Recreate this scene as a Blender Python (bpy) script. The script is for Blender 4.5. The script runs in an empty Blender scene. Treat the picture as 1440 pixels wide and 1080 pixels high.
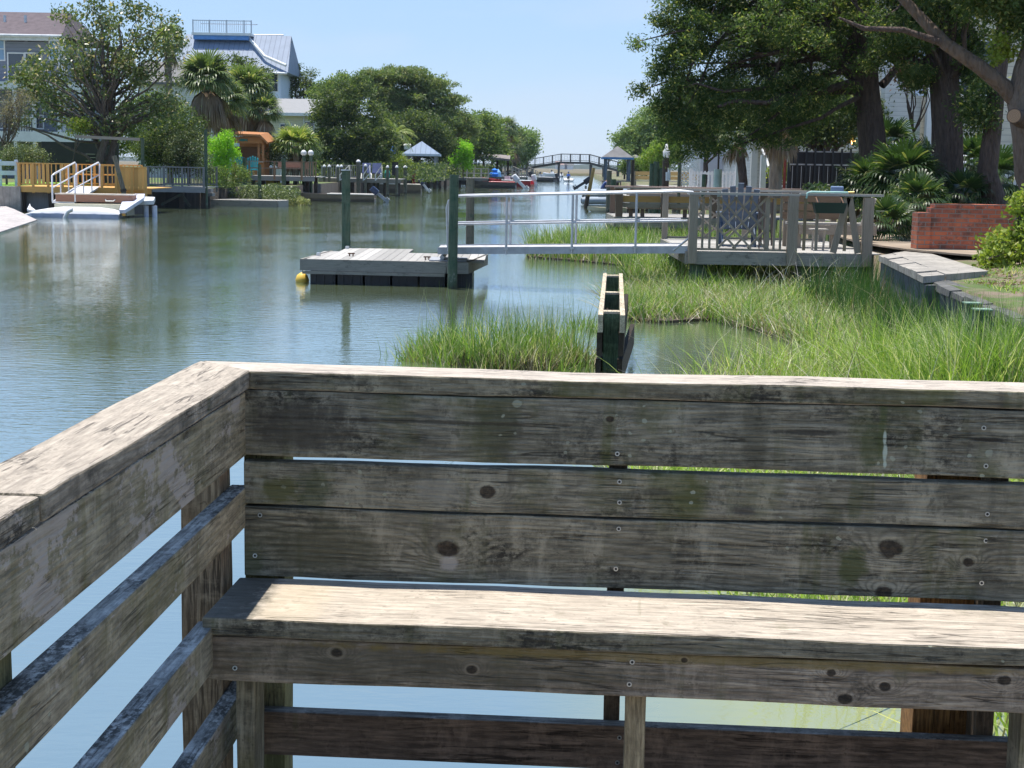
import bpy, math, random
import numpy as np
from mathutils import Vector, Matrix, Euler
random.seed(7); RNG=np.random.default_rng(7)
SC=bpy.context.scene; C=SC.collection
# ---------------------------------------------------------------- camera, sky, sun, exposure
FPX=2150.0; EYE=2.0                      # focal length in photo pixels, eye height above the water
PITCH=math.atan(305/FPX); ROLL=math.atan(.0175)
_fw=Vector((0,math.cos(PITCH),-math.sin(PITCH))); _r=Vector((1,0,0)); _u=_r.cross(_fw)
_R=_r*math.cos(ROLL)+_u*math.sin(ROLL); _U=_u*math.cos(ROLL)-_r*math.sin(ROLL)
cam=bpy.data.cameras.new('camera'); camo=bpy.data.objects.new('camera',cam); C.objects.link(camo)
cam.sensor_width=36; cam.lens=FPX*36/1440; cam.clip_start=.05; cam.clip_end=20000
M=Matrix((_R,_U,-_fw)).transposed().to_4x4(); M.translation=Vector((0,0,EYE)); camo.matrix_world=M
SC.camera=camo
def ray(u,v): return _fw+_R*((u-720)/FPX)-_U*((v-540)/FPX)
def A(u,v,D):
    d=ray(u,v); p=d*(D/d.y); return Vector((p.x,D,p.z+EYE))
def W(u,v,z=0.0):
    d=ray(u,v); t=(z-EYE)/d.z; p=d*t; return Vector((p.x,p.y,z))
SUN_EL=math.radians(80.5); SUN_AZ=math.radians(-46)    # azimuth measured from +Y, negative = left
w=bpy.data.worlds.new('World'); SC.world=w; w.use_nodes=True; wt=w.node_tree
bg=wt.nodes['Background']; sky=wt.nodes.new('ShaderNodeTexSky'); sky.sky_type='NISHITA'; sky.sun_disc=False
sky.sun_elevation=SUN_EL; sky.sun_rotation=SUN_AZ
sky.altitude=0; sky.air_density=1.0; sky.dust_density=.2; sky.ozone_density=3.0
def _wn(t,**k):
    o=wt.nodes.new(t)
    for q,r in k.items(): setattr(o,q,r)
    return o
_tc=_wn('ShaderNodeTexCoord'); _sp=_wn('ShaderNodeSeparateXYZ'); wt.links.new(_tc.outputs['Generated'],_sp.inputs[0])
_rp=_wn('ShaderNodeValToRGB'); _e=_rp.color_ramp.elements          # clear-air sky colour by height above the horizon
_e[0].position=0; _e[0].color=(.47,.585,.735,1); _e[1].position=1; _e[1].color=(.13,.25,.55,1)
for _p,_c in ((.03,(.41,.55,.75)),(.08,(.35,.515,.76)),(.35,(.27,.46,.80)),(.6,(.19,.34,.66))): _q=_e.new(_p); _q.color=(*_c,1)
wt.links.new(_sp.outputs[2],_rp.inputs[0])
_sc=_wn('ShaderNodeMix',data_type='RGBA',blend_type='MULTIPLY'); _sc.inputs[0].default_value=1; _sc.inputs[7].default_value=(8.7,8.7,8.7,1); wt.links.new(_rp.outputs[0],_sc.inputs[6])
SKY_T=_wn('ShaderNodeMix',data_type='RGBA'); SKY_T.inputs[0].default_value=.8; wt.links.new(sky.outputs[0],SKY_T.inputs[6]); wt.links.new(_sc.outputs[2],SKY_T.inputs[7])
# thin high cloud streaks, part of the sky itself
tc=wt.nodes.new('ShaderNodeTexCoord'); mp=wt.nodes.new('ShaderNodeMapping'); mp.inputs['Scale'].default_value=(2.2,2.2,9)
ns=wt.nodes.new('ShaderNodeTexNoise'); ns.inputs['Scale'].default_value=2.2; ns.inputs['Detail'].default_value=6
cr=wt.nodes.new('ShaderNodeValToRGB'); cr.color_ramp.elements[0].position=.52; cr.color_ramp.elements[1].position=.85
cr.color_ramp.elements[0].color=(0,0,0,1); cr.color_ramp.elements[1].color=(.6,.6,.6,1)
cm=wt.nodes.new('ShaderNodeMix'); cm.data_type='RGBA'; cm.inputs[7].default_value=(4.6,5.2,6.2,1)
wt.links.new(tc.outputs['Generated'],mp.inputs[0]); wt.links.new(mp.outputs[0],ns.inputs[0]); wt.links.new(ns.outputs[0],cr.inputs[0])
wt.links.new(cr.outputs[0],cm.inputs[0]); wt.links.new(SKY_T.outputs[2],cm.inputs[6]); wt.links.new(cm.outputs[2],bg.inputs[0])
bg.inputs[1].default_value=.106
sl=bpy.data.lights.new('sun','SUN'); sl.energy=4.6; sl.angle=math.radians(.53); sl.color=(1,.95,.87)
so=bpy.data.objects.new('sun',sl); C.objects.link(so)
sd=Vector((math.sin(SUN_AZ)*math.cos(SUN_EL),math.cos(SUN_AZ)*math.cos(SUN_EL),math.sin(SUN_EL)))
so.rotation_euler=sd.to_track_quat('Z','Y').to_euler(); so.location=(0,0,60)
SC.view_settings.view_transform='Standard'; SC.view_settings.look='None'; SC.view_settings.gamma=1
SC.view_settings.exposure=.55
SC.render.engine='CYCLES'
SC.cycles.max_bounces=8; SC.cycles.transparent_max_bounces=8; SC.cycles.caustics_reflective=False; SC.cycles.caustics_refractive=False
# ---------------------------------------------------------------- node helpers
class NT:
    def __init__(s,name):
        s.m=bpy.data.materials.new(name); s.m.use_nodes=True; s.t=s.m.node_tree; s.t.nodes.clear()
        s.out=s.t.nodes.new('ShaderNodeOutputMaterial')
    def n(s,t,ins=None,**k):
        o=s.t.nodes.new(t)
        for a,b in k.items(): setattr(o,a,b)
        for a,b in (ins or {}).items():
            s.put(o.inputs[a],b)
        return o
    def put(s,sock,b):
        if isinstance(b,bpy.types.NodeSocket): s.t.links.new(b,sock)
        else: sock.default_value=b if not(isinstance(b,tuple) and len(b)==3 and sock.type=='RGBA') else (*b,1)
    def obj(s): return s.n('ShaderNodeTexCoord').outputs['Object']
    def map(s,v,sc=(1,1,1),loc=(0,0,0)): return s.n('ShaderNodeMapping',{0:v,'Scale':sc,'Location':loc}).outputs[0]
    def noise(s,v,sc=5,det=4,rough=.55,dist=0): return s.n('ShaderNodeTexNoise',{'Vector':v,'Scale':sc,'Detail':det,'Roughness':rough,'Distortion':dist}).outputs['Fac']
    def vor(s,v,sc=5,out='Distance',rnd=1): return s.n('ShaderNodeTexVoronoi',{'Vector':v,'Scale':sc,'Randomness':rnd}).outputs[out]
    def ma(s,op,a,b=0.0,c=0.0,clamp=False):
        o=s.n('ShaderNodeMath',{0:a,1:b,2:c},operation=op); o.use_clamp=clamp; return o.outputs[0]
    def rng(s,v,a,b,c=0.0,d=1.0): return s.n('ShaderNodeMapRange',{0:v,1:a,2:b,3:c,4:d}).outputs[0]
    def mix(s,f,a,b,mode='MIX'):
        o=s.n('ShaderNodeMix',data_type='RGBA',blend_type=mode); s.put(o.inputs[0],f); s.put(o.inputs[6],a); s.put(o.inputs[7],b); return o.outputs[2]
    def sep(s,v):
        o=s.n('ShaderNodeSeparateXYZ',{0:v}); return o.outputs[0],o.outputs[1],o.outputs[2]
    def comb(s,x,y,z): return s.n('ShaderNodeCombineXYZ',{0:x,1:y,2:z}).outputs[0]
    def vadd(s,a,b): return s.n('ShaderNodeVectorMath',{0:a,1:b},operation='ADD').outputs[0]
    def island(s): return s.n('ShaderNodeNewGeometry').outputs['Random Per Island']
    def orand(s): return s.n('ShaderNodeObjectInfo').outputs['Random']
    def bump(s,h,st=.3,d=.01): return s.n('ShaderNodeBump',{'Height':h,'Strength':st,'Distance':d}).outputs[0]
    def bsdf(s,col,rough=.8,normal=None,**k):
        o=s.n('ShaderNodeBsdfPrincipled',{'Base Color':col,'Roughness':rough})
        if normal is not None: s.put(o.inputs['Normal'],normal)
        for a,b in k.items(): s.put(o.inputs[a.replace('_',' ')],b)
        return o.outputs[0]
    def done(s,sh): s.t.links.new(sh,s.out.inputs[0]); return s.m
MC={}
def mat(name,col,rough=.7,var=.15,sc=3,metal=0.0,bump=0,spec=.4):
    if name in MC: return MC[name]
    t=NT(name); v=t.vadd(t.obj(),t.comb(t.ma('MULTIPLY',t.orand(),30),0,0)); nz=t.noise(v,sc,5,.6)
    k=t.rng(nz,.3,.7,1-var,1+var); c=t.mix(1,col,t.comb(k,k,k),'MULTIPLY')
    nm=t.bump(t.noise(v,sc*8,4),.4,bump) if bump else None
    MC[name]=t.done(t.bsdf(c,rough,nm,Metallic=metal,Specular_IOR_Level=spec)); return MC[name]
def wood(name,light,dark,axis='X',algae=0,mildew=0,lichen=0,pale=0,knots=(),rings=.35,multi=True,near=False,calm=False,wet=0,algc=(.10,.115,.035),rough=.8,stains=()):
    if name in MC: return MC[name]
    t=NT(name); o=t.obj(); x,y,z=t.sep(o)
    if axis=='Y': x,y=y,x
    if axis=='Z': x,z=z,x
    base=t.comb(x,y,z)
    off=t.ma('MULTIPLY',t.orand(),37.0)
    isl=t.island() if multi else 0.5
    if multi: off=t.ma('ADD',off,t.ma('MULTIPLY',isl,53.0))
    v=t.vadd(base,t.comb(off,t.ma('MULTIPLY',off,.37),t.ma('MULTIPLY',off,.71)))
    big=t.noise(t.map(v,(1.2,5,5)),1.6,4,.6)
    g1=t.noise(t.map(v,(1.6,26,26)),2.0,7,.68,.25)
    g2=t.noise(t.map(v,(3,110,110)),1.6,5,.65) if near else g1
    zz=t.ma('ADD',t.ma('MULTIPLY',t.ma('ADD',z,t.ma('MULTIPLY',y,.6)),78.0),t.ma('MULTIPLY',t.noise(t.map(v,(1.5,7,7)),1,3),9.0))
    core=None; halo=None
    for (kx,kz,r) in knots:
        dx=t.ma('SUBTRACT',x,kx); dz=t.ma('SUBTRACT',z,kz)
        d2=t.ma('ADD',t.ma('MULTIPLY',t.ma('MULTIPLY',dx,dx),.62/(r*r)),t.ma('MULTIPLY',t.ma('MULTIPLY',dz,dz),1/(r*r)))
        wide=t.ma('ADD',t.ma('MULTIPLY',t.ma('MULTIPLY',dx,dx),.09/(r*r)),t.ma('MULTIPLY',t.ma('MULTIPLY',dz,dz),.28/(r*r)))
        zz=t.ma('ADD',zz,t.ma('MULTIPLY',t.ma('EXPONENT',t.ma('MULTIPLY',wide,-1.0)),5.5))
        k=t.rng(t.ma('ADD',d2,t.ma('MULTIPLY',t.ma('SUBTRACT',t.noise(t.map(base,(28,28,28)),1.3,5,.7),.5),1.6)),.70,1.15,1,0)
        core=k if core is None else t.ma('MAXIMUM',core,k)
        hk=t.ma('MULTIPLY',t.rng(d2,1.1,1.6),t.rng(d2,3.4,1.8)); halo=hk if halo is None else t.ma('MAXIMUM',halo,hk)
    wv=t.ma('SINE',t.ma('MULTIPLY',zz,6.283)); wv=t.ma('MULTIPLY_ADD',wv,.5,.5); wv=t.ma('POWER',wv,2.2)
    c=t.mix((t.rng(g1,.30,.70) if calm else t.rng(g1,.38,.60)) if near else t.rng(g1,.34,.68),dark,light)
    dk=tuple(a*.55 for a in dark)
    c=t.mix(t.ma('MULTIPLY',wv,rings),c,t.mix(.5 if calm else .85,c,dk))
    c=t.mix(t.rng(g2,.52,.66,0,.3 if calm else .6) if near else t.rng(g2,.56,.72,0,.55),c,dk)
    c=t.mix(t.rng(big,.3,.7,0,.5),c,t.mix(.5,dark,light))
    if near:
        fine=t.noise(t.map(v,(9,70,70)),1.4,6,.75); fl=t.rng(fine,.38,.62,.74 if calm else .62,1.2 if calm else 1.34)
        c=t.mix(1,c,t.comb(fl,fl,fl),'MULTIPLY')
    if near:
        ck=t.ma('ABSOLUTE',t.ma('SUBTRACT',t.noise(t.map(v,(.9,24,24)),2.0,4,.5,.3),.5)); on=t.rng(t.noise(t.map(v,(2,4,4)),2,3),.50,.56)
        ckm=t.ma('MULTIPLY',t.rng(ck,.006,.016,1,0),on); c=t.mix(t.ma('MULTIPLY',ckm,.7),c,tuple(a*.22 for a in dark))
        pt=t.noise(t.map(v,(7,3,3)),1.5,7,.72); c=t.mix(t.rng(pt,.54,.66,0,.2 if calm else .5),c,tuple(min(1,a*1.5) for a in light)); c=t.mix(t.rng(pt,.46,.34,0,.15 if calm else .65),c,dk); sp=t.noise(t.map(v,(45,60,60)),1.2,3,.6); c=t.mix(t.ma('MULTIPLY',t.rng(sp,.60,.66,0,.55),t.rng(pt,.40,.55)),c,dk)
    if wet:
        wn=t.ma('ADD',x,t.ma('MULTIPLY',t.noise(t.map(v,(3,14,14)),1.5,4,.6),.35)); c=t.mix(t.rng(wn,wet+.02,wet+.28,.88,0),c,(.035,.034,.022)); c=t.mix(t.ma('MULTIPLY',t.rng(t.ma('ABSOLUTE',t.ma('SUBTRACT',wn,wet+.24)),.0,.07,1,0),t.rng(t.noise(t.map(base,(30,30,30)),1.5,4,.7),.48,.58)),c,(.30,.29,.24))
    if multi:
        k=t.rng(isl,0,1,.72,1.22); c=t.mix(1,c,t.comb(k,k,k),'MULTIPLY')
    if mildew:
        mn=t.noise(t.map(v,(2.6,5,5)),1.5,8,.75); mf=t.noise(t.map(v,(60,90,90)),1,4,.7)
        f=t.ma('MULTIPLY',t.rng(mn,.60-.14*mildew,.72-.14*mildew),t.rng(mf,.42,.54)); c=t.mix(t.ma('MULTIPLY',f,.85),c,(.018,.017,.015))
    if algae:
        an=t.noise(t.map(v,(3.4,2.2,2.2)),1.3,6,.65); f=t.rng(an,.64-.18*algae,.80-.16*algae,0,.8); dr=t.noise(t.map(v,(11,.8,.8)),1.3,5,.6); f=t.ma('MAXIMUM',f,t.rng(dr,.66-.12*algae,.78-.12*algae,0,.6)); c=t.mix(f,c,t.mix(t.rng(g1,.3,.7),tuple(a*.55 for a in algc),algc))
    if pale:
        pn=t.noise(t.map(v,(2.5,4,4)),1.7,8,.72); f=t.rng(pn,.655-.14*pale,.675-.14*pale,0,.85); f=t.ma('MULTIPLY',f,t.rng(g1,.3,.55,.3,1)); c=t.mix(f,c,(.42,.385,.375))
    for (sx,sz,rx,rz,col,am) in stains:
        dx=t.ma('DIVIDE',t.ma('SUBTRACT',x,sx),rx); dz=t.ma('DIVIDE',t.ma('SUBTRACT',z,sz),rz)
        d=t.ma('ADD',t.ma('MULTIPLY',dx,dx),t.ma('MULTIPLY',dz,dz)); d=t.ma('ADD',d,t.ma('MULTIPLY',t.ma('SUBTRACT',t.noise(t.map(v,(30,30,30)),1,5,.7),.5),2.6))
        c=t.mix(t.rng(d,.35,1.15,am,0),c,col)
    if lichen:
        wob=t.vadd(v,t.n('ShaderNodeVectorMath',{0:t.n('ShaderNodeTexNoise',{'Vector':v,'Scale':60}).outputs['Color'],1:(.012,.012,.012)},operation='MULTIPLY').outputs[0])
        for sc_,th,tr in ((19,.17,.13),(46,.2,.25)):
            vn=t.n('ShaderNodeTexVoronoi',{'Vector':t.map(wob,(.8,.35,1)),'Scale':sc_})
            pr=t.sep(vn.outputs['Color'])[0]; pt=t.noise(t.map(v,(2.2,2.2,2.2)),1.2,3)
            f=t.ma('MULTIPLY',t.rng(vn.outputs['Distance'],th*.8,th,1,0),t.ma('LESS_THAN',pr,tr*lichen))
            f=t.ma('MULTIPLY',f,t.rng(pt,.44,.56)); c=t.mix(t.ma('MULTIPLY',f,.8),c,(.33,.36,.30))
    if halo is not None: c=t.mix(t.ma('MULTIPLY',halo,.2),c,tuple(min(1,a*1.5) for a in light))
    if core is not None:
        c=t.mix(t.ma('MULTIPLY',core,.9),c,t.mix(t.rng(t.ma('ADD',t.noise(t.map(base,(45,45,45)),1.5,6,.75),t.ma('MULTIPLY',wv,.06)),.42,.75),(.010,.008,.006),(.085,.062,.045)))
    if near: c=t.mix(1,c,(1.09,1.01,.87),'MULTIPLY')
    h=t.ma('ADD',t.ma('MULTIPLY',g1,1.0),t.ma('MULTIPLY',g2,.6 if near else 0)); 
    h=t.ma('SUBTRACT',h,t.ma('MULTIPLY',wv,.12))
    if near: h=t.ma('SUBTRACT',h,t.ma('MULTIPLY',ckm,1.2))
    nm=t.bump(h,.8 if near else .35,.008 if near else .01)
    MC[name]=t.done(t.bsdf(c,rough,nm,Specular_IOR_Level=.3)); return MC[name]
def leafm(name,c1,c2,c3=None,rough=.55,trans=.35,sc=.6,spec=.35,f3=.12):
    """foliage: colour varies from leaf to leaf and from clump to clump"""
    if name in MC: return MC[name]
    t=NT(name); i=t.island(); o=t.obj()
    nz=t.noise(o,sc,3); f=t.ma('ADD',t.ma('MULTIPLY',i,.55),t.rng(nz,.3,.7,0,.45)); c=t.mix(f,c1,c2)
    if c3: c=t.mix(t.ma('GREATER_THAN',t.ma('FRACT',t.ma('MULTIPLY',i,7.31)),1-f3),c,c3)
    b=t.bsdf(c,rough,Specular_IOR_Level=spec)
    tr=t.n('ShaderNodeBsdfTranslucent',{0:t.mix(1,c,(1.25,1.35,.6),'MULTIPLY')}).outputs[0]
    MC[name]=t.done(t.n('ShaderNodeMixShader',{0:trans,1:b,2:tr}).outputs[0]); return MC[name]
# ---------------------------------------------------------------- mesh helpers
class MB:
    def __init__(s): s.v=[]; s.f=[]; s.sm=[]
    def add(s,vs,fs,smooth=False):
        k=len(s.v); s.v+= [tuple(p) for p in vs]; s.f+=[tuple(i+k for i in f) for f in fs]; s.sm+=[smooth]*len(fs); return s
    def box(s,x0,x1,y0,y1,z0,z1,top=None):
        vs=[(x0,y0,z0),(x1,y0,z0),(x1,y1,z0),(x0,y1,z0),(x0,y0,z1),(x1,y0,z1),(x1,y1,z1),(x0,y1,z1)]
        return s.add(vs,[(3,2,1,0),(4,5,6,7),(0,1,5,4),(1,2,6,5),(2,3,7,6),(3,0,4,7)])
    def cb(s,c,d,rz=0,rx=0,ry=0):
        R=Euler((rx,ry,rz)).to_matrix(); c=Vector(c); q=[]
        for k in range(8):
            p=Vector(((-1,1)[k&1]*d[0]/2,(-1,1)[k>>1&1]*d[1]/2,(-1,1)[k>>2]*d[2]/2)); q.append(R@p+c)
        return s.add(q,[(0,2,3,1),(4,5,7,6),(0,1,5,4),(1,3,7,5),(3,2,6,7),(2,0,4,6)])
    def bar(s,a,b,w,h,up=(0,0,1)):
        a=Vector(a); b=Vector(b); d=(b-a).normalized(); up=Vector(up)
        if abs(d.dot(up))>.98: up=Vector((0,1,0))
        sx=d.cross(up).normalized()*w/2; sz=sx.cross(d).normalized()*h/2
        q=[a-sx-sz,a+sx-sz,a+sx+sz,a-sx+sz,b-sx-sz,b+sx-sz,b+sx+sz,b-sx+sz]
        return s.add(q,[(0,1,2,3),(7,6,5,4),(0,4,5,1),(1,5,6,2),(2,6,7,3),(3,7,4,0)])
    def tube(s,pts,r,n=8,cap=True,smooth=True):
        pts=[Vector(p) for p in pts]; r=r if isinstance(r,(list,tuple)) else [r]*len(pts); vs=[]; fs=[]; pr=None
        for i,p in enumerate(pts):
            d=(pts[min(i+1,len(pts)-1)]-pts[max(i-1,0)]).normalized()
            if pr is None: pr=d.orthogonal().normalized()
            pr=(pr-d*pr.dot(d)).normalized(); q=d.cross(pr)
            for k in range(n):
                a=2*math.pi*k/n; vs.append(p+(pr*math.cos(a)+q*math.sin(a))*r[i])
        for i in range(len(pts)-1):
            for k in range(n): fs.append((i*n+k,i*n+(k+1)%n,(i+1)*n+(k+1)%n,(i+1)*n+k))
        s.add(vs,fs,smooth)
        if cap: s.add(vs[:n],[tuple(range(n))[::-1]]); s.add(vs[-n:],[tuple(range(n))])
        return s
    def cyl(s,x,y,z0,z1,r,n=14,r1=None): return s.tube([(x,y,z0),(x,y,z1)],[r,r if r1 is None else r1],n)
    def lathe(s,c,prof,n=16,smooth=True):
        vs=[];fs=[]
        for (r,z) in prof:
            for k in range(n): a=2*math.pi*k/n; vs.append((c[0]+r*math.cos(a),c[1]+r*math.sin(a),c[2]+z))
        for i in range(len(prof)-1):
            for k in range(n): fs.append((i*n+k,i*n+(k+1)%n,(i+1)*n+(k+1)%n,(i+1)*n+k))
        return s.add(vs,fs,smooth)
    def prism(s,poly,z0,z1):
        n=len(poly); vs=[(p[0],p[1],z0) for p in poly]+[(p[0],p[1],z1) for p in poly]
        return s.add(vs,[tuple(range(n))[::-1],tuple(range(n,2*n))]+[(i,(i+1)%n,n+(i+1)%n,n+i) for i in range(n)])
    def slab(s,poly3,thick):
        """polygon of 3D points given thickness along its normal"""
        P=[Vector(p) for p in poly3]; nrm=(P[1]-P[0]).cross(P[2]-P[0]).normalized()*thick; n=len(P)
        return s.add([*P,*[p-nrm for p in P]],[tuple(range(n)),tuple(range(n,2*n))[::-1]]+[(i,n+i,n+(i+1)%n,(i+1)%n) for i in range(n)])
    def mesh(s,name):
        me=bpy.data.meshes.new(name); me.from_pydata(s.v,[],s.f)
        me.polygons.foreach_set('use_smooth',s.sm); me.update(); return me
def T(name,label,cat,loc=(0,0,0),rz=0,group=None,kind=None):
    o=bpy.data.objects.new(name,None); C.objects.link(o); o.location=loc; o.rotation_euler=(0,0,rz); o.empty_display_size=.2
    o['label']=label; o['category']=cat
    if group: o['group']=group
    return o
def link(name,me,m,parent=None,loc=(0,0,0),rot=(0,0,0),label=None,bevel=0):
    o=bpy.data.objects.new(name,me); C.objects.link(o)
    if m is not None: me.materials.append(m)
    o.location=loc; o.rotation_euler=rot
    if parent is not None: o.parent=parent
    if label: o['label']=label
    if bevel:
        b=o.modifiers.new('bevel','BEVEL'); b.width=bevel; b.segments=2; b.limit_method='ANGLE'
    return o
def P(parent,name,mb,m,loc=(0,0,0),rot=(0,0,0),label=None,bevel=0): return link(name,mb.mesh(name),m,parent,loc,rot,label,bevel)
def PW(parent,name,mb,m,label=None,bevel=0):
    """part whose mesh is written in world coordinates, re-based on its thing"""
    R=Matrix.Translation(parent.location)@parent.rotation_euler.to_matrix().to_4x4()
    q=parent
    chain=[]
    while q is not None: chain.append(Matrix.Translation(q.location)@q.rotation_euler.to_matrix().to_4x4()); q=q.parent
    R=Matrix.Identity(4)
    for c in reversed(chain): R=R@c
    Ri=R.inverted(); mb.v=[tuple(Ri@Vector(p)) for p in mb.v]
    return link(name,mb.mesh(name),m,parent,label=label,bevel=bevel)
def one(name,mb_or_me,m,label,cat,loc=(0,0,0),rz=0,group=None,kind=None,bevel=0):
    me=mb_or_me.mesh(name) if isinstance(mb_or_me,MB) else mb_or_me
    o=link(name,me,m,None,loc,(0,0,rz),bevel=bevel)
    if label: o['label']=label
    if cat: o['category']=cat
    if group: o['group']=group
    if kind: o['kind']=kind
    return o
def struct(name,mb,m): 
    o=link(name,mb.mesh(name) if isinstance(mb,MB) else mb,m); o['kind']='structure'; o['label']=name.replace('_',' '); return o
def dup(root,loc,rz=0,label=None,scale=None):
    r=root.copy(); C.objects.link(r); r.location=loc; r.rotation_euler=(0,0,rz)
    if label: r['label']=label
    if scale: r.scale=(scale,)*3 if not isinstance(scale,tuple) else scale
    def rec(a,b):
        for ch in a.children:
            c=ch.copy(); C.objects.link(c); c.parent=b; rec(ch,c)
    rec(root,r); return r
def npmesh(name,V,F,smooth=False):
    me=bpy.data.meshes.new(name); V=np.asarray(V,np.float32); F=np.asarray(F,np.int32)
    k=F.shape[1]; me.vertices.add(len(V)); me.vertices.foreach_set('co',V.ravel())
    me.loops.add(F.size); me.loops.foreach_set('vertex_index',F.ravel())
    me.polygons.add(len(F)); me.polygons.foreach_set('loop_start',np.arange(0,F.size,k,dtype=np.int32))
    me.polygons.foreach_set('loop_total',np.full(len(F),k,np.int32))
    if smooth: me.polygons.foreach_set('use_smooth',np.ones(len(F),bool))
    me.update(calc_edges=True); me.validate(); return me
# ================================================================ our own railing and bench
YAW=math.radians(-2.683)
BX=Vector((math.cos(YAW),math.sin(YAW),0)); BY=Vector((-math.sin(YAW),math.cos(YAW),0))
def kn(u,v,yb,x0,zc):        # pixel on a vertical plane of the bench -> board coordinates
    d=ray(u,v); t=yb/d.dot(BY); p=d*t; return (p.dot(BX)-x0, p.z+EYE-zc)
GR=(.285,.275,.23); DK=(.135,.13,.105)
bench=T('wooden_bench','weathered grey plank bench built against the near railing, sunlit seat, knotty slatted back','bench',(0,0,0),YAW)
BYAW=YAW-math.radians(1.15); bench.rotation_euler=(0,0,BYAW)
_pv=Vector((-.72,3.2,0)); bench.location=Matrix.Rotation(YAW,3,'Z')@_pv-Matrix.Rotation(BYAW,3,'Z')@_pv
xs=-.725; L=4.0
def board(parent,name,x0,x1,y0,y1,z0,z1,m,label=None,bev=.003,axis='X',sag=0):
    cx,cy,cz=(x0+x1)/2,(y0+y1)/2,(z0+z1)/2
    ox,oy,oz=(x0,cy,cz) if axis=='X' else ((cx,y0,cz) if axis=='Y' else (cx,cy,z0))
    mb=MB().box(x0-ox,x1-ox,y0-oy,y1-oy,z0-oz,z1-oz)
    o=P(parent,name,mb,m,(ox,oy,oz),label=label,bevel=bev); wob(o,'XYZ'.index(axis)); return o
def wob(o,axis=0,amp=.0016,step=.12,seed=None):
    """real boards are never straight: cut the mesh along its length and let its faces wander a little"""
    import bmesh
    r=random.Random(seed if seed is not None else len(bpy.data.objects)); bm=bmesh.new(); bm.from_mesh(o.data); cs=[v.co[axis] for v in bm.verts]; a,b=min(cs),max(cs); x=a+step; no=[0,0,0]; no[axis]=1
    while x<b-.02:
        p=[0,0,0]; p[axis]=x; bmesh.ops.bisect_plane(bm,geom=bm.verts[:]+bm.edges[:]+bm.faces[:],plane_co=p,plane_no=no); x+=step*r.uniform(.7,1.3)
    oth=[k for k in (0,1,2) if k!=axis]; ph={}
    for v in bm.verts:
        for k in oth:
            key=(k,v.co[k]>0,); 
            if key not in ph: ph[key]=[(r.uniform(2,5),r.uniform(0,6)),(r.uniform(8,16),r.uniform(0,6)),(r.uniform(25,45),r.uniform(0,6))]
        d=[(k,amp*sum(math.sin(v.co[axis]*f+q)*w_ for (f,q),w_ in zip(ph[(k,v.co[k]>0)],(1,.6,.35)))) for k in oth]
        for k,dd in d: v.co[k]+=dd
    bm.to_mesh(o.data); bm.free()
def screw(parent,x,z,y=-.0205):
    P(parent,'screw',MB().tube([(x,y,z),(x,y-.0012,z)],[.005,.005],12),mat('screw_steel',(.45,.45,.43),.35,metal=.9)); 
    P(parent,'screw',MB().tube([(x,y-.0012,z),(x,y-.0016,z)],[.0028,.0028],8),mat('screw_slot',(.02,.02,.02)))
yb=3.2
def back(name,z0,z1,kn_px,scr,stains=(),**k):
    zc=(z0+z1)/2
    m=wood(name+' timber '+str(round(z0,2)),GR,DK,knots=[(*kn(u,v,yb,xs,zc),r) for u,v,r in kn_px],multi=False,near=True,
           stains=[(*kn(u,v,yb,xs,zc),rx,rz,c,a) for u,v,rx,rz,c,a in stains],**k)
    o=board(bench,'back_board',xs,xs+L,yb,yb+.038,z0,z1,m)
    for u,v in scr: screw(o,*kn(u,v,yb,xs,zc))
    return o
GN=(.07,.085,.035); PALE=(.34,.36,.32); BLK=(.03,.026,.022)
back('back_board',1.378,1.519,[(858,588,.007)],[(1378,598),(1381,651),(868,636)],
     stains=[(1238,600,.010,.10,(.08,.10,.04),.75),(1241,612,.004,.018,(.42,.5,.46),.95),(1241,634,.005,.022,(.42,.5,.46),.95),(1241,650,.004,.010,(.42,.5,.46),.9),(430,600,.13,.06,(.06,.055,.048),.75),(700,585,.05,.1,(.07,.075,.04),.6),(1135,606,.09,.007,BLK,.8),
             (600,592,.4,.005,BLK,.6),(1390,615,.05,.005,BLK,.8),(1062,600,.03,.1,(.05,.05,.035),.5),(1222,625,.025,.06,GN,.7)],
     algae=.55,mildew=.75,lichen=1.3,rings=.5)
back('back_board',1.269,1.365,[(686,690,.014)],[(871,675),(871,704),(1383,718)],
     stains=[(400,690,.05,.035,(.10,.105,.04),.8),(440,690,.04,.05,(.05,.07,.03),.6),(1200,700,.018,.06,GN,.5),(920,690,.05,.01,(.05,.045,.04),.6),(1043,716,.03,.012,(.06,.055,.055),.7),(620,690,.06,.03,(.28,.28,.26),.5)],
     algae=.55,mildew=.6,lichen=1.0,rings=.3)
back('back_board',1.112,1.264,[(630,770,.018),(1249,767,.020),(1357,785,.009),(1240,828,.014)],
     [(366,724),(359,781),(870,741),(866,797),(1381,755),(1375,814)],
     stains=[(1195,790,.035,.05,GN,.85),(632,790,.02,.02,(.4,.38,.38),.8),(450,770,.15,.06,(.06,.065,.045),.6),(350,790,.03,.05,GN,.5)],
     algae=.5,mildew=.6,lichen=.5,rings=.85)
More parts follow.
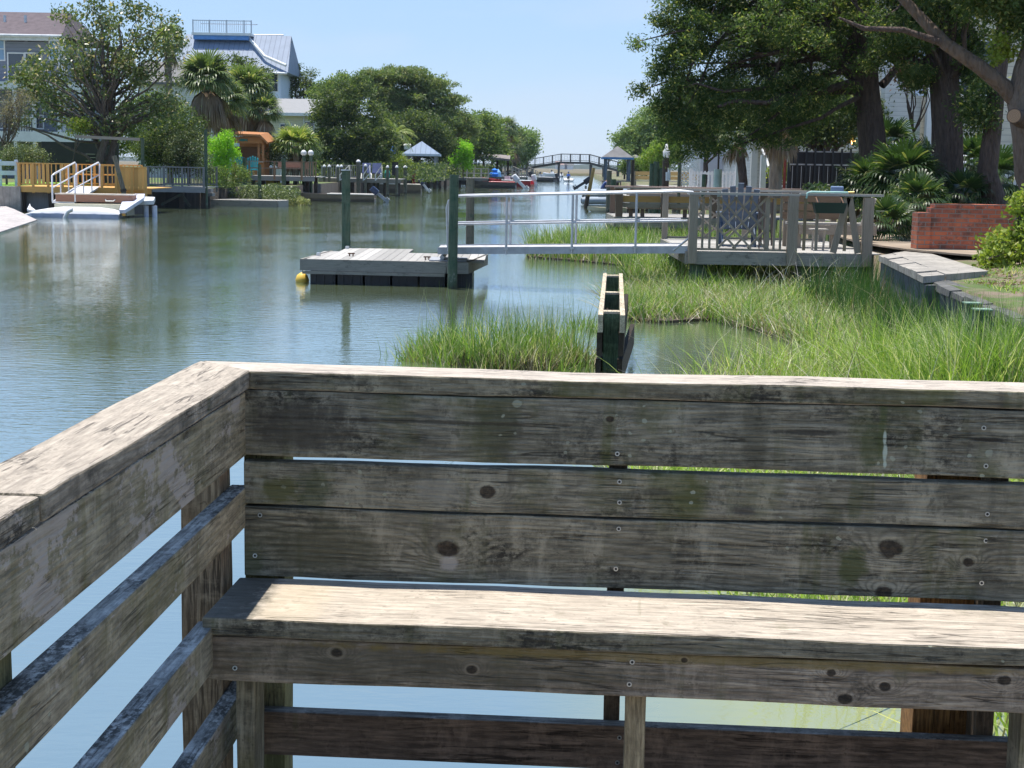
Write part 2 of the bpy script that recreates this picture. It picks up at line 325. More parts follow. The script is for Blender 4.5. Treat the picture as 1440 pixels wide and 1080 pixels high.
# cap of the back railing (mitred at the corner)
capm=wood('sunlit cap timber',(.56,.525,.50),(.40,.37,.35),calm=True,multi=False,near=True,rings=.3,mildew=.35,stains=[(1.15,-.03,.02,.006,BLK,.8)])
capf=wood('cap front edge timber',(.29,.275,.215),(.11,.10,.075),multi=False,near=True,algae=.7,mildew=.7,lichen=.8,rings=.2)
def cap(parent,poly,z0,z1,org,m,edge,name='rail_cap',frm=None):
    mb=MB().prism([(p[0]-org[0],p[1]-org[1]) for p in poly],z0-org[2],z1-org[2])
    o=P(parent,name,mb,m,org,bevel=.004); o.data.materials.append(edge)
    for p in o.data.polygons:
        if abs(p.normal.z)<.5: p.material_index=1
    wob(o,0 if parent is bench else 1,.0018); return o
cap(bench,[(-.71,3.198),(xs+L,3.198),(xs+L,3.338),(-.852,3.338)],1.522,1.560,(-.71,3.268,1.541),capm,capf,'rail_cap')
# seat
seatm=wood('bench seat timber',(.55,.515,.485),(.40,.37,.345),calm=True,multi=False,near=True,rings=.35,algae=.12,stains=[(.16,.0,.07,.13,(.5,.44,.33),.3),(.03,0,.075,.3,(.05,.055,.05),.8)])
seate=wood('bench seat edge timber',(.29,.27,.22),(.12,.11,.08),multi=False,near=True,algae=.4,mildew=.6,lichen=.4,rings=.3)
sx0=-.735
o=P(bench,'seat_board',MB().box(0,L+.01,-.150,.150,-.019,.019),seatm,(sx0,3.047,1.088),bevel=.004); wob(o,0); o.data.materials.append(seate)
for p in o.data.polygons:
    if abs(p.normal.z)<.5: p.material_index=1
def fk(l): return [(*kn(u,v,2.9,-.728,1.02),r) for u,v,r in l]
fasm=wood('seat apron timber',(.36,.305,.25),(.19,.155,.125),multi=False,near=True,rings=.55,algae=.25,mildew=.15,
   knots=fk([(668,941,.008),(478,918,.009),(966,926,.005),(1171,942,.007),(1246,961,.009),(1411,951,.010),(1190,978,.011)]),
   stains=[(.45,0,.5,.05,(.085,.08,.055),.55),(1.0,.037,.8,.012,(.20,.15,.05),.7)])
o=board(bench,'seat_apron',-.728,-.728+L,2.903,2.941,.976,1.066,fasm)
for u,v in ((335,939),(893,927),(889,958)): screw(o,*kn(u,v,2.903,-.728,1.021))
legm=wood('bench leg timber',(.25,.225,.17),(.12,.105,.075),axis='Z',multi=False,near=True,algae=.5,algc=(.16,.15,.05),rings=.5)
legm2=wood('newer bench leg timber',(.46,.39,.28),(.29,.24,.16),axis='Z',multi=False,near=True,rings=.8)
for x,m in ((-.662,legm),(.125,legm2),(.893,legm),(1.75,legm2),(2.6,legm)):
    board(bench,'front_leg',x-.019,x+.019,2.945,3.034,.65,1.066,m,axis='Z')
    board(bench,'seat_bearer',x+.020,x+.058,2.945,3.19,.978,1.066,seate,axis='Y')
# lower rail behind the seat
lowm=wood('lower rail timber',(.25,.175,.135),(.13,.09,.07),multi=False,near=True,rings=.6,algae=.15,knots=[(*kn(735,1045,yb,xs,.84),.009)])
lowt=wood('lower rail top timber',(.30,.31,.32),(.12,.12,.12),multi=False,near=True,mildew=.5)
def zpx(u,v,y): 
    d=ray(u,v); return (d*(y/d.dot(BY))).z+EYE
zt=zpx(400,1001,yb); zb=zpx(400,1062,yb)
o=P(bench,'lower_rail',MB().box(0,L,-.019,.019,-(zt-zb)/2,(zt-zb)/2),lowm,(xs,yb+.019,(zt+zb)/2),bevel=.003); o.data.materials.append(lowt)
for p in o.data.polygons:
    if p.normal.z>.5: p.material_index=1
for u,v in ((363,1018),(365,1039),(871,1033),(868,1068)): screw(o,*kn(u,v,yb,xs,(zt+zb)/2))
# posts of the back railing
pm1=wood('mossy post timber',(.27,.255,.14),(.11,.105,.06),axis='Z',multi=False,near=True,algae=.8,algc=(.14,.14,.045),mildew=.3)
pm2=wood('dark post timber',(.13,.10,.075),(.055,.042,.032),axis='Z',multi=False,near=True)
pm3=wood('fresh treated post timber',(.46,.25,.10),(.26,.13,.055),axis='Z',multi=False,near=True,rings=.9)
board(bench,'post',-.735,-.646,3.241,3.33,-.6,1.520,pm1,axis='Z')
board(bench,'post',.060,.098,3.241,3.33,-.6,1.520,pm2,axis='Z')
board(bench,'post',.862,.900,3.241,3.33,-.6,1.520,pm2,axis='Z')
for x_ in (1.8,2.75): board(bench,'post',x_,x_+.038,3.241,3.33,-.6,1.520,pm2,axis='Z')
board(bench,'post',.750,.885,3.345,3.48,-1.4,1.46,pm3,axis='Z',label='orange-brown newly replaced post')
# ------------------------------------------------ left railing, running towards the camera
rail=T('wooden_railing','weathered mossy timber railing on the left with a thick cap and three side boards','railing',(0,0,0),YAW)
LG=(.37,.335,.265); LD=(.20,.18,.125)
lm=dict(axis='Y',multi=False,near=True,algae=.75,algc=(.21,.20,.085),pale=.85,rings=.25,mildew=.2)
side1=wood('side board timber',LG,LD,**lm); 
side2=wood('lower side board timber',LG,LD,**{**lm,'lichen':.6,'pale':.55})
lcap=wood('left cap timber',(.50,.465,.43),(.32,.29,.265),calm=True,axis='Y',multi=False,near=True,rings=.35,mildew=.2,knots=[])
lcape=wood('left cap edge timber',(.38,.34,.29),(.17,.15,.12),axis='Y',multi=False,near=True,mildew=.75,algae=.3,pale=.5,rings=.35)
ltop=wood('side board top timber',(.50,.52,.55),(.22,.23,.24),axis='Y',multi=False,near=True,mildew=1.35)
xl=-.712
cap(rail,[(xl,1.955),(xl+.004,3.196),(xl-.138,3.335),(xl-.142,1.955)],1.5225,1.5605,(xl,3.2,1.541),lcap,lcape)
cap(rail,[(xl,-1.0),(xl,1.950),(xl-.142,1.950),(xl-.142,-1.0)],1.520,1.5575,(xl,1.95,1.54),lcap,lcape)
def side(z0,z1,y0,y1,m,xo=0):
    cz=(z0+z1)/2
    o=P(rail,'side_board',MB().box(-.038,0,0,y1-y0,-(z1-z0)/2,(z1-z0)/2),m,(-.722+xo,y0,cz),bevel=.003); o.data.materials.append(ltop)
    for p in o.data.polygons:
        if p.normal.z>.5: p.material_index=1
side(1.376,1.515,-1,3.235,side1,.002)
side(1.218,1.305,-1,3.235,side2)
side(.995,1.087,-1,2.94,side2); side(.775,.865,-1,3.235,side2)
brp=wood('brown striped post timber',(.44,.33,.24),(.21,.145,.10),axis='Z',multi=False,near=True,rings=1.0)
board(rail,'post',-.851,-.762,3.15,3.239,-.9,1.519,brp,axis='Z',label='brown corner post with a ragged patch of white paint')
poly=[(0,0),(.085,0),(.085,-.085),(.079,-.10),(.076,-.086),(.066,-.078),(.06,-.086),(.052,-.062),(.045,-.066),(.043,-.10),(.036,-.094),(.027,-.082),(.018,-.094),(.008,-.086),(0,-.088)]
P(rail,'paint_patch',MB().add([(a,0,b) for a,b in poly],[tuple(range(len(poly)))]),mat('old white paint',(.62,.60,.55)),(-.849,3.148,1.445-.015))
board(rail,'post',-.851,-.762,1.87,1.96,-.9,1.519,pm1,axis='Z')
board(rail,'post',-.851,-.762,.2,.289,-.9,1.519,pm1,axis='Z')
# ------------------------------------------------ platform we stand on
plat=T('dock_platform','weathered plank platform under the near bench, carried on timber piles','dock',(0,0,0),YAW)
plm=wood('platform planks',(.32,.30,.27),(.17,.16,.14),axis='X')
mb=MB(); y=-2.0
while y<3.17: mb.box(-.70,3.4,y,y+.138,.612,.650); y+=.145
P(plat,'floor_boards',mb,plm)
for y in (-1.9,.5,3.0): P(plat,'joist',MB().box(-.70,3.4,y,y+.045,.42,.610),plm)
for x in (-.5,2.6): 
    for y in (-1.6,2.2): P(plat,'pile',MB().cyl(x,y,-1.6,.605,.11,14),pm2)
# ================================================================ water, bed, sky-side ground
def watermat():
    t=NT('creek water'); g=t.n('ShaderNodeTexCoord').outputs['Object']
    x,y,z=t.sep(g)
    a=t.noise(t.map(g,(1.0,2.4,1)),4.2,3,.5); b=t.noise(t.map(g,(.8,2.6,1)),13.0,2,.5); c=t.noise(t.map(g,(.35,1.0,1)),.35,3,.5)
    gust=t.rng(t.noise(t.map(g,(.22,.10,1)),.9,3),.38,.66,.22,1.0)
    gust=t.ma('MULTIPLY',gust,t.rng(y,3.5,12,.22,1.0))
    h=t.ma('ADD',t.ma('MULTIPLY',a,.028),t.ma('MULTIPLY',b,.009)); h=t.ma('MULTIPLY',h,gust); h=t.ma('ADD',h,t.ma('MULTIPLY',c,.01))
    nm=t.bump(h,1.0,1.0)
    t.t.nodes[-1].inputs['Strength'].default_value=.33
    murk=t.mix(t.rng(t.noise(g,.25,3),.35,.65),(.10,.13,.07),(.14,.175,.095))
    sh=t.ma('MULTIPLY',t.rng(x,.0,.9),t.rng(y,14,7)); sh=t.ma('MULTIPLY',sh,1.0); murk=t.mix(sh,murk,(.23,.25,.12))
    d=t.n('ShaderNodeBsdfDiffuse',{0:murk}).outputs[0]
    gl=t.n('ShaderNodeBsdfGlossy',{0:(.93,.97,1.0,1),'Roughness':.03,'Normal':nm}).outputs[0]
    fr=t.n('ShaderNodeFresnel',{'IOR':1.6,'Normal':nm}).outputs[0]; fr=t.rng(fr,.05,1,.50,.97); fr=t.ma('MULTIPLY',fr,t.ma('SUBTRACT',1.0,t.ma('MULTIPLY',sh,.6)))  # sky reflection dimmed by hand through a position mask over the near right water
    return t.done(t.n('ShaderNodeMixShader',{0:fr,1:d,2:gl}).outputs[0])
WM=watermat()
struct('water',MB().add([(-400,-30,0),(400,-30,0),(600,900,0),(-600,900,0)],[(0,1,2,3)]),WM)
struct('creek_bed',MB().add([(-9000,-60,-1.6),(9000,-60,-1.6),(9000,9000,-1.6),(-9000,9000,-1.6)],[(0,1,2,3)]),mat('mud',(.09,.075,.05),.8,bump=.02))
# ================================================================ land
def sstep(t): t=max(0,min(1,t)); return t*t*(3-2*t)
RB=[(-25,5.2),(3,4.3),(8,4.4),(14,4.69),(24.2,5.62),(30,6.3),(45,7.0),(100,8.8),(150,10.2),(240,13.5),(335,17)]
LB=[(62,-19.6),(64,-19.2),(67,-17.8),(69.5,-14.9),(71,-14.0),(74,-13.6),(80,-11.6),(100,-11.4),(120,-10.2),(142,-9.6),(184,-5),(250,.3),(335,4)]
def edge(tab,y):
    for (a,b),(c,d) in zip(tab,tab[1:]):
        if y<=c: return b+(d-b)*max(0,(y-a)/(c-a))
    return tab[-1][1]
def ground_r(x,y):
    e=edge(RB,y); k=x-e
    return .76+.58*sstep((k-.9)/3.5)*(1 if y<60 else max(.3,1-(y-60)/60))+.02*math.sin(x*2.1+y)+.015*math.sin(y*3.3-x)
def bank(name,tab,sgn,ys,far,zf,m):
    vs=[];fs=[];offs=[0,0,.25,.6,1,1.6,2.3,3.2,4.2,5.5,8,12,20,far]
    for y in ys:
        e=edge(tab,y)
        for i,o in enumerate(offs): x=e+sgn*(o if i>1 else 0); vs.append((x,y,-1.59 if i==0 else zf(x,y)))
    n=len(offs)
    for j in range(len(ys)-1):
        for i in range(n-1):
            q=(j*n+i,j*n+i+1,(j+1)*n+i+1,(j+1)*n+i); fs.append(q if sgn>0 else q[::-1])
    a=[0*n+i for i in range(n)]; 
    k=len(vs); vs+=[(vs[n-1][0],ys[0],-1.59)]; fs.append(tuple([k]+a[::-1][:]) if sgn>0 else tuple(a+[k]))
    return struct(name,MB().add(vs,fs,True),m)
def groundmat():
    t=NT('ground with litter and grass'); o=t.obj()
    n1=t.noise(o,.9,6,.65); n2=t.noise(o,9,6,.7); n3=t.noise(o,45,3,.7)
    c=t.mix(t.rng(n2,.3,.7),(.10,.072,.045),(.26,.20,.135)); c=t.mix(t.rng(n3,.5,.72),c,(.36,.29,.2))
    g=t.mix(t.rng(n2,.3,.7),(.045,.085,.015),(.12,.17,.035))
    c=t.mix(t.rng(t.ma('ADD',n1,t.ma('MULTIPLY',n2,.25)),.60,.68),c,g)
    return t.done(t.bsdf(c,.9,t.bump(n3,.6,.03)))
GM=groundmat()
bank('right_ground',RB,1,[-25,-10,0,3,5,8,11,14,16,18,20,21.5,23,24.2,26,28,30,32,35,38,42,48,55,65,80,100,125,150,200,240,335],90,ground_r,GM)
def lawnmat():
    t=NT('lawn with timber bulkhead edge'); o=t.obj(); n=t.noise(o,1.2,6,.7); c=t.mix(t.rng(n,.3,.7),(.05,.10,.018),(.13,.19,.04)); c=t.mix(t.rng(t.noise(o,.4,4),.5,.6),c,(.16,.12,.07))
    x,y,z=t.sep(t.n('ShaderNodeNewGeometry').outputs['True Normal']); wv=t.noise(t.map(o,(3,3,.4)),2,4); w_=t.mix(t.rng(wv,.3,.7),(.010,.009,.007),(.045,.038,.03))
    return t.done(t.bsdf(t.mix(t.ma('LESS_THAN',z,.6),c,w_),.95))
LAWN=lawnmat()
bank('left_ground',LB,-1,[62,64,66,67,68,69.5,71,74,80,90,100,120,142,165,184,215,250,300,335],120,lambda x,y:.82+.02*math.sin(x+y*.7),LAWN)
# marsh plain and far shore
def plainmat():
    t=NT('salt marsh plain'); o=t.obj(); a=t.noise(t.map(o,(.006,.03,1)),1.0,6,.6); b=t.noise(t.map(o,(.05,.3,1)),1,5,.7)
    c=t.mix(t.rng(a,.4,.6),(.13,.085,.06),(.10,.12,.045)); c=t.mix(t.rng(b,.35,.7),c,(.2,.16,.1)); return t.done(t.bsdf(c,.95))
mb=MB(); vs=[];fs=[]
N_=120
for i in range(N_+1):
    x=-700+1400*i/N_; e=428+9*math.sin(i*.9)+7*math.sin(i*2.3)+abs(x)*.02
    vs+=[(x,e,-1.5),(x,e,.55+.12*math.sin(i*1.7)),(x,e+40,.75),(x*4,2600,.8)]
for i in range(N_):
    for k in range(3): fs.append((i*4+k,(i+1)*4+k,(i+1)*4+k+1,i*4+k+1))
struct('marsh_plain',mb.add(vs,fs,True),plainmat())
mb=MB(); vs=[];fs=[]
for i in range(241):
    x=-2400+4800*i/240; h=9.5+2.2*math.sin(i*.13+1)+1.3*math.sin(i*.41)+.8*math.sin(i*1.3)+.5*random.random()
    vs+=[(x,2590,0),(x,2600,h*.7),(x,2640,h),(x,2900,h*.9),(x,2950,0)]
for i in range(240):
    for k in range(4): fs.append((i*5+k,(i+1)*5+k,(i+1)*5+k+1,i*5+k+1))
struct('far_hills',mb.add(vs,fs,True),mat('far woodland',(.035,.05,.025),.95,.3,.02))
WHT=mat('white paint',(.70,.70,.68),.5,.08); ROOFG=mat('grey shingles',(.17,.165,.16),.85,.2,2)
for k,(u,D,wd,m_,lb) in enumerate([(789,1500,11,'pink','small pale house with a pinkish roof far across the marsh'),(800,1500,8,'grey','small white house with a grey roof right of the pink-roofed one far across the marsh')]):
    h=T('distant_house',lb,'house',A(u,237,D)*1.0); h.location.z=.8
    P(h,'wall',MB().box(-wd/2,wd/2,-4,4,0,4.5),WHT)
    P(h,'roof',MB().add([(-wd/2-1,-5,4.5),(wd/2+1,-5,4.5),(wd/2+1,5,4.5),(-wd/2-1,5,4.5),(-wd/2,0,7.5),(wd/2,0,7.5)],[(0,1,5,4),(2,3,4,5),(1,2,5),(3,0,4),(3,2,1,0)]),mat('pink roof',(.5,.33,.3)) if m_=='pink' else ROOFG)
# ================================================================ right seawall, slab, brick wall
def concmat(name,c1,c2,sc=3):
    t=NT(name); o=t.obj(); a=t.noise(o,sc,6,.65); x,y,z=t.sep(o); st=t.noise(t.map(o,(6,6,.6)),2,5,.7)
    c=t.mix(t.rng(a,.3,.7),c1,c2); c=t.mix(t.rng(st,.48,.7,0,.55),c,tuple(k*.35 for k in c1)); return t.done(t.bsdf(c,.9,t.bump(t.noise(o,40,4),.4,.01)))
SWM=concmat('stained seawall',(.06,.065,.07),(.17,.175,.17)); CONC=concmat('pale concrete',(.24,.22,.19),(.45,.41,.35))
sw=T('seawall','dark stained seawall of upright panels curving along the marsh below the brick wall','seawall',(4.6,14,0))
pts=[(y,edge(RB,y)) for y in (-20,-8,3,8,11,14,16.5,19)]
mb=MB(); cp=MB()
yy=-20
while yy<18.9:
    y2=yy+.3; a=Vector((edge(RB,yy)-.06,yy,0)); b=Vector((edge(RB,y2)-.06,y2-.012,0)); j=random.uniform(-.015,.015)
    mb.add([(a.x+j,a.y,-1.5),(b.x+j,b.y,-1.5),(b.x+.1,b.y,-1.5),(a.x+.1,a.y,-1.5),(a.x+j,a.y,.66),(b.x+j,b.y,.66),(b.x+.1,b.y,.66),(a.x+.1,a.y,.66)],[(4,5,6,7),(0,4,7,3),(0,3,2,1),(1,2,6,5),(0,1,5,4)]); yy=y2
PW(sw,'panels',mb,SWM)
y0=-20.0
while y0<18.9:
    y1=min(y0+random.uniform(.5,1.1),19.05); xa=edge(RB,y0); xb=edge(RB,y1); j=random.uniform(-.02,.02); zt_=.72+random.uniform(-.025,.015)
    cp.add([(xa-.13+j,y0,.662),(xb-.13+j,y1-.02,.662),(xb+.12,y1-.02,.662),(xa+.12,y0,.662),(xa-.12+j,y0,zt_),(xb-.12+j,y1-.02,zt_+.01),(xb+.12,y1-.02,zt_+.02),(xa+.12,y0,zt_+.02)],[(4,5,6,7)[::-1],(0,4,7,3),(0,3,2,1),(1,2,6,5),(0,1,5,4)]); y0=y1
PW(sw,'wall_cap',cp,concmat('tree-shaded stained cap',(.05,.05,.048),(.17,.165,.15),5))  # cap colour darkened to stand for tree shade, with stain streaks on top
sw2=T('concrete_slab','pale concrete walkway slab on a low block wall between the planked deck and the brick wall','path',(5.6,21,0))
q=[W(1236,357,.84),W(1299,386,.84),W(1390,379,.84),W(1290,349,.84)]
nb_=8; sl_=MB()
for k in range(nb_):
    a_=q[0].lerp(q[1],k/nb_); b_=q[0].lerp(q[1],(k+.96)/nb_); c_=q[3].lerp(q[2],(k+.96)/nb_); d_=q[3].lerp(q[2],k/nb_); w1=(d_-a_)*.32; w2=(c_-b_)*.32; dz=random.uniform(-.012,.008)
    sl_.prism([(a_.x,a_.y),(b_.x,b_.y),((b_+w2).x,(b_+w2).y),((a_+w1).x,(a_+w1).y)],.735,.825+dz)
PW(sw2,'edge_blocks',sl_,CONC)
i0=(q[0]+(q[3]-q[0])*.335); i1=(q[1]+(q[2]-q[1])*.335)
PW(sw2,'slab',MB().prism([(i0.x,i0.y),(i1.x,i1.y),(q[2].x,q[2].y),(q[3].x,q[3].y)],.70,.822),CONC)
blk=MB()
a,b=q[1],q[0]; n=9
for k in range(n):
    p=a.lerp(b,k/n); r=a.lerp(b,(k+.94)/n); blk.add([(p.x+.03,p.y,-1.4),(r.x+.03,r.y,-1.4),(r.x+.2,r.y,-1.4),(p.x+.2,p.y,-1.4),(p.x+.03,p.y,.715),(r.x+.03,r.y,.715),(r.x+.2,r.y,.715),(p.x+.2,p.y,.715)],[(4,5,6,7),(0,4,7,3),(0,3,2,1),(1,2,6,5),(0,1,5,4)])
PW(sw2,'block_wall',blk,SWM)
PW(sw2,'front_wall',MB().box(q[1].x+.05,q[2].x,q[1].y+.03,q[1].y+.2,-1.4,.71),SWM)
struct('sandy_path',MB().prism([(6.0,23.6),(7.4,20.3),(9.5,22.5),(8.2,27.5),(6.1,31),(5.75,25.5)],.835,.862),mat('sandy path',(.30,.235,.17),.95,.3,2,bump=.02))
def brickmat():
    t=NT('old red brick'); o=t.obj(); x,y,z=t.sep(o); v=t.comb(t.ma('ADD',x,y),z,0)
    br=t.n('ShaderNodeTexBrick',{'Vector':v,'Color1':(.56,.14,.06,1),'Color2':(.26,.08,.05,1),'Mortar':(.24,.2,.17,1),'Scale':1,'Mortar Size':.007,'Brick Width':.205,'Row Height':.068,'Bias':0,'Mortar Smooth':.2})
    n1=t.noise(o,5,6,.7); n2=t.noise(o,14,5,.7)
    c=t.mix(t.rng(n2,.45,.7,0,.6),br.outputs[0],(.58,.17,.07)); c=t.mix(t.rng(n1,.52,.62,0,.75),c,(.09,.055,.04)); c=t.mix(t.rng(t.noise(o,3,4,.6),.55,.68,0,.5),c,(.55,.20,.09)); c=t.mix(t.rng(t.noise(o,8,6,.7),.6,.72,0,.6),c,(.45,.4,.38))
    c=t.mix(br.outputs['Fac'],c,(.24,.2,.17)); return t.done(t.bsdf(c,.9,t.bump(t.ma('ADD',t.ma('MULTIPLY',br.outputs['Fac'],-1),t.ma('MULTIPLY',n2,.5)),.8,.012)))
BM=brickmat()
bw=T('brick_wall','low old red brick wall with a crumbling top beside the sandy path','wall',(7.1,23.6,.8))
x0=6.36; x1=8.05
mb=MB().box(x0,x1,23.55,23.80,.6,1.50); PW(bw,'wall',mb,BM)
PW(bw,'end_pier',MB().box(x0-.20,x0-.003,23.50,23.85,.6,1.42),BM)
PW(bw,'step',MB().box(x1+.003,x1+.55,23.7,23.95,.6,1.47),BM)
mb=MB(); x=x0+.05
while x<x1-.1:
    wdt=random.uniform(.17,.22)
    if x>x0+.3 or random.random()<.6: mb.cb((x+wdt/2,23.675,1.53),(wdt-.012,.2+random.uniform(0,.05),.055),rz=random.uniform(-.03,.03),rx=random.uniform(-.03,.03))
    x+=wdt
PW(bw,'top_course',mb,BM)
# ================================================================ floating dock, pilings, gangway
PG=(.50,.48,.44); PD=(.32,.30,.27)
plank=wood('grey deck planks',PG,PD,axis='Y'); plankx=wood('grey deck boards',PG,PD,axis='X')
fasc=wood('grey fascia',(.39,.36,.30),(.21,.195,.165),mildew=.4,multi=True)
fd=T('floating_dock','low grey plank float on black drums at the foot of the aluminium gangway','dock',(-2,26.5,0))
ZF=.42
mb=MB(); x=-3.48
while x<-.62:
    y0=25.62-.07*(x+3.5); y1=29.2 if x<-2.0 else 27.9
    if x+.09>-1.1: y0=25.75
    if x<-3.3+.0: y1=28.0
    mb.box(x,x+.135,y0,y1,ZF-.035,ZF); x+=.142
PW(fd,'deck_boards',mb,plank)
PW(fd,'front_fascia',MB().bar((-3.54,25.60,ZF-.095),(-1.13,25.43,ZF-.095),.045,.19).bar((-3.54,25.56,ZF-.22),(-1.15,25.39,ZF-.22),.02,.05),fasc)
PW(fd,'corner_fascia',MB().bar((-1.12,25.42,ZF-.095),(-.80,25.42,ZF-.095),.045,.19),fasc)
PW(fd,'side_fascia',MB().bar((-.78,25.40,ZF-.095),(-.50,27.9,ZF-.095),.045,.19),fasc)
PW(fd,'side_fascia',MB().bar((-3.56,25.58,ZF-.095),(-3.36,28.2,ZF-.095),.045,.19),fasc)
BLKP=mat('black plastic',(.012,.012,.014),.45,.2)
for k in range(6):
    mb=MB(); xx=-3.42+k*.46; mb.box(xx,xx+.42,25.68,26.9,-.25,ZF-.2)
    for r in range(3): mb.box(xx+.06+r*.14,xx+.10+r*.14,25.655,25.678,-.25,ZF-.2)
    PW(fd,'float_drum',mb,BLKP)
for y0 in (26.95,):
    PW(fd,'float_drum',MB().box(-3.3,-.75,y0,27.8,-.25,ZF-.2),BLKP)
for (u,v) in ((493,361),(600,366)):
    p=W(u,v,ZF); PW(fd,'cleat',MB().bar((p.x-.06,p.y+.12,ZF+.05),(p.x+.06,p.y+.12,ZF+.05),.02,.02).bar((p.x-.03,p.y+.12,ZF),(p.x-.03,p.y+.12,ZF+.05),.02,.02).bar((p.x+.03,p.y+.12,ZF),(p.x+.03,p.y+.12,ZF+.05),.02,.02),mat('rusty iron',(.12,.06,.035),.8,.4,20))
for (x,y) in ((-3.4,26.6),(-3.15,28.9)): PW(fd,'corner_bracket',MB().box(x-.03,x+.03,y-.08,y+.08,ZF+.002,ZF+.05),mat('galvanised',(.5,.52,.54),.4,.15,8,metal=.7))
def pilem(name,lo,hi,alg):
    return wood(name,hi,lo,axis='Z',mildew=.4,algae=alg,algc=(.045,.11,.07),near=False,rings=.5,wet=.12)
PIL=pilem('green treated pile',(.05,.075,.045),(.16,.21,.14),.9); PILB=pilem('weathered pile',(.09,.085,.06),(.25,.23,.17),.6)
def piling(u,D,vt,r,label,m=PIL,zb=-1.5,name='piling',cat='piling',group=None,capp=None):
    p=A(u,vt,D); o=T(name,label,cat,(p.x,D,0),group=group)
    P(o,'shaft',MB().tube([(random.uniform(-.02,.02),0,zb),(0,0,.3),(random.uniform(-.01,.01),0,p.z)],[r*1.08,r*1.02,r*.96],14),m)
    if capp=='plate': P(o,'cap',MB().cyl(0,0,p.z+.002,p.z+.02,r*1.25,14),mat('galvanised',(.5,.52,.54)))
    if capp=='cone': P(o,'cap',MB().lathe((0,0,p.z),[(r*1.12,-.02),(r*1.12,.03),(r*.5,.1),(0.001,.13)],12),WHT)
    return o
piling(638,25.15,246,.078,'thick green-stained pile at the cut corner of the floating dock beside the gangway')
piling(662,28.6,251,.078,'round pile standing behind the gangway foot, right of the thick green one',PILB)
piling(487,29.35,240,.085,'mossy green pile with a thin flat cap at the back left of the floating dock',capp='plate')
by=T('buoy','yellow buoy half sunk at the left end of the floating dock','buoy',(A(425,395,26).x,26,.03))
P(by,'float',MB().lathe((0,0,0),[(.001,-.12),(.09,-.09),(.12,0),(.09,.09),(.03,.13),(.001,.14)],14),mat('yellow plastic',(.75,.5,.08),.5)); P(by,'eyelet',MB().tube([(.0,0,.13),(.03,0,.16),(.06,0,.13)],.01,6),mat('galvanised',(.5,.52,.54)))
ALU=mat('brushed aluminium',(.42,.43,.45),.45,.15,6,metal=.6); ALUD=mat('dull aluminium',(.38,.39,.41),.6,.2,6,metal=.2)
gw=T('gangway','aluminium gangway with pipe handrails linking the floating dock to the lattice-railed deck','gangway',(.9,24.5,0))
def gy(x,back=0): return 25.42-(x+1.06)*(1.38/3.8)+back
def gz(x,a,b): return a+(b-a)*(x+.95)/(3.65)
for bk in (0,.92):
    G_=lambda x,z:(x,gy(x,bk),z)
    top=[G_(-1.10,.60),G_(-1.13,1.30),G_(-1.10,1.43),G_(-1.0,1.50),G_(-.87,1.512),G_(2.6,1.668),G_(2.76,1.665),G_(2.84,1.60),G_(2.86,1.45)]
    PW(gw,'handrail',MB().tube(top,.0195,10),ALU)
    PW(gw,'mid_rail',MB().tube([G_(-1.12,1.04),G_(2.7,1.215)],.017,10),ALU)
    for x in ((-.135,.925,1.92) if bk==0 else (-.07,1.02,1.99)): PW(gw,'post',MB().tube([G_(x,gz(x,.54,.72)),G_(x,gz(x,1.508,1.668))],.020,10),ALU)
    PW(gw,'side_beam',MB().bar((-1.27,gy(-1.27,bk)+.02,.60),(2.72,gy(2.72,bk)+.02,.765),.05,.115),ALUD)
    for x in (-.135,.925,1.92): PW(gw,'clamp',MB().box(x-.035,x+.035,gy(x,bk)-.03,gy(x,bk)+.03,gz(x,.62,.79),gz(x,.66,.83)),ALU)
PW(gw,'brace',MB().tube([(2.86,gy(2.86),1.45),(2.76,gy(2.8),1.2),(2.74,gy(2.7),1.05)],.018,8),ALU); PW(gw,'brace',MB().tube([(2.74,gy(2.7),.95),(2.5,gy(2.5),.74)],.018,8),ALU)
PW(gw,'walkway',MB().slab([(-1.27,gy(-1.27)+.04,.645),(2.72,gy(2.72)+.04,.815),(2.72,gy(2.72)+.94,.815),(-1.27,gy(-1.27)+.94,.645)],.03),mat('grey non-slip plate',(.46,.45,.44),.8,.25,8,bump=.01))
PW(gw,'hinge_plate',MB().box(-1.42,-.80,25.55,26.4,.425,.445),ALUD); PW(gw,'roller',MB().tube([(-1.2,25.5,.49),(-1.2,26.4,.49)],.04,8),ALUD)
# ================================================================ lattice-railed deck
DKC=(.40,.335,.255); DKD=(.22,.18,.135)
DW=wood('deck timber horizontal',DKC,DKD); DV=wood('deck timber upright',DKC,DKD,axis='Z'); DT=wood('sunlit deck cap',(.50,.465,.41),(.32,.295,.25))
YL=wood('tan timber upright',(.34,.26,.16),(.2,.15,.09),axis='Z'); BRW=wood('brown board',(.26,.17,.10),(.14,.09,.055))
dk=T('railed_deck','weathered grey deck over the marsh with criss-cross lattice railing and bench','deck',(4.1,25.5,0))
mb=MB(); y=24.0
while y<28.2: mb.box(2.72,5.75,y,y+.135,.713,.75); y+=.142
PW(dk,'floor_boards',mb,plankx)
PW(dk,'fascia',MB().box(2.74,5.68,23.95,23.99,.545,.745),fasc); PW(dk,'fascia',MB().box(2.68,2.72,23.95,28.2,.545,.745),fasc); PW(dk,'fascia',MB().box(5.70,5.74,24,28.2,.545,.745),fasc)
PW(dk,'rail_cap',MB().box(2.70,4.42,23.9,24.05,1.628,1.665).box(4.43,5.72,23.9,24.06,1.640,1.677),DT); PW(dk,'rail_cap',MB().box(2.66,5.74,28.0,28.14,1.628,1.665),DT)
for x,w_ in ((2.78,.13),(4.33,.15),(5.50,.15)): PW(dk,'post',MB().box(x-w_/2,x+w_/2,23.94-.05,24.03,.56,1.626),DV)
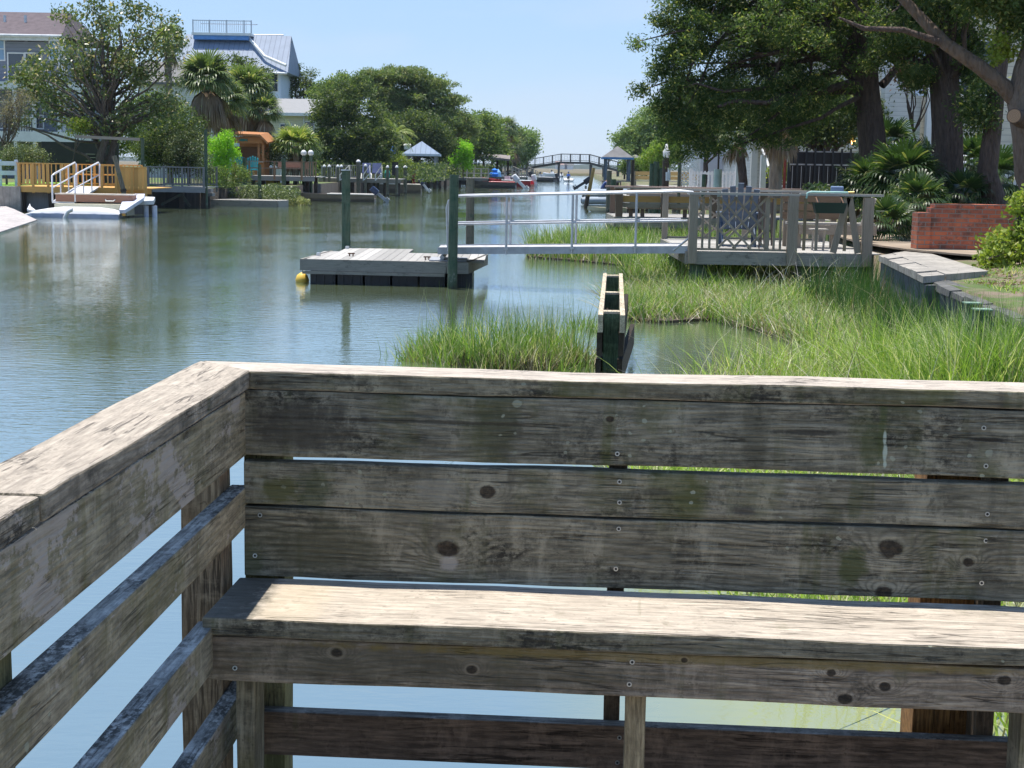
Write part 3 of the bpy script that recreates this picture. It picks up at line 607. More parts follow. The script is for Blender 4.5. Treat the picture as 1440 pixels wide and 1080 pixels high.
for x in (2.74,4.2,5.6): PW(dk,'post',MB().box(x-.05,x+.05,28.0,28.1,.3,1.626),DV)
def bal(u,w_=.04,y=23.98,m=DV,D=24): x=(u-720)/2150*D; PW(dk,'baluster',MB().box(x-w_/2,x+w_/2,y,y+.035,.79,1.60),m)
for u in (983,993,1004,1073,1083,1092): bal(u,.035 if u!=1073 else .07)
for u in (1125,1142,1182): bal(u,.045,23.96,YL if u!=1142 else DV)
def lattice(x0,x1,y,z0,z1,m):
    mb=MB(); w_=x1-x0; h=z1-z0
    for s in (1,-1):
        for off in (-.62,-.31,0,.31,.62):
            ps=[]
            # line: x from x0..x1, z = s*(x-xc)*h/w + zc + off*h
            for k in range(81):
                x=x0+w_*k/80; z=s*(x-(x0+x1)/2)*h/w_+(z0+z1)/2+off*h
                if z0<=z<=z1: ps.append((x,y+(.022 if s>0 else 0),z))
            if len(ps)>4: mb.bar(ps[0],ps[-1],.02,.032,up=(0,1,0.001)) if False else mb.bar(ps[0],ps[-1],.032,.02,up=(0,1,0))
    return mb
PW(dk,'lattice_panel',lattice(3.18,3.93,23.98,.80,1.60,DV),DV)
PW(dk,'lattice_panel',lattice(3.15,4.15,28.03,.80,1.60,DV),DV)
PW(dk,'bottom_rail',MB().box(2.8,4.25,23.975,24.02,.765,.80),DV); PW(dk,'bottom_rail',MB().box(2.8,5.5,28.02,28.07,.765,.80),DV)
for (xa,xb) in ((5.17,4.98),(5.20,5.37),): PW(dk,'brace',MB().bar((xb,23.97,.76),(xa,23.97,1.62),.10,.035,up=(0,1,0)),DV)
PW(dk,'brace',MB().bar((5.7,25.2,1.15),(5.82,25.0,1.6),.09,.035,up=(0,1,0)),DT)
for x,y in ((2.92,24.25),(4.6,24.4),(5.55,24.4),(2.92,27.6),(5.5,27.7)): PW(dk,'pile',MB().cyl(x,y,-1.4,.53,.14,14),PIL)
bn=T('deck_bench','brown slatted bench with a back, standing on the right half of the lattice-railed deck','bench',(5.1,26,.75))
PW(bn,'seat',MB().box(4.55,5.98,25.5,25.68,1.14,1.175).box(4.55,5.98,25.69,25.9,1.14,1.175),DT); PW(bn,'apron',MB().box(4.72,6.0,25.46,25.50,.98,1.135),DW)
for z in (1.22,1.36,1.50): PW(bn,'back_slat',MB().box(4.5,5.5,26.0,26.035,z,z+.115),BRW)
for x in (4.72,5.3,5.9): PW(bn,'leg',MB().box(x-.045,x+.045,25.52,25.6,.752,1.138),DV); 
for x in (4.6,5.4): PW(bn,'back_post',MB().box(x-.045,x+.045,26.037,26.12,.752,1.62),DV)
ta=T('side_table','small pale slatted table standing under the bench end on the lattice-railed deck','table',(5.05,24.9,.75))
PW(ta,'top',MB().box(4.78,5.05,24.7,25.0,1.08,1.1),DT)
for x in (4.82,5.0): PW(ta,'leg',MB().bar((x,24.85,.752),(x+.02,24.85,1.08),.03,.03),DT)
fb=T('planter_box','long dark green planter hanging below the deck rail next to the braces','planter',(4.86,23.85,1.5))
PW(fb,'box',MB().add([(4.64,23.72,1.38),(5.07,23.72,1.38),(5.07,23.88,1.38),(4.64,23.88,1.38),(4.60,23.68,1.54),(5.11,23.68,1.54),(5.11,23.885,1.54),(4.60,23.885,1.54)],[(3,2,1,0),(0,1,5,4),(1,2,6,5),(2,3,7,6),(3,0,4,7)]),mat('dark green plastic',(.012,.035,.028),.5))
PW(fb,'hanger',MB().bar((4.66,23.7,1.54),(4.66,23.93,1.637),.02,.006).bar((5.05,23.7,1.54),(5.05,23.93,1.637),.02,.006),mat('rusty iron',(.12,.06,.035)))
hs=T('garden_hose','pale turquoise strip lying along the deck rail cap above the green planter','hose',(4.9,24,1.68))
PW(hs,'hose',MB().tube([(4.52,23.92,1.60),(4.53,23.9,1.68),(4.6,23.95,1.70),(4.8,23.99,1.697),(5.0,23.94,1.70),(5.18,23.99,1.697)],.016,8),mat('turquoise rubber',(.35,.55,.50),.5)); PW(hs,'nozzle',MB().tube([(5.18,23.99,1.70),(5.27,23.97,1.70)],[.016,.022],8),mat('brass',(.4,.3,.12),.4,metal=.8))
# adirondack chair
def adirondack(name,label,loc,rz,m,group=None):
    c=T(name,label,'chair',loc,rz,group)
    for i in range(5):
        x=-.24+i*.12; hh=.95+.05*(2-abs(i-2)); P(c,'back_slat',MB().bar((x*.85,.12,.28),(x*1.1,.42,hh),.095,.02,up=(0,1,0)),m)
    P(c,'seat',MB().bar((0,-.35,.38),(0,.12,.29),.5,.02),m)
    for s in (-1,1):
        P(c,'arm_rest',MB().box(s*.31-.06,s*.31+.06,-.42,.32,.54,.56),m); P(c,'leg',MB().box(s*.29-.045,s*.29+.045,-.38,-.35,0,.54),m); P(c,'leg',MB().bar((s*.27,-.36,.33),(s*.27,.45,.02),.025,.12),m)
    return c
adirondack('adirondack_chair','blue-grey slatted lounge chair behind the lattice railing of the deck',(3.78,26.0,.752),math.radians(175),mat('blue grey painted wood',(.085,.115,.16),.7,.25,10))
gr=T('folding_chair','dark slatted folded chair leaning by the posts on the lattice-railed deck','chair',(4.15,25.2,.75))
for k in range(4): PW(gr,'slat',MB().bar((4.03+k*.06,25.1,.80),(4.03+k*.06,25.3,1.5),.035,.02,up=(0,1,0)),mat('dark stained wood',(.045,.035,.03)))
PW(gr,'frame',MB().bar((4.0,25.08,.75),(4.0,25.3,1.55),.02,.03).bar((4.24,25.08,.75),(4.24,25.3,1.55),.02,.03),mat('dark stained wood',(.045,.035,.03)))
# ================================================================ timber groin in the foreground marsh
gn=T('timber_groin','narrow line of green square posts boxed between two pale planks, standing in the water','groin',(1.0,15,0))
SQ=wood('square green post',(.10,.17,.12),(.035,.07,.05),axis='Z',mildew=.5,algae=.3,rings=.3,near=True,wet=.12); PALEW=wood('bleached plank',(.60,.55,.46),(.44,.39,.31),axis='Y',near=True)
DKP=wood('rotten dark plank',(.05,.042,.035),(.02,.017,.014),axis='Y',near=True)
def gx(y): return .862+(y-13.3)*(1.165-.862)/4.7
for y,zt_ in ((13.3,.745),(15.5,.735),(18.0,.735)):
    x=gx(y); PW(gn,'post',MB().box(x-.07,x+.07,y,y+.14,-1.5,zt_),SQ); PW(gn,'crossbar',MB().box(x-.072,x+.072,y-.002,y+.145,zt_+.002,zt_+.022),PALEW)
for s in (-1,1):
    a=Vector((gx(12.95)+s*.094,12.95,0)); b=Vector((gx(18.3)+s*.094,18.3,0))
    PW(gn,'side_plank',MB().bar(a+Vector((0,.05,.69)),b+Vector((0,0,.69)),.042,.15),PALEW)
    PW(gn,'side_plank',MB().bar(a+Vector((0,.15,.50)),b+Vector((0,-1,.50)),.045,.20),DKP,label='dark rotten lower plank'); PW(gn,'side_plank',MB().bar(a+Vector((0,.25,.25)),b+Vector((0,-2,.25)),.045,.22),DKP,label='dark rotten lower plank')
for k,(u,vt,D) in enumerate([(1367,427,13.6),(1381,436,12.9)]):
    p=A(u,vt,D); o=T('square_post',['far green square-topped pile in front of the dark seawall','near green square-topped pile in front of the dark seawall, lower right'][k],'post',(p.x,D,0),group='green pile stubs by the seawall')
    P(o,'shaft',MB().box(-.068,.068,-.068,.068,-1.5,p.z),SQ); P(o,'cap',MB().box(-.072,.072,-.072,.072,p.z+.001,p.z+.012),mat('pale green cap',(.2,.3,.22)))
# ================================================================ docks further along the right bank
def plankdock(name,label,x0,x1,y0,y1,z,cat='dock',piles=(),post_m=None,fm=None):
    o=T(name,label,cat,((x0+x1)/2,y0,0)); mb=MB(); y=y0
    while y<y1: mb.box(x0,x1,y,y+.14,z-.04,z); y+=.15
    PW(o,'floor_boards',mb,plankx); PW(o,'fascia',MB().box(x0,x1,y0-.045,y0-.003,z-.26,z-.005).box(x0-.045,x0-.003,y0,y1,z-.26,z-.005),fm or fasc)
    for (x,yy) in piles: PW(o,'pile',MB().cyl(x,yy,-1.5,z-.05,.13,12),post_m or DKW)
    return o
DKW=wood('dark wet timber',(.07,.055,.04),(.03,.024,.018),axis='Z'); TAN=wood('orange tan board',(.62,.37,.14),(.46,.26,.09)); PNK=wood('pinkish board',(.55,.40,.33),(.40,.28,.23)); BRV=wood('brown upright',(.26,.175,.12),(.15,.10,.07),axis='Z')
da=plankdock('bench_dock','dark brown dock with built-in tan bench backs just beyond the gangway',2.6,8.2,39.6,43.0,.78,piles=[(2.85,39.9),(3.3,39.9),(4.9,40),(6.6,40),(2.9,42.5),(5,42.5)])
for x in (2.68,3.85,5.1,6.4,7.6): PW(da,'post',MB().box(x-.09,x+.09,39.62,39.74,.60,1.50),BRV)
for x0_,x1_ in ((2.78,3.75),(3.96,5.0),(5.2,6.3),(6.5,7.5)):
    PW(da,'back_board',MB().box(x0_,x1_,39.70,39.74,1.16,1.32),TAN); PW(da,'back_board',MB().box(x0_,x1_,39.70,39.74,1.02,1.13),DW)
PW(da,'seat',MB().box(2.9,7.6,39.75,40.2,.985,1.02),PNK)
for x in (3.0,3.3,3.9,4.4,5.1,5.6,6.3,7.0): PW(da,'seat_leg',MB().box(x-.05,x+.05,39.80,39.9,.782,.98),BRV)
PW(da,'rail_cap',MB().box(2.55,7.9,39.55,39.82,1.502,1.54),DW)
PW(da,'rail_cap',MB().box(2.5,8.0,42.6,42.9,1.50,1.54),PNK)
for x in (2.7,5,7.5): PW(da,'post',MB().box(x-.07,x+.07,42.65,42.8,.6,1.498),BRV)
db=plankdock('plank_dock','long grey and reddish plank dock behind the tan bench-back dock',3.9,9.5,52,57,1.08,piles=[(4.1,52.2),(6,52.2),(8,52.2),(4.2,56)])
PW(db,'kerb_board',MB().box(3.85,9.5,51.95,52.1,1.1,1.2),PNK); PW(db,'kerb_board',MB().box(3.9,9.5,54,54.15,1.1,1.22),DW); PW(db,'kerb_board',MB().box(4.1,9.5,56.4,56.55,1.12,1.27),BRV)
dc=plankdock('yellow_bench_dock','dock with bright yellow-tan bench backs near the white fence on the right bank',6.2,10.5,74,80,1.2,piles=[(6.4,74.2),(8,74.2),(9.5,74.2)])
YTN=wood('yellow tan board',(.62,.42,.17),(.48,.31,.12))
for x0_,x1_ in ((5.9,7.0),(7.05,8.15),(8.2,9.0)): 
    PW(dc,'back_board',MB().box(x0_,x1_,76,76.05,1.72,1.9),YTN); PW(dc,'back_board',MB().box(x0_,x1_,76,76.05,1.52,1.68),YTN)
for x in (5.9,7.02,8.18,9.02): PW(dc,'post',MB().box(x-.05,x+.05,76.06,76.16,1.2,1.9),DV)
PW(dc,'seat',MB().box(5.9,9.0,75.4,75.9,1.42,1.46),DT)
# pilings and posts on the right bank
for (u,D,vt,r,lb,m,cp_) in [
 (890,95,205+20,.11,'leftmost dark pile beside the blue-edged boathouse roof',DKW,None),(917,60,230,.10,'first of the close green piles behind the yellow-tan bench backs',PIL,None),(923,62,227,.12,'second and taller of the close green piles behind the yellow-tan bench backs',PIL,None),
 (931,62,236,.12,'short broad green pile right of the pair behind the yellow-tan bench backs',PIL,None),(937,57,222,.13,'dark pile topped by a white lamp behind the yellow-tan bench backs',DKW,'lamp'),
 (956,50,222,.055,'slim grey pole in front of the white lattice screen',PILB,None),(990,50,245,.07,'short dark post in front of the white picket fence',PIL,None),(1010,48,238,.13,'pale green post with a thin rod on top before the white picket fence',mat('pale green post',(.40,.48,.42)),'rod'),
 (863,66,252,.12,'green pile left of the nearest brown dock post at the canal edge',PIL,None),(857,70,240,.12,'taller thin pile standing by the outboard boats on the right',PILB,None)]:
    o=piling(u,D,vt,r,lb,m)
    z=A(u,vt,D).z
    if cp_=='lamp': P(o,'lamp',MB().lathe((0,0,z),[(.10,0),(.13,.08),(.13,.26),(.06,.34),(.04,.5),(.001,.52)],12),WHT)
    if cp_=='rod': P(o,'rod',MB().cyl(0,0,z+.001,z+.9,.03,6),DKW)
lp=T('slanted_pole','yellowish bare pole slanting out of the water beside the tilted outboard','pole',(A(828,290,78).x,78,0))
p0=A(827,276,78); p1=A(835,236,78); P(lp,'shaft',MB().tube([Vector((p0.x-.02,78,.62))-lp.location,p0-lp.location,p1-lp.location],[.10,.10,.085],8),wood('yellow pole',(.55,.38,.15),(.33,.22,.1),axis='Z')); P(lp,'wet_foot',MB().tube([Vector((p0.x-.25,78,-1.2))-lp.location,Vector((p0.x-.02,78,.615))-lp.location],[.11,.11],8),DKW)
pv=T('pvc_pipes','two short white plastic pipes standing on the far plank dock','pipe',(A(938,255,50).x,50,1.0))
for u,vt in ((938,242),(941,236)): 
    a=A(u,254,50);b=A(u,vt,50); PW(pv,'pipe',MB().tube([a,b],.045,8),WHT)
# ================================================================ right bank: fences, stairs, houses
def sidingmat(name,col,lap=.12):
    t=NT(name); o=t.obj(); x,y,z=t.sep(o); f=t.ma('FRACT',t.ma('DIVIDE',z,lap)); n=t.noise(t.map(o,(1,1,8)),2,4)
    c=t.mix(t.rng(n,.3,.7),tuple(k*.85 for k in col),col); c=t.mix(t.ma('GREATER_THAN',f,.93),c,tuple(k*.45 for k in col))
    return t.done(t.bsdf(c,.6,t.bump(f,.6,.02)))
BEI=sidingmat('beige lap siding',(.64,.59,.48),.2); WSD=sidingmat('white lap siding',(.72,.72,.70),.13)
GLS=mat('window glass',(.05,.06,.075),.08,.1,1,spec=.8); IRON=mat('black iron',(.015,.015,.017),.5,.1)
def window(par,x,y,z,w_,h,m=WHT,g=GLS,sh=None):
    f=PW(par,'window',MB().box(x-w_/2-.07,x+w_/2+.07,y-.04,y-.003,z-.07,z).box(x-w_/2-.07,x+w_/2+.07,y-.04,y-.003,z+h,z+h+.07).box(x-w_/2-.07,x-w_/2,y-.04,y-.003,z,z+h).box(x+w_/2,x+w_/2+.07,y-.04,y-.003,z,z+h).box(x-w_/2,x+w_/2,y-.035,y-.004,z+h/2-.025,z+h/2+.025),m)
    g_=PW(f,'pane',MB().add([(x-w_/2,y-.012,z),(x+w_/2,y-.012,z),(x+w_/2,y-.012,z+h),(x-w_/2,y-.012,z+h)],[(0,1,2,3)]),g)
    return f
hb=T('beige_house','beige lap-sided house with white trim behind the black iron fence and large cedars','house',(15,46,1))
PW(hb,'wall',MB().box(12.3,24,46,54,.9,9),BEI)
PW(hb,'corner_board',MB().box(12.15,12.298,45.95,46.2,.9,9).box(14.9,15.15,45.94,45.998,.9,9),WHT)
PW(hb,'band_board',MB().box(12.3,24,45.93,45.997,2.55,2.8),WHT); PW(hb,'garage_opening',MB().box(13.0,14.6,45.95,45.996,1.0,2.4),mat('dark recess',(.03,.03,.03)))
for x,z in ((13.6,4.4),(13.6,6.6),(16.3,4.4)): window(hb,x,46,z,1.0,1.5)
for z in (4.3,6.5):
    f=PW(hb,'shutter',MB().box(11.75,12.1,45.9,45.94,z,z+1.6),mat('blue white shutter',(.6,.68,.78)))
PW(hb,'roof',MB().add([(11.8,45.5,9),(24.5,45.5,9),(24.5,54.5,9),(11.8,54.5,9),(11.8,50,12.5),(24.5,50,12.5)],[(0,1,5,4),(2,3,4,5),(1,2,5),(3,0,4),(3,2,1,0)]),ROOFG)
PW(hb,'garage_wall',MB().box(11.0,12.1,46.5,47,.9,8.4),WSD)
for x in (15.4,): PW(hb,'porch_post',MB().box(x-.1,x+.1,45.2,45.4,.9,3),WHT)
# lower porch with amber light glow seen in photo
pl=T('porch_lamp','small lit amber wall lamp under the porch behind the left cedar trunk','lamp',A(1200,200,47))
P(pl,'bracket',MB().box(-.03,.03,.02,.3,-.02,.02),IRON)
t_=NT('amber lamp glow'); E_=t_.n('ShaderNodeEmission',{0:(1,.5,.15,1),1:6.0}).outputs[0]
P(pl,'bulb',MB().lathe((0,0,0),[(.001,-.08),(.06,-.05),(.07,.03),(.03,.08),(.001,.09)],10),t_.done(E_))
hw=T('white_house','white lap-sided house with an upper porch behind the outdoor stairs','house',(10,62,1))
PW(hw,'wall',MB().box(9.4,13.9,62,70,.9,8),WSD); PW(hw,'porch_slab',MB().box(9.2,16,60.2,61.99,3.0,3.2),WHT)
for x in (9.3,11.2,13.4,15.6): PW(hw,'porch_post',MB().box(x-.12,x+.12,60.25,60.5,.9,7.4),WHT)
mb=MB(); x=9.4
while x<15.6: mb.box(x,x+.05,60.3,60.35,3.3,4.1); x+=.16
PW(hw,'porch_railing',mb.box(9.3,15.7,60.28,60.36,4.1,4.17),WHT)
for x in (10.3,12.3): window(hw,x,62,1.3,.9,1.5); window(hw,x,62,4.2,.9,1.6)
PW(hw,'roof',MB().add([(8.9,59.8,7.4),(16.2,59.8,7.4),(16.2,70.5,7.4),(8.9,70.5,7.4),(8.9,65,10.8),(16.2,65,10.8)],[(0,1,5,4),(2,3,4,5),(1,2,5),(3,0,4),(3,2,1,0)]),ROOFG)
PW(hw,'under_wall',MB().box(13.9,16,62,70,.9,3.2),mat('grey brown plaster',(.25,.22,.19)))
st=T('outdoor_stairs','white open stair flight with pickets climbing right above the black fence','stairs',(10,55,1))
s0=A(1092,258,55); s1=A(1172,208,55)
for dy in (0,1.1):
    PW(st,'stringer',MB().bar((s0.x,55+dy,s0.z-.1),(s1.x,55+dy,s1.z-.1),.05,.28),WHT)
    PW(st,'handrail',MB().bar((s0.x,55+dy,s0.z+1.0),(s1.x,55+dy,s1.z+1.0),.07,.06),WHT)
    mb=MB()
    for k in range(15):
        q=s0.lerp(s1,(k+.3)/15); mb.box(q.x-.02,q.x+.02,55+dy-.02,55+dy+.02,q.z+.05,q.z+.98)
    PW(st,'baluster_row',mb,WHT)
for k in range(8):
    q=s0.lerp(s1,(k+.5)/8); PW(st,'tread',MB().box(q.x-.17,q.x+.17,55.03,56.07,q.z+.02,q.z+.07),mat('brown tread',(.12,.07,.05)))
for q in (s0,s1): PW(st,'newel_post',MB().box(q.x-.07,q.x+.07,54.95,55.09,.9,q.z+1.15),WHT)
PW(st,'landing',MB().box(s1.x,s1.x+2.4,55,56.2,s1.z-.1,s1.z+.05),WHT)
st2=T('front_steps','white-posted steps with dark open risers at the left foot of the white stair rail','stairs',(8.7,52,1))
for u in (1037,1072): 
    a=A(u,268,52); b=A(u,218,52); PW(st2,'newel_post',MB().box(a.x-.09,a.x+.09,51.9,52.1,.9,b.z),WHT)
for k in range(5): PW(st2,'tread',MB().box(8.72,9.38,51.98+k*.28,52.25+k*.28,1.05+k*.17,1.10+k*.17),mat('dark tread',(.06,.055,.055)))
PW(st2,'handrail',MB().bar((8.60,52,1.95),(8.6,54,2.75),.07,.07).bar((9.45,52,1.95),(9.45,54,2.75),.07,.07),WHT)
mb=MB()
for k in range(5): mb.box(8.72+k*.13,8.75+k*.13,53.5,53.54,1.9,2.7)
PW(st2,'baluster_row',mb,WHT)
rp=T('red_post','slim rusty red post at the corner of the black fence','post',(A(1104,230,46).x,46,0)); P(rp,'shaft',MB().tube([(0,0,.9),(0,0,A(1104,198,46).z)],.045,8),mat('rust red',(.28,.05,.03),.7,.3,8)); P(rp,'finial',MB().lathe((0,0,A(1104,198,46).z),[(.05,0),(.05,.03),(.001,.06)],8),mat('rust red',(.28,.05,.03)))
wp=T('white_post','slim white post left of the rusty red one','post',(A(1095,230,46).x,46,0)); P(wp,'shaft',MB().box(-.045,.045,-.045,.045,.9,A(1095,216,46).z),WHT); P(wp,'cap',MB().box(-.06,.06,-.06,.06,A(1095,216,46).z+.001,A(1095,216,46).z+.03),WHT)
# white picket fence and lattice screen
pf=T('picket_fence','white picket fence running in front of the pale screen on the right bank','fence',(7,56,.9))
mb=MB(); x=A(975,250,56).x; xe=A(1045,250,56).x
while x<xe: mb.box(x,x+.06,56,56.03,1.0,1.98+.0); x+=.13
PW(pf,'pickets',mb,WHT); PW(pf,'rail',MB().box(A(972,250,56).x,xe,56.031,56.07,1.85,1.93),WHT); PW(pf,'rail',MB().box(A(972,250,56).x,xe,56.031,56.07,1.1,1.18),WHT)
for u in (972,1010,1045): PW(pf,'post',MB().box(A(u,250,56).x-.06,A(u,250,56).x+.06,56.0,56.12,.8,2.05),WHT)
ls=T('lattice_screen','tall white lattice screen left of the pale board wall on the right bank','fence',(8,72,.9))
xa=A(958,230,72).x; xb=A(984,230,72).x; mb=MB(); n=12; za,zb_=1.1,3.1
for s in (1,-1):
    for k in range(-n,n+1):
        pp=[]
        for i in range(61):
            x=xa+(xb-xa)*i/60; z=za+(x-xa)*s+k*.17+(0 if s>0 else 1.0)
            if za<=z<=zb_: pp.append((x,72+(.01 if s>0 else 0),z))
        if len(pp)>2: mb.bar(pp[0],pp[-1],.04,.008,up=(0,1,0))
PW(ls,'lattice',mb,WHT); PW(ls,'frame',MB().box(xa-.05,xa,71.97,72.05,.8,3.15).box(xb,xb+.05,71.97,72.05,.8,3.15).box(xa,xb,71.97,72.05,3.1,3.15),WHT)
bwl=T('board_wall','pale lilac-white board wall behind the picket fence','wall',(9,70,.9)); PW(bwl,'panel',MB().box(A(985,230,70).x,A(1048,230,70).x,70,70.1,.9,2.95),mat('lilac white board',(.62,.60,.64),.7,.06)); PW(bwl,'cap',MB().box(A(985,230,70).x,A(1048,230,70).x,69.95,70.13,2.952,3.0),WHT)
wsh=T('white_shed','small white shed with a low roof beyond the picket fence, under the cedar boughs','shed',(9.5,82,1)); PW(wsh,'wall',MB().box(9.6,12.6,82,85,.8,4.4),WSD)
PW(wsh,'roof',MB().add([(9.3,81.6,4.4),(12.9,81.6,4.4),(12.9,85.4,4.4),(9.3,85.4,4.4),(11.1,81.6,5.4),(11.1,85.4,5.4)],[(0,1,4),(2,3,5),(1,2,5,4),(3,0,4,5),(3,2,1,0)]),ROOFG)
# black privacy fence
bf=T('black_fence','black privacy fence with tall battens and a light seam line, right of the white stairs','fence',(10.5,44,1))
FBK=mat('black screen cloth',(.030,.026,.026),.8,.2,2); FB2=mat('black metal',(.02,.02,.022),.5)
xa=A(1108,240,44).x; xb=A(1232,240,44).x; zt_=A(1170,212,44).z
PW(bf,'panel',MB().box(xa,xb,44,44.03,.8,zt_-.42),FBK); PW(bf,'upper_panel',MB().box(xa,xb,44,44.03,zt_-.38,zt_-.05),FBK)
PW(bf,'seam_strip',MB().box(xa,xb,43.98,44.0,zt_-.42,zt_-.38),mat('grey strip',(.45,.42,.4))); PW(bf,'seam_strip',MB().box(xa,xb,43.98,44.0,zt_-.05,zt_-.02),mat('grey strip',(.45,.42,.4)))
n=11
for k in range(n):
    x=xa+(xb-xa)*k/(n-1); PW(bf,'post',MB().box(x-.025,x+.025,43.93,43.98,.8,zt_+.06),FB2)
    if k<n-1: PW(bf,'batten',MB().box(x+.12,x+.135,43.98,43.999,.9,zt_-.45),mat('grey strip',(.45,.42,.4)))
# iron picket fence right
jf=T('iron_fence','black iron picket fence behind the palmettos in front of the beige house','fence',(13,38,1))
xa=A(1236,230,38).x; xb=xa+9; zt_=A(1400,208,38).z; mb=MB(); x=xa
while x<xb: mb.box(x,x+.018,38,38.018,1.0,zt_); x+=.11
PW(jf,'pickets',mb,IRON); PW(jf,'rail',MB().box(xa,xb,37.98,38.035,zt_-.05,zt_-.02),IRON); PW(jf,'rail',MB().box(xa,xb,37.98,38.035,zt_-.25,zt_-.22),IRON); PW(jf,'rail',MB().box(xa,xb,37.98,38.035,1.1,1.13),IRON)
for k in range(5): PW(jf,'post',MB().box(xa+k*2.2-.03,xa+k*2.2+.03,37.97,38.04,.9,zt_+.08),IRON)
# blue crate-like seat on the deck corner
bc=T('blue_cushion','pale blue-grey padded chair back standing beyond the planter against the black fence','chair',A(1177,271,28.6)); 
P(bc,'back',MB().box(-.12,.12,-.02,.03,-.06,.12),mat('blue grey cushion',(.22,.30,.45),.8),bevel=.02); P(bc,'leg',MB().box(-.1,-.08,.0,.02,-.86,-.06).box(.08,.1,.0,.02,-.86,-.06),IRON)
# parked pale car behind the iron fence
cr_=T('parked_car','pale parked car partly seen through the black iron fence','car',(13.6,43,1.25),0)
prof=[(-2.1,.25),(2.1,.25),(2.15,.6),(1.9,.85),(1.2,.92),(.7,1.38),(-.9,1.42),(-1.6,.95),(-2.1,.85),(-2.18,.5)]
mb=MB(); n=len(prof); vs=[(x,-.85,z) for x,z in prof]+[(x,.85,z) for x,z in prof]; mb.add(vs,[tuple(range(n)),tuple(range(2*n-1,n-1,-1))]+[(i,n+i,n+(i+1)%n,(i+1)%n) for i in range(n)]); P(cr_,'body',mb,mat('silver car paint',(.6,.62,.65),.3,.03,1,spec=.6),bevel=.04)
P(cr_,'side_window',MB().add([(-1.2,-.856,.95),(.95,-.856,.95),(.6,-.856,1.3),(-.85,-.856,1.33)],[(0,1,2,3)]),GLS)
for x in (-1.35,1.35):
    wh=P(cr_,'wheel',MB().tube([(0,-.1,0),(0,.1,0)],[.32,.32],18),mat('tyre rubber',(.02,.02,.02)),(x,-.8,.32)); P(wh,'rim',MB().tube([(0,-.11,0),(0,-.1,0)],[.2,.2],14),ALU)
# ================================================================ bridge
br=T('footbridge','dark arched timber footbridge crossing the far end of the canal','bridge',(8,240,0))
BRC=mat('bridge timber',(.105,.10,.095),.85,.2,1)
bp=[(664,258,245),(706,243,243),(740,235,241),(789,226.6,240),(829,227.4,240),(869,238,240),(900,243,240)]
pts=[A(u,v,D) for u,v,D in bp]
def seg(dz,w_,h,nm,dy=0):
    for a,b in zip(pts,pts[1:]): PW(br,nm,MB().bar(a+Vector((0,dy,dz)),b+Vector((0,dy,dz)),w_,h),BRC)
seg(-.22,2.0,.34,'deck'); seg(1.1,.14,.1,'handrail',-1); seg(1.1,.14,.1,'handrail',1); seg(.12,.08,.08,'toe_rail',-1)
for a,b in zip(pts,pts[1:]):
    n=max(2,round((b-a).length/1.5)); mb=MB(); mc=MB()
    for k in range(n*6):
        q=a.lerp(b,k/(n*6)); mc.box(q.x-.015,q.x+.015,q.y-1.02,q.y-.99,q.z+.1,q.z+1.08)
    PW(br,'picket_row',mc,BRC)
    for k in range(n):
        q=a.lerp(b,k/n)
        for dy in (-1,1): PW(br,'rail_post',MB().box(q.x-.07,q.x+.07,q.y+dy-.07,q.y+dy+.07,q.z-.3,q.z+1.15),BRC)
for u,w_ in ((679,.3),(700,.3),(726,.34),(749,.36),(786,.30),(831,.36),(849,.3),(869,.3),(884,.3)):
    zt_=None
    for a,b,(ua,_,_),(ub,_,_) in zip(pts,pts[1:],bp,bp[1:]):
        if ua<=u<=ub: f=(u-ua)/(ub-ua); q=a.lerp(b,f)
    for dy in (-.85,.85): PW(br,'pier',MB().box(q.x-w_/2,q.x+w_/2,q.y+dy-.15,q.y+dy+.15,-1.5,q.z-.4),BRC)
    PW(br,'cross_beam',MB().box(q.x-.18,q.x+.18,q.y-1.1,q.y+1.1,q.z-.6,q.z-.395),BRC)
# ================================================================ gazebos
def gazebo(name,label,cx,y,w_,zf,ze,zp,roofm,trimm,postm,nm=.22,cup=False,over=.35):
    g=T(name,label,'gazebo',(cx,y,0)); h=w_/2
    for sx in (-1,1):
        for sy in (-1,1): P(g,'post',MB().box(sx*(h-over)-nm/2,sx*(h-over)+nm/2,sy*(h-over)-nm/2,sy*(h-over)+nm/2,zf,ze),postm); 
    for sx in (-1,1): P(g,'bracket',MB().bar((sx*(h-over),-(h-over),ze-.55),(sx*(h-over-.5),-(h-over),ze-.05),.08,.08),postm)
    P(g,'roof',MB().add([(-h,-h,ze+.15),(h,-h,ze+.15),(h,h,ze+.15),(-h,h,ze+.15),(0,0,zp)],[(0,1,4),(1,2,4),(2,3,4),(3,0,4),(3,2,1,0)]),roofm)
    P(g,'eave_trim',MB().box(-h,h,-h-.03,-h,ze-.03,ze+.16).box(-h,h,h,h+.03,ze-.03,ze+.16).box(-h-.03,-h,-h,h,ze-.03,ze+.16).box(h,h+.03,-h,h,ze-.03,ze+.16),trimm)
    P(g,'floor',MB().box(-h,h,-h,h,zf-.2,zf),DW)
    for sx in (-1,0,1): P(g,'pile',MB().cyl(sx*(h-over),-h+.2,-1.5,zf-.2,.14,10),DKW)
    return g
def seamroof(name,col):
    t=NT(name); o=t.obj(); x,y,z=t.sep(o); f=t.ma('GREATER_THAN',t.ma('FRACT',t.ma('MULTIPLY',x,2.2)),.9); n=t.noise(o,1,4)
    c=t.mix(t.rng(n,.3,.7),tuple(k*.85 for k in col),col); c=t.mix(f,c,tuple(k*.6 for k in col)); return t.done(t.bsdf(c,.6,t.bump(f,.5,.03),Specular_IOR_Level=.2))
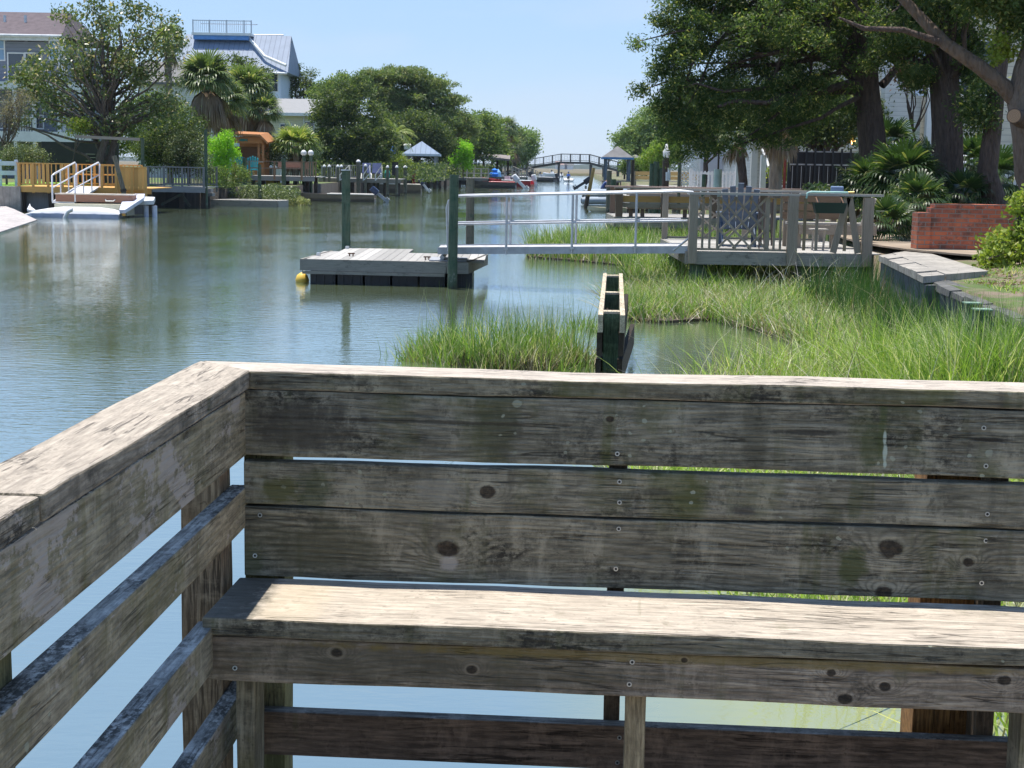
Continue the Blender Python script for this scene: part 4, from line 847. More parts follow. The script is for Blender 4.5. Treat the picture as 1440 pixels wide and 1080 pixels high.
g1=gazebo('dark_gazebo','square gazebo with grey hipped roof and blue eaves on the right bank',A(868,222,150).x,150,2.95,.9,2.95,4.2,ROOFG,mat('blue trim',(.06,.20,.42),.5),mat('blue grey post',(.10,.13,.17)))
# two low roofs behind it
g2=T('low_shelter','low grey-roofed shelter just right of the blue-eaved gazebo','shelter',(A(893,228,170).x,170,.9)); P(g2,'roof',MB().add([(-1.6,-1.6,2.0),(1.6,-1.6,2.0),(1.6,1.6,2.0),(-1.6,1.6,2.0),(0,0,2.7)],[(0,1,4),(1,2,4),(2,3,4),(3,0,4),(3,2,1,0)]),ROOFG)
for sx in (-1.2,1.2): P(g2,'post',MB().box(sx-.1,sx+.1,-1.3,-1.1,0,2.0),DKW)
gb=gazebo('blue_roof_gazebo','gazebo with a pale blue standing-seam roof on the left bank dock',A(593,218,138).x,138,3.3,1.0,2.86,4.15,seamroof('pale blue metal roof',(.21,.28,.38)),mat('pale trim',(.6,.65,.7)),mat('grey post',(.30,.32,.34)))
P(gb,'cupola',MB().cyl(-1.25,-.6,3.4,3.75,.3,12).lathe((-1.25,-.6,3.75),[(.36,0),(.3,.12),(.001,.2)],12),WHT)
# ================================================================ boats
def hullmesh(L,B,H,bow=.35,flat=False):
    """bow towards +x, waterline at z=0; returns hull + inner well"""
    n=12; V=[];F=[]
    for i in range(n+1):
        t=i/n; x=-L/2+L*t; w_=B/2*(1 if t<.55 else (1-((t-.55)/.45)**(2.4 if not flat else 5)*(.97 if not flat else .35)))
        s=H*(1+ (bow*((t-.4)/.6)**2 if t>.4 else 0)); k=-.12+(.12+H*.5)*(((t-.7)/.3)**2 if t>.7 else 0)
        V+=[(x,-w_,s),(x,-w_*.92,s*.45),(x,-w_*.72,k+.03),(x,0,k),(x,w_*.72,k+.03),(x,w_*.92,s*.45),(x,w_,s),(x,w_*.86,s),(x,w_*.8,s*.35+.05 if t<.72 else s-.06),(x,-w_*.8,s*.35+.05 if t<.72 else s-.06),(x,-w_*.86,s)]
    m=11
    for i in range(n):
        for k in range(m): F.append((i*m+k,i*m+(k+1)%m,(i+1)*m+(k+1)%m,(i+1)*m+k))
    F.append(tuple(range(7))+(7,8,9,10)); F.append(tuple(n*m+k for k in range(11))[::-1])
    return MB().add(V,F,False)
def outboard(par,x,z,tilt,cowl,leg,s=1.0,y=0):
    o=P(par,'outboard',MB().add([(-.02,-.12,0),(.32,-.14,0),(.34,-.1,.42),(.02,-.1,.46),(-.02,.12,0),(.32,.14,0),(.34,.1,.42),(.02,.1,.46)],[(0,1,2,3),(7,6,5,4),(0,4,5,1),(1,5,6,2),(2,6,7,3),(3,7,4,0)]),cowl,(x,y,z),(0,tilt,math.pi),bevel=.04*s); o.scale=(s,s,s)
    P(o,'leg',MB().box(.08,.24,-.05,.05,-.75,-.003).box(.02,.34,-.09,.09,-.55,-.51),leg); P(o,'propeller',MB().tube([(.24,0,-.66),(.36,0,-.66)],[.05,.03],8).cb((.31,0,-.66),(.02,.26,.06),rx=.5).cb((.31,0,-.66),(.02,.06,.26),rx=.5),leg)
    return o
HB=mat('olive brown hull',(.19,.155,.115),.55,.15,4); HW=mat('white gelcoat',(.75,.75,.74),.3,.04,2,spec=.5); HR=mat('red gelcoat',(.42,.025,.03),.3,.05,2,spec=.5); NAVY=mat('navy cowl',(.03,.045,.10),.3,.1,2,spec=.5); DGR=mat('dark grey hull',(.05,.055,.06),.5,.1)
def boat(name,label,loc,rz,L,B,H,hm,top=None,flat=False,group=None,motor=None,bow=.35,seats=2,cabin=None,extra=None):
    b=T(name,label,'boat',loc,rz,group); P(b,'hull',hullmesh(L,B,H,bow,flat),hm)
    mb=MB().tube([(-L/2,-B/2,H+.01),(0,-B/2,H+.02),(L*.05,-B/2,H+.02)],.045,6).tube([(-L/2,B/2,H+.01),(L*.05,B/2,H+.02)],.045,6); P(b,'gunwale',mb,top or HW)
    for k in range(seats): P(b,'seat',MB().box(-L*.32+k*L*.3,-L*.32+k*L*.3+.3,-B*.4,B*.4,H*.78,H*.84),top or mat('tan vinyl',(.4,.33,.24)))
    if motor: outboard(b,-L/2-.02,H*.9,motor[1],motor[0],motor[2] if len(motor)>2 else motor[0],motor[3] if len(motor)>3 else 1)
    if cabin: 
        P(b,'console',MB().box(-.35,.15,-.3,.3,H*.5,H+.45),cabin); P(b,'windscreen',MB().add([(.15,-.32,H+.45),(.15,.32,H+.45),(.02,.3,H+.8),(.02,-.3,H+.8)],[(0,1,2,3),(3,2,1,0)]),GLS)
    return b
def wl(u,v): p=W(u,v); return p
c=wl(468,283); boat('jon_boat','long low brown flat-bottomed boat with navy outboard nearest to the left bank shrubs',(c.x,c.y,0),math.pi,4.6,1.3,.38,HB,mat('pale grey trim',(.5,.48,.44)),True,motor=(NAVY,-.9,mat('silver leg',(.35,.37,.4))),bow=.3,seats=3)
c=wl(540,271); boat('skiff','brown skiff with raised bow and navy outboard moored in front of the blue-roof gazebo dock',(c.x,c.y,0),math.pi,5.4,1.5,.62,HB,mat('cream trim',(.62,.57,.48)),False,motor=(NAVY,-.7,HW),bow=.7)
c=wl(712,262); boat('motorboat','red and white motorboat, the redder of the two under the long low roof',(c.x,c.y,0),math.pi*.92,5.6,1.9,.62,HR,HW,motor=(HW,-.3,HW,1.5),bow=.5,cabin=HW)
c=wl(692,264); boat('motorboat','dark hulled boat with a big white tilted outboard left of the red one',(c.x,c.y,0),math.pi*.97,4.6,1.8,.55,DGR,HR,motor=(HW,-.8,HW,1.7),bow=.4)
c=wl(716,262.5); 
c=wl(722,257); boat('motorboat','white boat with a black tilted outboard right behind the red one',(c.x,c.y+6,0),math.pi*.9,4.6,1.9,.75,HW,HW,motor=(BLKP,-.5,BLKP,1.6),bow=.5,cabin=DGR)
c=wl(737,254); boat('float_platform','low white floating platform between the white boat and the dark boats by the bridge',(c.x,c.y,0),math.pi,6,1.6,.28,HW,HW,True,bow=0,seats=0)
c=wl(760,255); boat('motorboat','dark boat with white seats just left of the bridge pier',(c.x,c.y,0),math.pi*.85,5.0,2.0,.6,DGR,HW,motor=(BLKP,-.4,BLKP,1.3),bow=.5,cabin=HW)
c=wl(776,248.5); boat('motorboat','small white boat moored furthest away beneath the bridge span',(c.x,c.y,0),math.pi*.8,5.0,2.0,.7,HW,HW,motor=(BLKP,-.3),bow=.4,cabin=HW)
# boat under way in mid-canal with one person
c=wl(799,255); b5=boat('motorboat','small open boat heading away in mid-canal with one blue-shirted person aboard',(c.x,c.y,0),math.pi*.5,3.6,1.75,.42,HW,HW,motor=(BLKP,0,BLKP,1.0),bow=.3)
# pale kayak-like skiff and grey boats on the right
c=wl(850,298); boat('skiff','pale cream punt moored at the right, low in front of the outboards',(c.x+.35,c.y,0),math.pi,2.3,1.0,.20,mat('cream hull',(.60,.55,.40),.5,.12),mat('cream hull',(.60,.55,.40)),False,bow=.25)
for D_,lb_,mo in ((108,'inflatable_boat|grey inflatable boat with a tilted black outboard beyond the slanting yellow pole',True),(86,'inflatable_boat|slack pale grey inflatable tied behind the cream punt',False)):
    nm,lb_=lb_.split('|'); u_=850 if mo else 846
    ib=T(nm,lb_,'boat',(A(u_,280,D_).x,D_,0)); k_=1.9 if mo else 1.5
    ib.scale=(k_,)*3
    P(ib,'tube',MB().tube([(-.75,-.5,.15),(.5,-.5,.17),(.95,-.25,.23),(1.05,0,.26),(.95,.25,.23),(.5,.5,.17),(-.75,.5,.15)],.16 if mo else .13,12),mat('grey inflatable',(.30,.35,.40),.5)); P(ib,'floor',MB().box(-.7,.8,-.4,.4,.06,.1),DGR)
    P(ib,'transom',MB().box(-.72,-.68,-.4,.4,.1,.42),DGR)
    P(ib,'seat',MB().box(-.1,.2,-.42,.42,.25,.29),DGR)
    if mo: outboard(ib,-.70,.45,-1.0,mat('black cowl',(.018,.02,.03),.3),DGR,.62)
def person(name,label,loc,rz,shirt,trouser,skin,hat=None,lean=.2,scale=1.0,holds=None):
    """seated figure, one skinned body; origin under the seat"""
    import bmesh
    J={'pel':(0,0,.48),'bel':(0,lean*.12,.62),'che':(0,lean*.45,.86),'nek':(0,lean*.72,1.02),'hd':(0,lean*.85,1.10),'hd2':(0,lean*.95,1.24)}
    for s,n in ((-1,'l'),(1,'r')):
        J['hip'+n]=(s*.10,.02,.47); J['kn'+n]=(s*.15,.44,.50); J['an'+n]=(s*.14,.46,.10); J['to'+n]=(s*.14,.62,.05)
        J['sh'+n]=(s*.19,lean*.55,.95); J['el'+n]=(s*.26,lean*.55+.10,.70); J['wr'+n]=(s*.20,lean*.55+.32,.66); J['ha'+n]=(s*.18,lean*.55+.41,.65)
    Rr={'pel':.145,'bel':.135,'che':.15,'nek':.055,'hd':.075,'hd2':.085}
    for n in 'lr': Rr.update({'hip'+n:.10,'kn'+n:.065,'an'+n:.045,'to'+n:.04,'sh'+n:.065,'el'+n:.045,'wr'+n:.032,'ha'+n:.04})
    E=[('pel','bel'),('bel','che'),('che','nek'),('nek','hd'),('hd','hd2')]
    for n in 'lr': E+=[('pel','hip'+n),('hip'+n,'kn'+n),('kn'+n,'an'+n),('an'+n,'to'+n),('che','sh'+n),('sh'+n,'el'+n),('el'+n,'wr'+n),('wr'+n,'ha'+n)]
    ks=list(J); me=bpy.data.meshes.new(name); me.from_pydata([J[k] for k in ks],[(ks.index(a),ks.index(b)) for a,b in E],[])
    r=T(name,label,'person',loc,rz); o=link('body',me,None,r); r.scale=(scale,)*3
    md=o.modifiers.new('skin','SKIN'); md.use_smooth_shade=True
    for i,k in enumerate(ks): me.skin_vertices[0].data[i].radius=(Rr[k],Rr[k])
    me.skin_vertices[0].data[0].use_root=True
    sb=o.modifiers.new('sub','SUBSURF'); sb.levels=1; sb.render_levels=2
    t=NT(name+' clothing'); x,y,z=t.sep(t.obj()); c=t.mix(t.ma('GREATER_THAN',z,.56),trouser,shirt); c=t.mix(t.ma('GREATER_THAN',z,1.03),c,skin)
    hand=t.ma('MULTIPLY',t.ma('GREATER_THAN',t.ma('ABSOLUTE',x),.15),t.ma('GREATER_THAN',y,lean*.55+.22)); hand=t.ma('MULTIPLY',hand,t.ma('GREATER_THAN',z,.60)); c=t.mix(hand,c,skin)
    me.materials.append(t.done(t.bsdf(c,.8)))
    hx,hy,hz_=J['hd2']
    P(r,'hair',MB().lathe((hx,hy-.015,hz_-.02),[(.098,-.06),(.104,0),(.09,.06),(.05,.1),(.001,.115)],12),mat('dark hair',(.03,.02,.015)))
    if hat: 
        P(r,'cap',MB().lathe((hx,hy,hz_+.01),[(.108,0),(.112,.03),(.09,.09),(.04,.125),(.001,.13)],12).add([(-.07,hy+.07,hz_+.02),(.07,hy+.07,hz_+.02),(.05,hy+.2,hz_+.0),(-.05,hy+.2,hz_+.0)],[(0,1,2,3),(3,2,1,0)]),hat)
    P(r,'nose',MB().cb((hx,hy+.092,hz_-.03),(.025,.03,.04)),mat('skin',(.42,.26,.18)))
    for s in (-1,1):
        P(r,'ear',MB().cb((hx+s*.088,hy+.0,hz_-.02),(.02,.035,.05)),mat('skin',(.42,.26,.18)))
        w0=Vector(J['ha'+('l' if s<0 else 'r')])
        for f in range(4): P(r,'finger',MB().tube([w0+Vector((-.03+f*.02,.02,0)),w0+Vector((-.03+f*.02,.065+.008*(1-abs(f-1.5)),-.015)),w0+Vector((-.03+f*.02,.075,-.045))],[.009,.008,.006],6),mat('skin',(.42,.26,.18)))
        P(r,'thumb',MB().tube([w0+Vector((-s*.035,-.01,0)),w0+Vector((-s*.055,.03,-.01))],[.01,.008],6),mat('skin',(.42,.26,.18)))
    return r
person('person','person in a bright blue shirt seated in the mid-canal boat, back to us',(b5.location.x,b5.location.y-.7,.05),0,(.03,.12,.45),(.02,.02,.025),(.40,.24,.16),mat('blue cap',(.05,.13,.35)),.1,1.05)
p_=A(846,262,108); person('person','person in a navy shirt and dark cap leaning over the grey inflatable boat',(p_.x,107.9,.10),math.radians(-80),(.05,.08,.20),(.10,.12,.16),(.40,.24,.16),mat('dark cap',(.04,.05,.09)),.45,1.0)
# ================================================================ left bank
struct('concrete_ramp',MB().slab([W(52,309,.02),W(0,326,.02),W(-60,346,.02),(-27,36,1.0),(-27,62,1.2),A(0,287,60),A(20,294,55)],.3),concmat('bleached ramp concrete',(.34,.31,.29),(.55,.50,.47),1.5))
YEL=wood('yellow new timber',(.72,.43,.14),(.55,.31,.09)); YELV=wood('yellow new upright timber',(.72,.43,.14),(.55,.31,.09),axis='Z'); GRV=wood('grey upright timber',(.30,.30,.29),(.17,.17,.165),axis='Z'); GRX=wood('grey long timber',(.38,.37,.36),(.22,.22,.21))
def xx(u,D): return (u-720)/2150*D
def rails(o,x0,x1,y,zf,zt,post_us,m,mp,pitch=.14,pw=.09,bw=.04,solid=False,mid=True):
    PW(o,'rail_cap',MB().box(x0,x1,y-.07,y+.07,zt-.04,zt),m); mb=MB(); x=x0+.05
    while x<x1: mb.box(x,x+(pitch-.012 if solid else bw),y-.02,y+.0,zf+.06,zt-.042); x+=pitch
    PW(o,'baluster_row' if not solid else 'side_boards',mb,mp)
    if mid: PW(o,'bottom_rail',MB().box(x0,x1,y+.002,y+.04,zf+.06,zf+.11),m)
    for x in post_us: PW(o,'post',MB().box(x-pw/2,x+pw/2,y-.06,y-.022,zf-.25,zt-.045),mp)
yd=T('yellow_deck','bright yellow new timber deck with picket railing on the far left bank','deck',(-16,59,.9))
D=58; zf=.97; zt=1.85
PW(yd,'floor_boards',MB().box(xx(22,D),xx(212,D),58.02,61.5,zf-.04,zf),YEL); PW(yd,'fascia',MB().box(xx(22,D),xx(212,D),57.97,58.015,zf-.22,zf-.003),YEL)
rails(yd,xx(24,D),xx(70,D),58.05,zf,zt,[xx(u,D) for u in (27,47,68)],YEL,YELV,.15,bw=.1); rails(yd,xx(70,D),xx(105,D),58.05,zf,zt,[xx(u,D) for u in (88,104)],YEL,YELV,.17)
rails(yd,xx(142,D),xx(167,D),58.05,zf,zt-.04,[xx(u,D) for u in (143,166)],YEL,YELV,.17); rails(yd,xx(167,D),xx(210,D),57.5,zf-.12,zt-.08,[xx(u,D) for u in (168,190,209)],YEL,YELV,.16,solid=True)
rails(yd,xx(60,D),xx(170,D),61.3,zf,zt-.02,[xx(u,D) for u in (60,100,140,170)],YEL,YELV,.17)
PW(yd,'bench_board',MB().box(xx(66,D),xx(168,D),60.3,60.6,1.40,1.45),YEL); PW(yd,'bench_leg',MB().box(xx(142,D)-.08,xx(142,D)+.08,60.35,60.5,zf+.003,1.398),YELV)
PW(yd,'under_wall',MB().box(xx(30,D),xx(208,D),58.4,58.5,-1.5,zf-.05),GRV)
for u in (30,70,105,140,175,207): PW(yd,'pile',MB().cyl(xx(u,D),58.2,-1.5,zf-.05,.12,10),DKW)
gd=T('grey_deck','old grey picket-railed deck on braced legs, just right of the yellow deck','deck',(-14.5,66,.9))
D=66; zf=.92; zt=1.77
PW(gd,'floor_boards',MB().box(xx(206,D),xx(287,D),66.02,69,zf-.04,zf),GRX); PW(gd,'fascia',MB().box(xx(206,D),xx(287,D),65.97,66.015,zf-.24,zf-.003),GRX)
rails(gd,xx(206,D),xx(286,D),66.05,zf,zt,[xx(u,D) for u in (208,230,255,285)],GRX,GRV,.13); rails(gd,xx(206,D),xx(286,D),68.9,zf,zt+.02,[xx(u,D) for u in (208,245,285)],GRX,GRV,.13)
for u in (212,252,283): PW(gd,'leg',MB().box(xx(u,D)-.1,xx(u,D)+.1,66.2,66.4,-1.5,zf-.05),DKW)
PW(gd,'brace',MB().bar((xx(253,D),66.1,.6),(xx(225,D),66.1,.15),.1,.12,up=(0,1,0)),PILB); PW(gd,'brace',MB().bar((xx(253,D),66.1,.6),(xx(265,D),66.1,.1),.1,.12,up=(0,1,0)),PILB)
# aluminium gangway by the yellow deck
lg=T('gangway','short white-railed gangway sloping up from the white float to the yellow deck','gangway',(-16,58,.6))
WAL=mat('white aluminium',(.72,.72,.73),.4,.05,5,metal=.2)
for (ua,ub) in ((73,107),(105,140)):
    a=A(ua,245,55); b=A(ub,228.5,58.2); lo=Vector((a.x,55,.50)); hi=Vector((b.x,58.2,1.0))
    PW(lg,'handrail',MB().tube([lo,a-Vector((0,0,.05)),a+Vector((.06,.1,.02)),b-Vector((.05,0,0)),b-Vector((0,0,.06)),hi],.033,8),WAL)
    PW(lg,'mid_rail',MB().tube([lo.lerp(a,.5),hi.lerp(b,.5)],.025,8),WAL)
    for f in (.33,.66): PW(lg,'post',MB().tube([lo.lerp(hi,f),a.lerp(b,f)],.025,8),WAL)
a=A(90,284,55);PW(lg,'walkway',MB().slab([(A(73,284,55).x,55,.5),(A(105,284,55).x,55,.5),(A(140,262,58.2).x,58.2,1.0),(A(107,262,58.2).x,58.2,1.0)],.06),WAL)
lb=T('long_dock_box','long low reddish-brown dock box with a white grab handle, on the white float','box',(-15.3,55,.6))
D=55; x0=xx(78,D); x1=xx(186,D)
PW(lb,'side',MB().box(x0,x1,D-.02,D+.5,.50,.755),wood('reddish brown planks',(.36,.20,.14),(.25,.13,.09))); PW(lb,'lid',MB().box(x0-.02,x1+.03,D-.06,D+.55,.757,.80),mat('cream lid',(.66,.58,.48)))
h0=xx(148,D);h1=xx(161,D); PW(lb,'handle',MB().tube([(h0,D-.03,.60),(h0+.03,D-.12,.55),(h1-.03,D-.12,.55),(h1,D-.03,.60)],.022,8),WHT)
wf=T('white_float','white plastic watercraft float with chevron-shaped ends and a sloping right wing','float',(-15.5,54.5,.2))
D=54
PW(wf,'cream_panel',MB().box(xx(70,D),xx(172,D),54.5,55.6,.05,.44),mat('cream panel',(.55,.52,.38)))
prof=[(xx(40,D),.10),(xx(52,D),.22),(xx(70,D),.30),(xx(90,D),.36),(xx(140,D),.36),(xx(160,D),.30),(xx(173,D),.20)]
def loft(pr,y0,y1,zb=-.12,nm='hull',m=HW):
    n=len(pr); vs=[(x,y0,zb) for x,z in pr]+[(x,y0-.04,z*.75) for x,z in pr]+[(x,(y0+y1)/2,z) for x,z in pr]+[(x,y1,z*.8) for x,z in pr]; fs=[]
    for r in range(3):
        for i in range(n-1): fs.append((r*n+i,r*n+i+1,(r+1)*n+i+1,(r+1)*n+i))
    return PW(wf,nm,MB().add(vs,fs,True),m)
loft(prof,53.4,54.4); loft([(x*.9+xx(110,D)*.1,z*1.05) for x,z in prof],54.42,55.3,nm='rear_hull')
PW(wf,'side_band',MB().box(xx(52,D),xx(172,D),53.32,53.36,-.1,.13),mat('lilac grey',(.40,.42,.52)))
PW(wf,'left_chevron',MB().slab([A(42,286,55),A(62,287,55)+Vector((0,-1.4,-.18)),A(55,296,53.6),A(38,294,54)],.08),HW)
PW(wf,'right_wing',MB().slab([A(168,300,53.2),A(176,300,53.2),A(202,283,55),A(204,277,56.5),A(190,277,56.5),A(172,288,55)][::-1],.12),mat('lavender white plastic',(.62,.64,.74),.4))
PW(wf,'wing_platform',MB().slab([A(188,283,55.2),A(216,282,55.2),A(218,277,56.6),A(192,276,56.6)],.14),HW); 
for u in (204,216): PW(wf,'leg',MB().cyl(xx(u,55.4),55.4,-1.2,.40,.09,10),mat('lavender white plastic',(.62,.64,.74)))
PW(wf,'tie_block',MB().cb(A(174,302,53.2),(.1,.1,.08)),mat('orange rope',(.75,.38,.08)))
pp=T('pvc_pipe','bent white pipe poking out of the water in front of the white float','pipe',(xx(95,53),53,0)); P(pp,'pipe',MB().tube([(-.15,0,-.3),(-.12,0,.0),(-.02,0,.2),(.10,0,.27),(.14,0,.28)],.07,10),WHT); P(pp,'inlet',MB().tube([(.14,0,.28),(.15,0,.28)],[.075,.075],10),WHT)
lpile=T('leaning_pile','dark pile leaning left in front of the yellow deck side boards','piling',(xx(173,56.8),56.8,0)); P(lpile,'shaft',MB().tube([(.1,0,-1),(0,0,.9),(-.32,0,2.16)],[.1,.09,.08],10),PILB); P(lpile,'collar',MB().tube([(.01,0,.85),(-.01,0,.95)],.11,10),DKW)
piling(200,64,194,.075,'green square-looking pile carrying a long beam behind the yellow deck'); 
bmr=T('horizontal_beam','long pale beam running left from the green pile behind the yellow deck','beam',(xx(155,64),64,2.9)); PW(bmr,'beam',MB().bar(A(106,192,64),A(197,196,64),.08,.12),wood('pale beam',(.4,.38,.32),(.25,.24,.2))); PW(bmr,'hook',MB().tube([A(110,193,64),A(110,200,64)],.02,6),IRON)
piling(289,66.3,182,.07,'tallest slim green pile, at the right corner of the old grey deck')
piling(365,73,231,.085,'dark green pile standing at the grey low float before the groundcover')
wfn=T('white_fence','pale blue-white rail fence at the far left edge beyond the lawn','fence',(-20,60,.9))
for z in (1.35,1.72): PW(wfn,'rail',MB().box(xx(-60,60),xx(24,60),60,60.04,z,z+.17),mat('pale blue fence',(.50,.58,.66)))
for u in (-50,-25,0,23): PW(wfn,'post',MB().box(xx(u,60)-.06,xx(u,60)+.06,60.05,60.15,.8,1.95),mat('pale blue fence',(.50,.58,.66)))
struct('left_lawn',MB().prism([(xx(-60,60),58.2),(xx(22,60),58.2),(xx(24,60),66),(xx(150,60),70),(xx(-100,60),74)],.5,.93),mat('sunlit lawn',(.16,.30,.03),.95,.3,4))
struct('lawn_bulkhead',MB().box(xx(-60,58),xx(30,58),57.9,58.15,-1.5,.96),CONC)
gf=T('low_grey_float','long low grey timber float along the groundcover on the left bank','dock',(-12.5,71,.1))
PW(gf,'deck_boards',MB().prism([(xx(286,71),71),(xx(388,71),71),(xx(400,71),71.8),(xx(386,71),73.4),(xx(300,71),73.6)],.22,.28),plankx); PW(gf,'front_fascia',MB().box(xx(286,71),xx(388,71),70.92,70.995,.0,.26),fasc); PW(gf,'end_board',MB().bar((xx(388,71),71.05,.1),(xx(399,71),71.8,.1),.06,.3),DT)
PW(gf,'step',MB().box(xx(285,70),xx(297,70),70,70.6,.45,.60),GRX); PW(gf,'step',MB().box(xx(284,70),xx(293,70),70.3,70.9,.62,.78),GRX)
PW(gf,'float_drum',MB().box(xx(290,71),xx(384,71),71.1,73,-.3,.18),BLKP)
# brown deck with bench, chairs, yellow box
bd=T('brown_deck','raised brown deck with long bench and open rails over green-stained piles, behind the groundcover','deck',(-13,84,1.2))
D=84; zf=1.30; zt=2.10; RB_=wood('red brown timber',(.42,.27,.20),(.28,.17,.12)); RBV=wood('red brown upright',(.42,.27,.18),(.27,.16,.10),axis='Z')
PW(bd,'floor_boards',MB().box(xx(345,D),xx(444,D),84.02,87.5,zf-.04,zf),plankx); PW(bd,'fascia',MB().box(xx(345,D),xx(440,D),83.96,84.015,zf-.26,zf-.003),GRX)
PW(bd,'rail_cap',MB().box(xx(345,D),xx(443,D),83.9,84.08,zt-.04,zt),RB_); PW(bd,'mid_rail',MB().box(xx(348,D),xx(423,D),83.97,84.01,1.68,1.74),RB_)
for u in (349,384,422): PW(bd,'post',MB().box(xx(u,D)-.05,xx(u,D)+.05,83.93,84.0,zf-.2,zt-.042),RBV)
mb=MB()
for k in range(5): mb.box(xx(427+k*3.6,D)-.03,xx(427+k*3.6,D)+.03,83.95,84.0,zf,zt-.042)
PW(bd,'baluster_row',mb,RBV); PW(bd,'bench_back',MB().box(xx(377,D),xx(424,D),86.9,86.96,1.75,2.05),RB_); PW(bd,'bench_seat',MB().box(xx(377,D),xx(424,D),86.3,86.85,1.68,1.73),RB_)
for u in (352,366,384,400,411,428,440): PW(bd,'pile',MB().box(xx(u,D)-.1,xx(u,D)+.1,84.4,84.6,-.6,zf-.05),PILB if u%2 else DKW)
for k in range(3): PW(bd,'step',MB().box(xx(328,D),xx(347,D),84.2-k*.3,84.45-k*.3,1.08-k*.2,1.14-k*.2),DT)
lam=[(427,84,217),(437,84,218)]
gl_=0
for (u,D_,vt,lb_) in ((344,83.6,222,'green pile at the left corner of the brown deck rail'),(399,83.6,222,'green pile before the middle of the brown deck rail')): piling(u,D_,vt,.12,lb_)
for (u,D_,vt,lb_) in ((427,86,219,'left of the two globe-topped piles behind the brown deck'),(437,86,219,'right of the two globe-topped piles behind the brown deck')):
    o=piling(u,D_,vt,.10,lb_); z=A(u,vt,D_).z; P(o,'globe',MB().lathe((0,0,z),[(.06,0),(.16,.08),(.16,.2),(.08,.3),(.001,.32)],12),WHT)
TUR=mat('turquoise paint',(.04,.42,.52),.55)
c1=adirondack('adirondack_chair','turquoise lounge chair half hidden by the bright green shrub, on the brown deck',(xx(341,85.5),85.5,1.302),math.pi*.9,TUR,'turquoise chairs'); adirondack('adirondack_chair','turquoise lounge chair right of its half-hidden twin on the brown deck',(xx(354,85.5),85.5,1.302),math.pi*1.05,TUR,'turquoise chairs')
yb_=T('yellow_tub','big yellow plastic tub under the brown deck','tub',(xx(382,85),85,.82)); P(yb_,'tub',MB().lathe((0,0,0),[(.001,0),(.38,0),(.42,.36)],14),mat('yellow tub',(.70,.52,.08),.5)); P(yb_,'rim',MB().lathe((0,0,.36),[(.40,0),(.46,0),(.46,.05),(.38,.05)],14),mat('yellow tub',(.7,.52,.08)))
# thatch-less bar hut
th=T('bar_hut','orange-brown timber bar hut with a small fish sign behind the bright green shrub','hut',(xx(348,88),88,.9))
D=88; OR=wood('orange cedar timber',(.52,.24,.10),(.36,.15,.06)); ORV=wood('orange cedar upright',(.52,.25,.11),(.27,.12,.055),axis='Z')
x0=xx(326,D);x1=xx(368,D)
PW(th,'roof',MB().add([(x0-.1,87.6,3.62),(x1-.1,87.6,3.58),(x1+.35,87.6,3.15),(x1+.35,90.5,3.3),(x1-.1,90.5,3.75),(x0-.1,90.5,3.8)]+[(x0-.1,87.6,3.5),(x1-.1,87.6,3.46),(x1+.3,87.6,3.05),(x1+.3,90.5,3.2),(x1-.1,90.5,3.6),(x0-.1,90.5,3.65)],[(0,1,4,5),(1,2,3,4),(6,11,10,7),(7,10,9,8),(0,6,7,1),(1,7,8,2),(2,8,9,3),(3,9,10,4),(4,10,11,5),(5,11,6,0)]),OR)
PW(th,'header',MB().box(x0,x1,87.9,87.98,3.08,3.42),OR); PW(th,'back_wall',MB().box(x0,x1,90.2,90.3,.9,3.5),OR); PW(th,'counter',MB().box(x0-.1,x1+.02,87.7,88.2,2.02,2.10),DT); PW(th,'front_panel',MB().box(x0,x1,88.0,88.06,.9,2.01),OR); PW(th,'screen',MB().box(x0,x1-.3,88.6,88.66,2.11,2.9),wood('dark cedar boards',(.20,.10,.05),(.13,.06,.03)))
for u in (326,362,368): PW(th,'post',MB().box(xx(u,D)-.06,xx(u,D)+.06,87.98,88.1,.9,3.44),ORV)
fx=xx(341,D); fsh=[(-.26,0),(-.12,.07),(.05,.08),(.16,.03),(.26,.10),(.24,0),(.26,-.08),(.16,-.03),(.02,-.07),(-.14,-.06)]
PW(th,'fish_sign',MB().add([(fx+a,87.86,3.25+b) for a,b in fsh]+[(fx+a,87.895,3.25+b) for a,b in fsh],[tuple(range(10))[::-1],tuple(range(10,20))]+[(i,(i+1)%10,10+(i+1)%10,10+i) for i in range(10)]),mat('teal sign paint',(.03,.18,.17),.5))
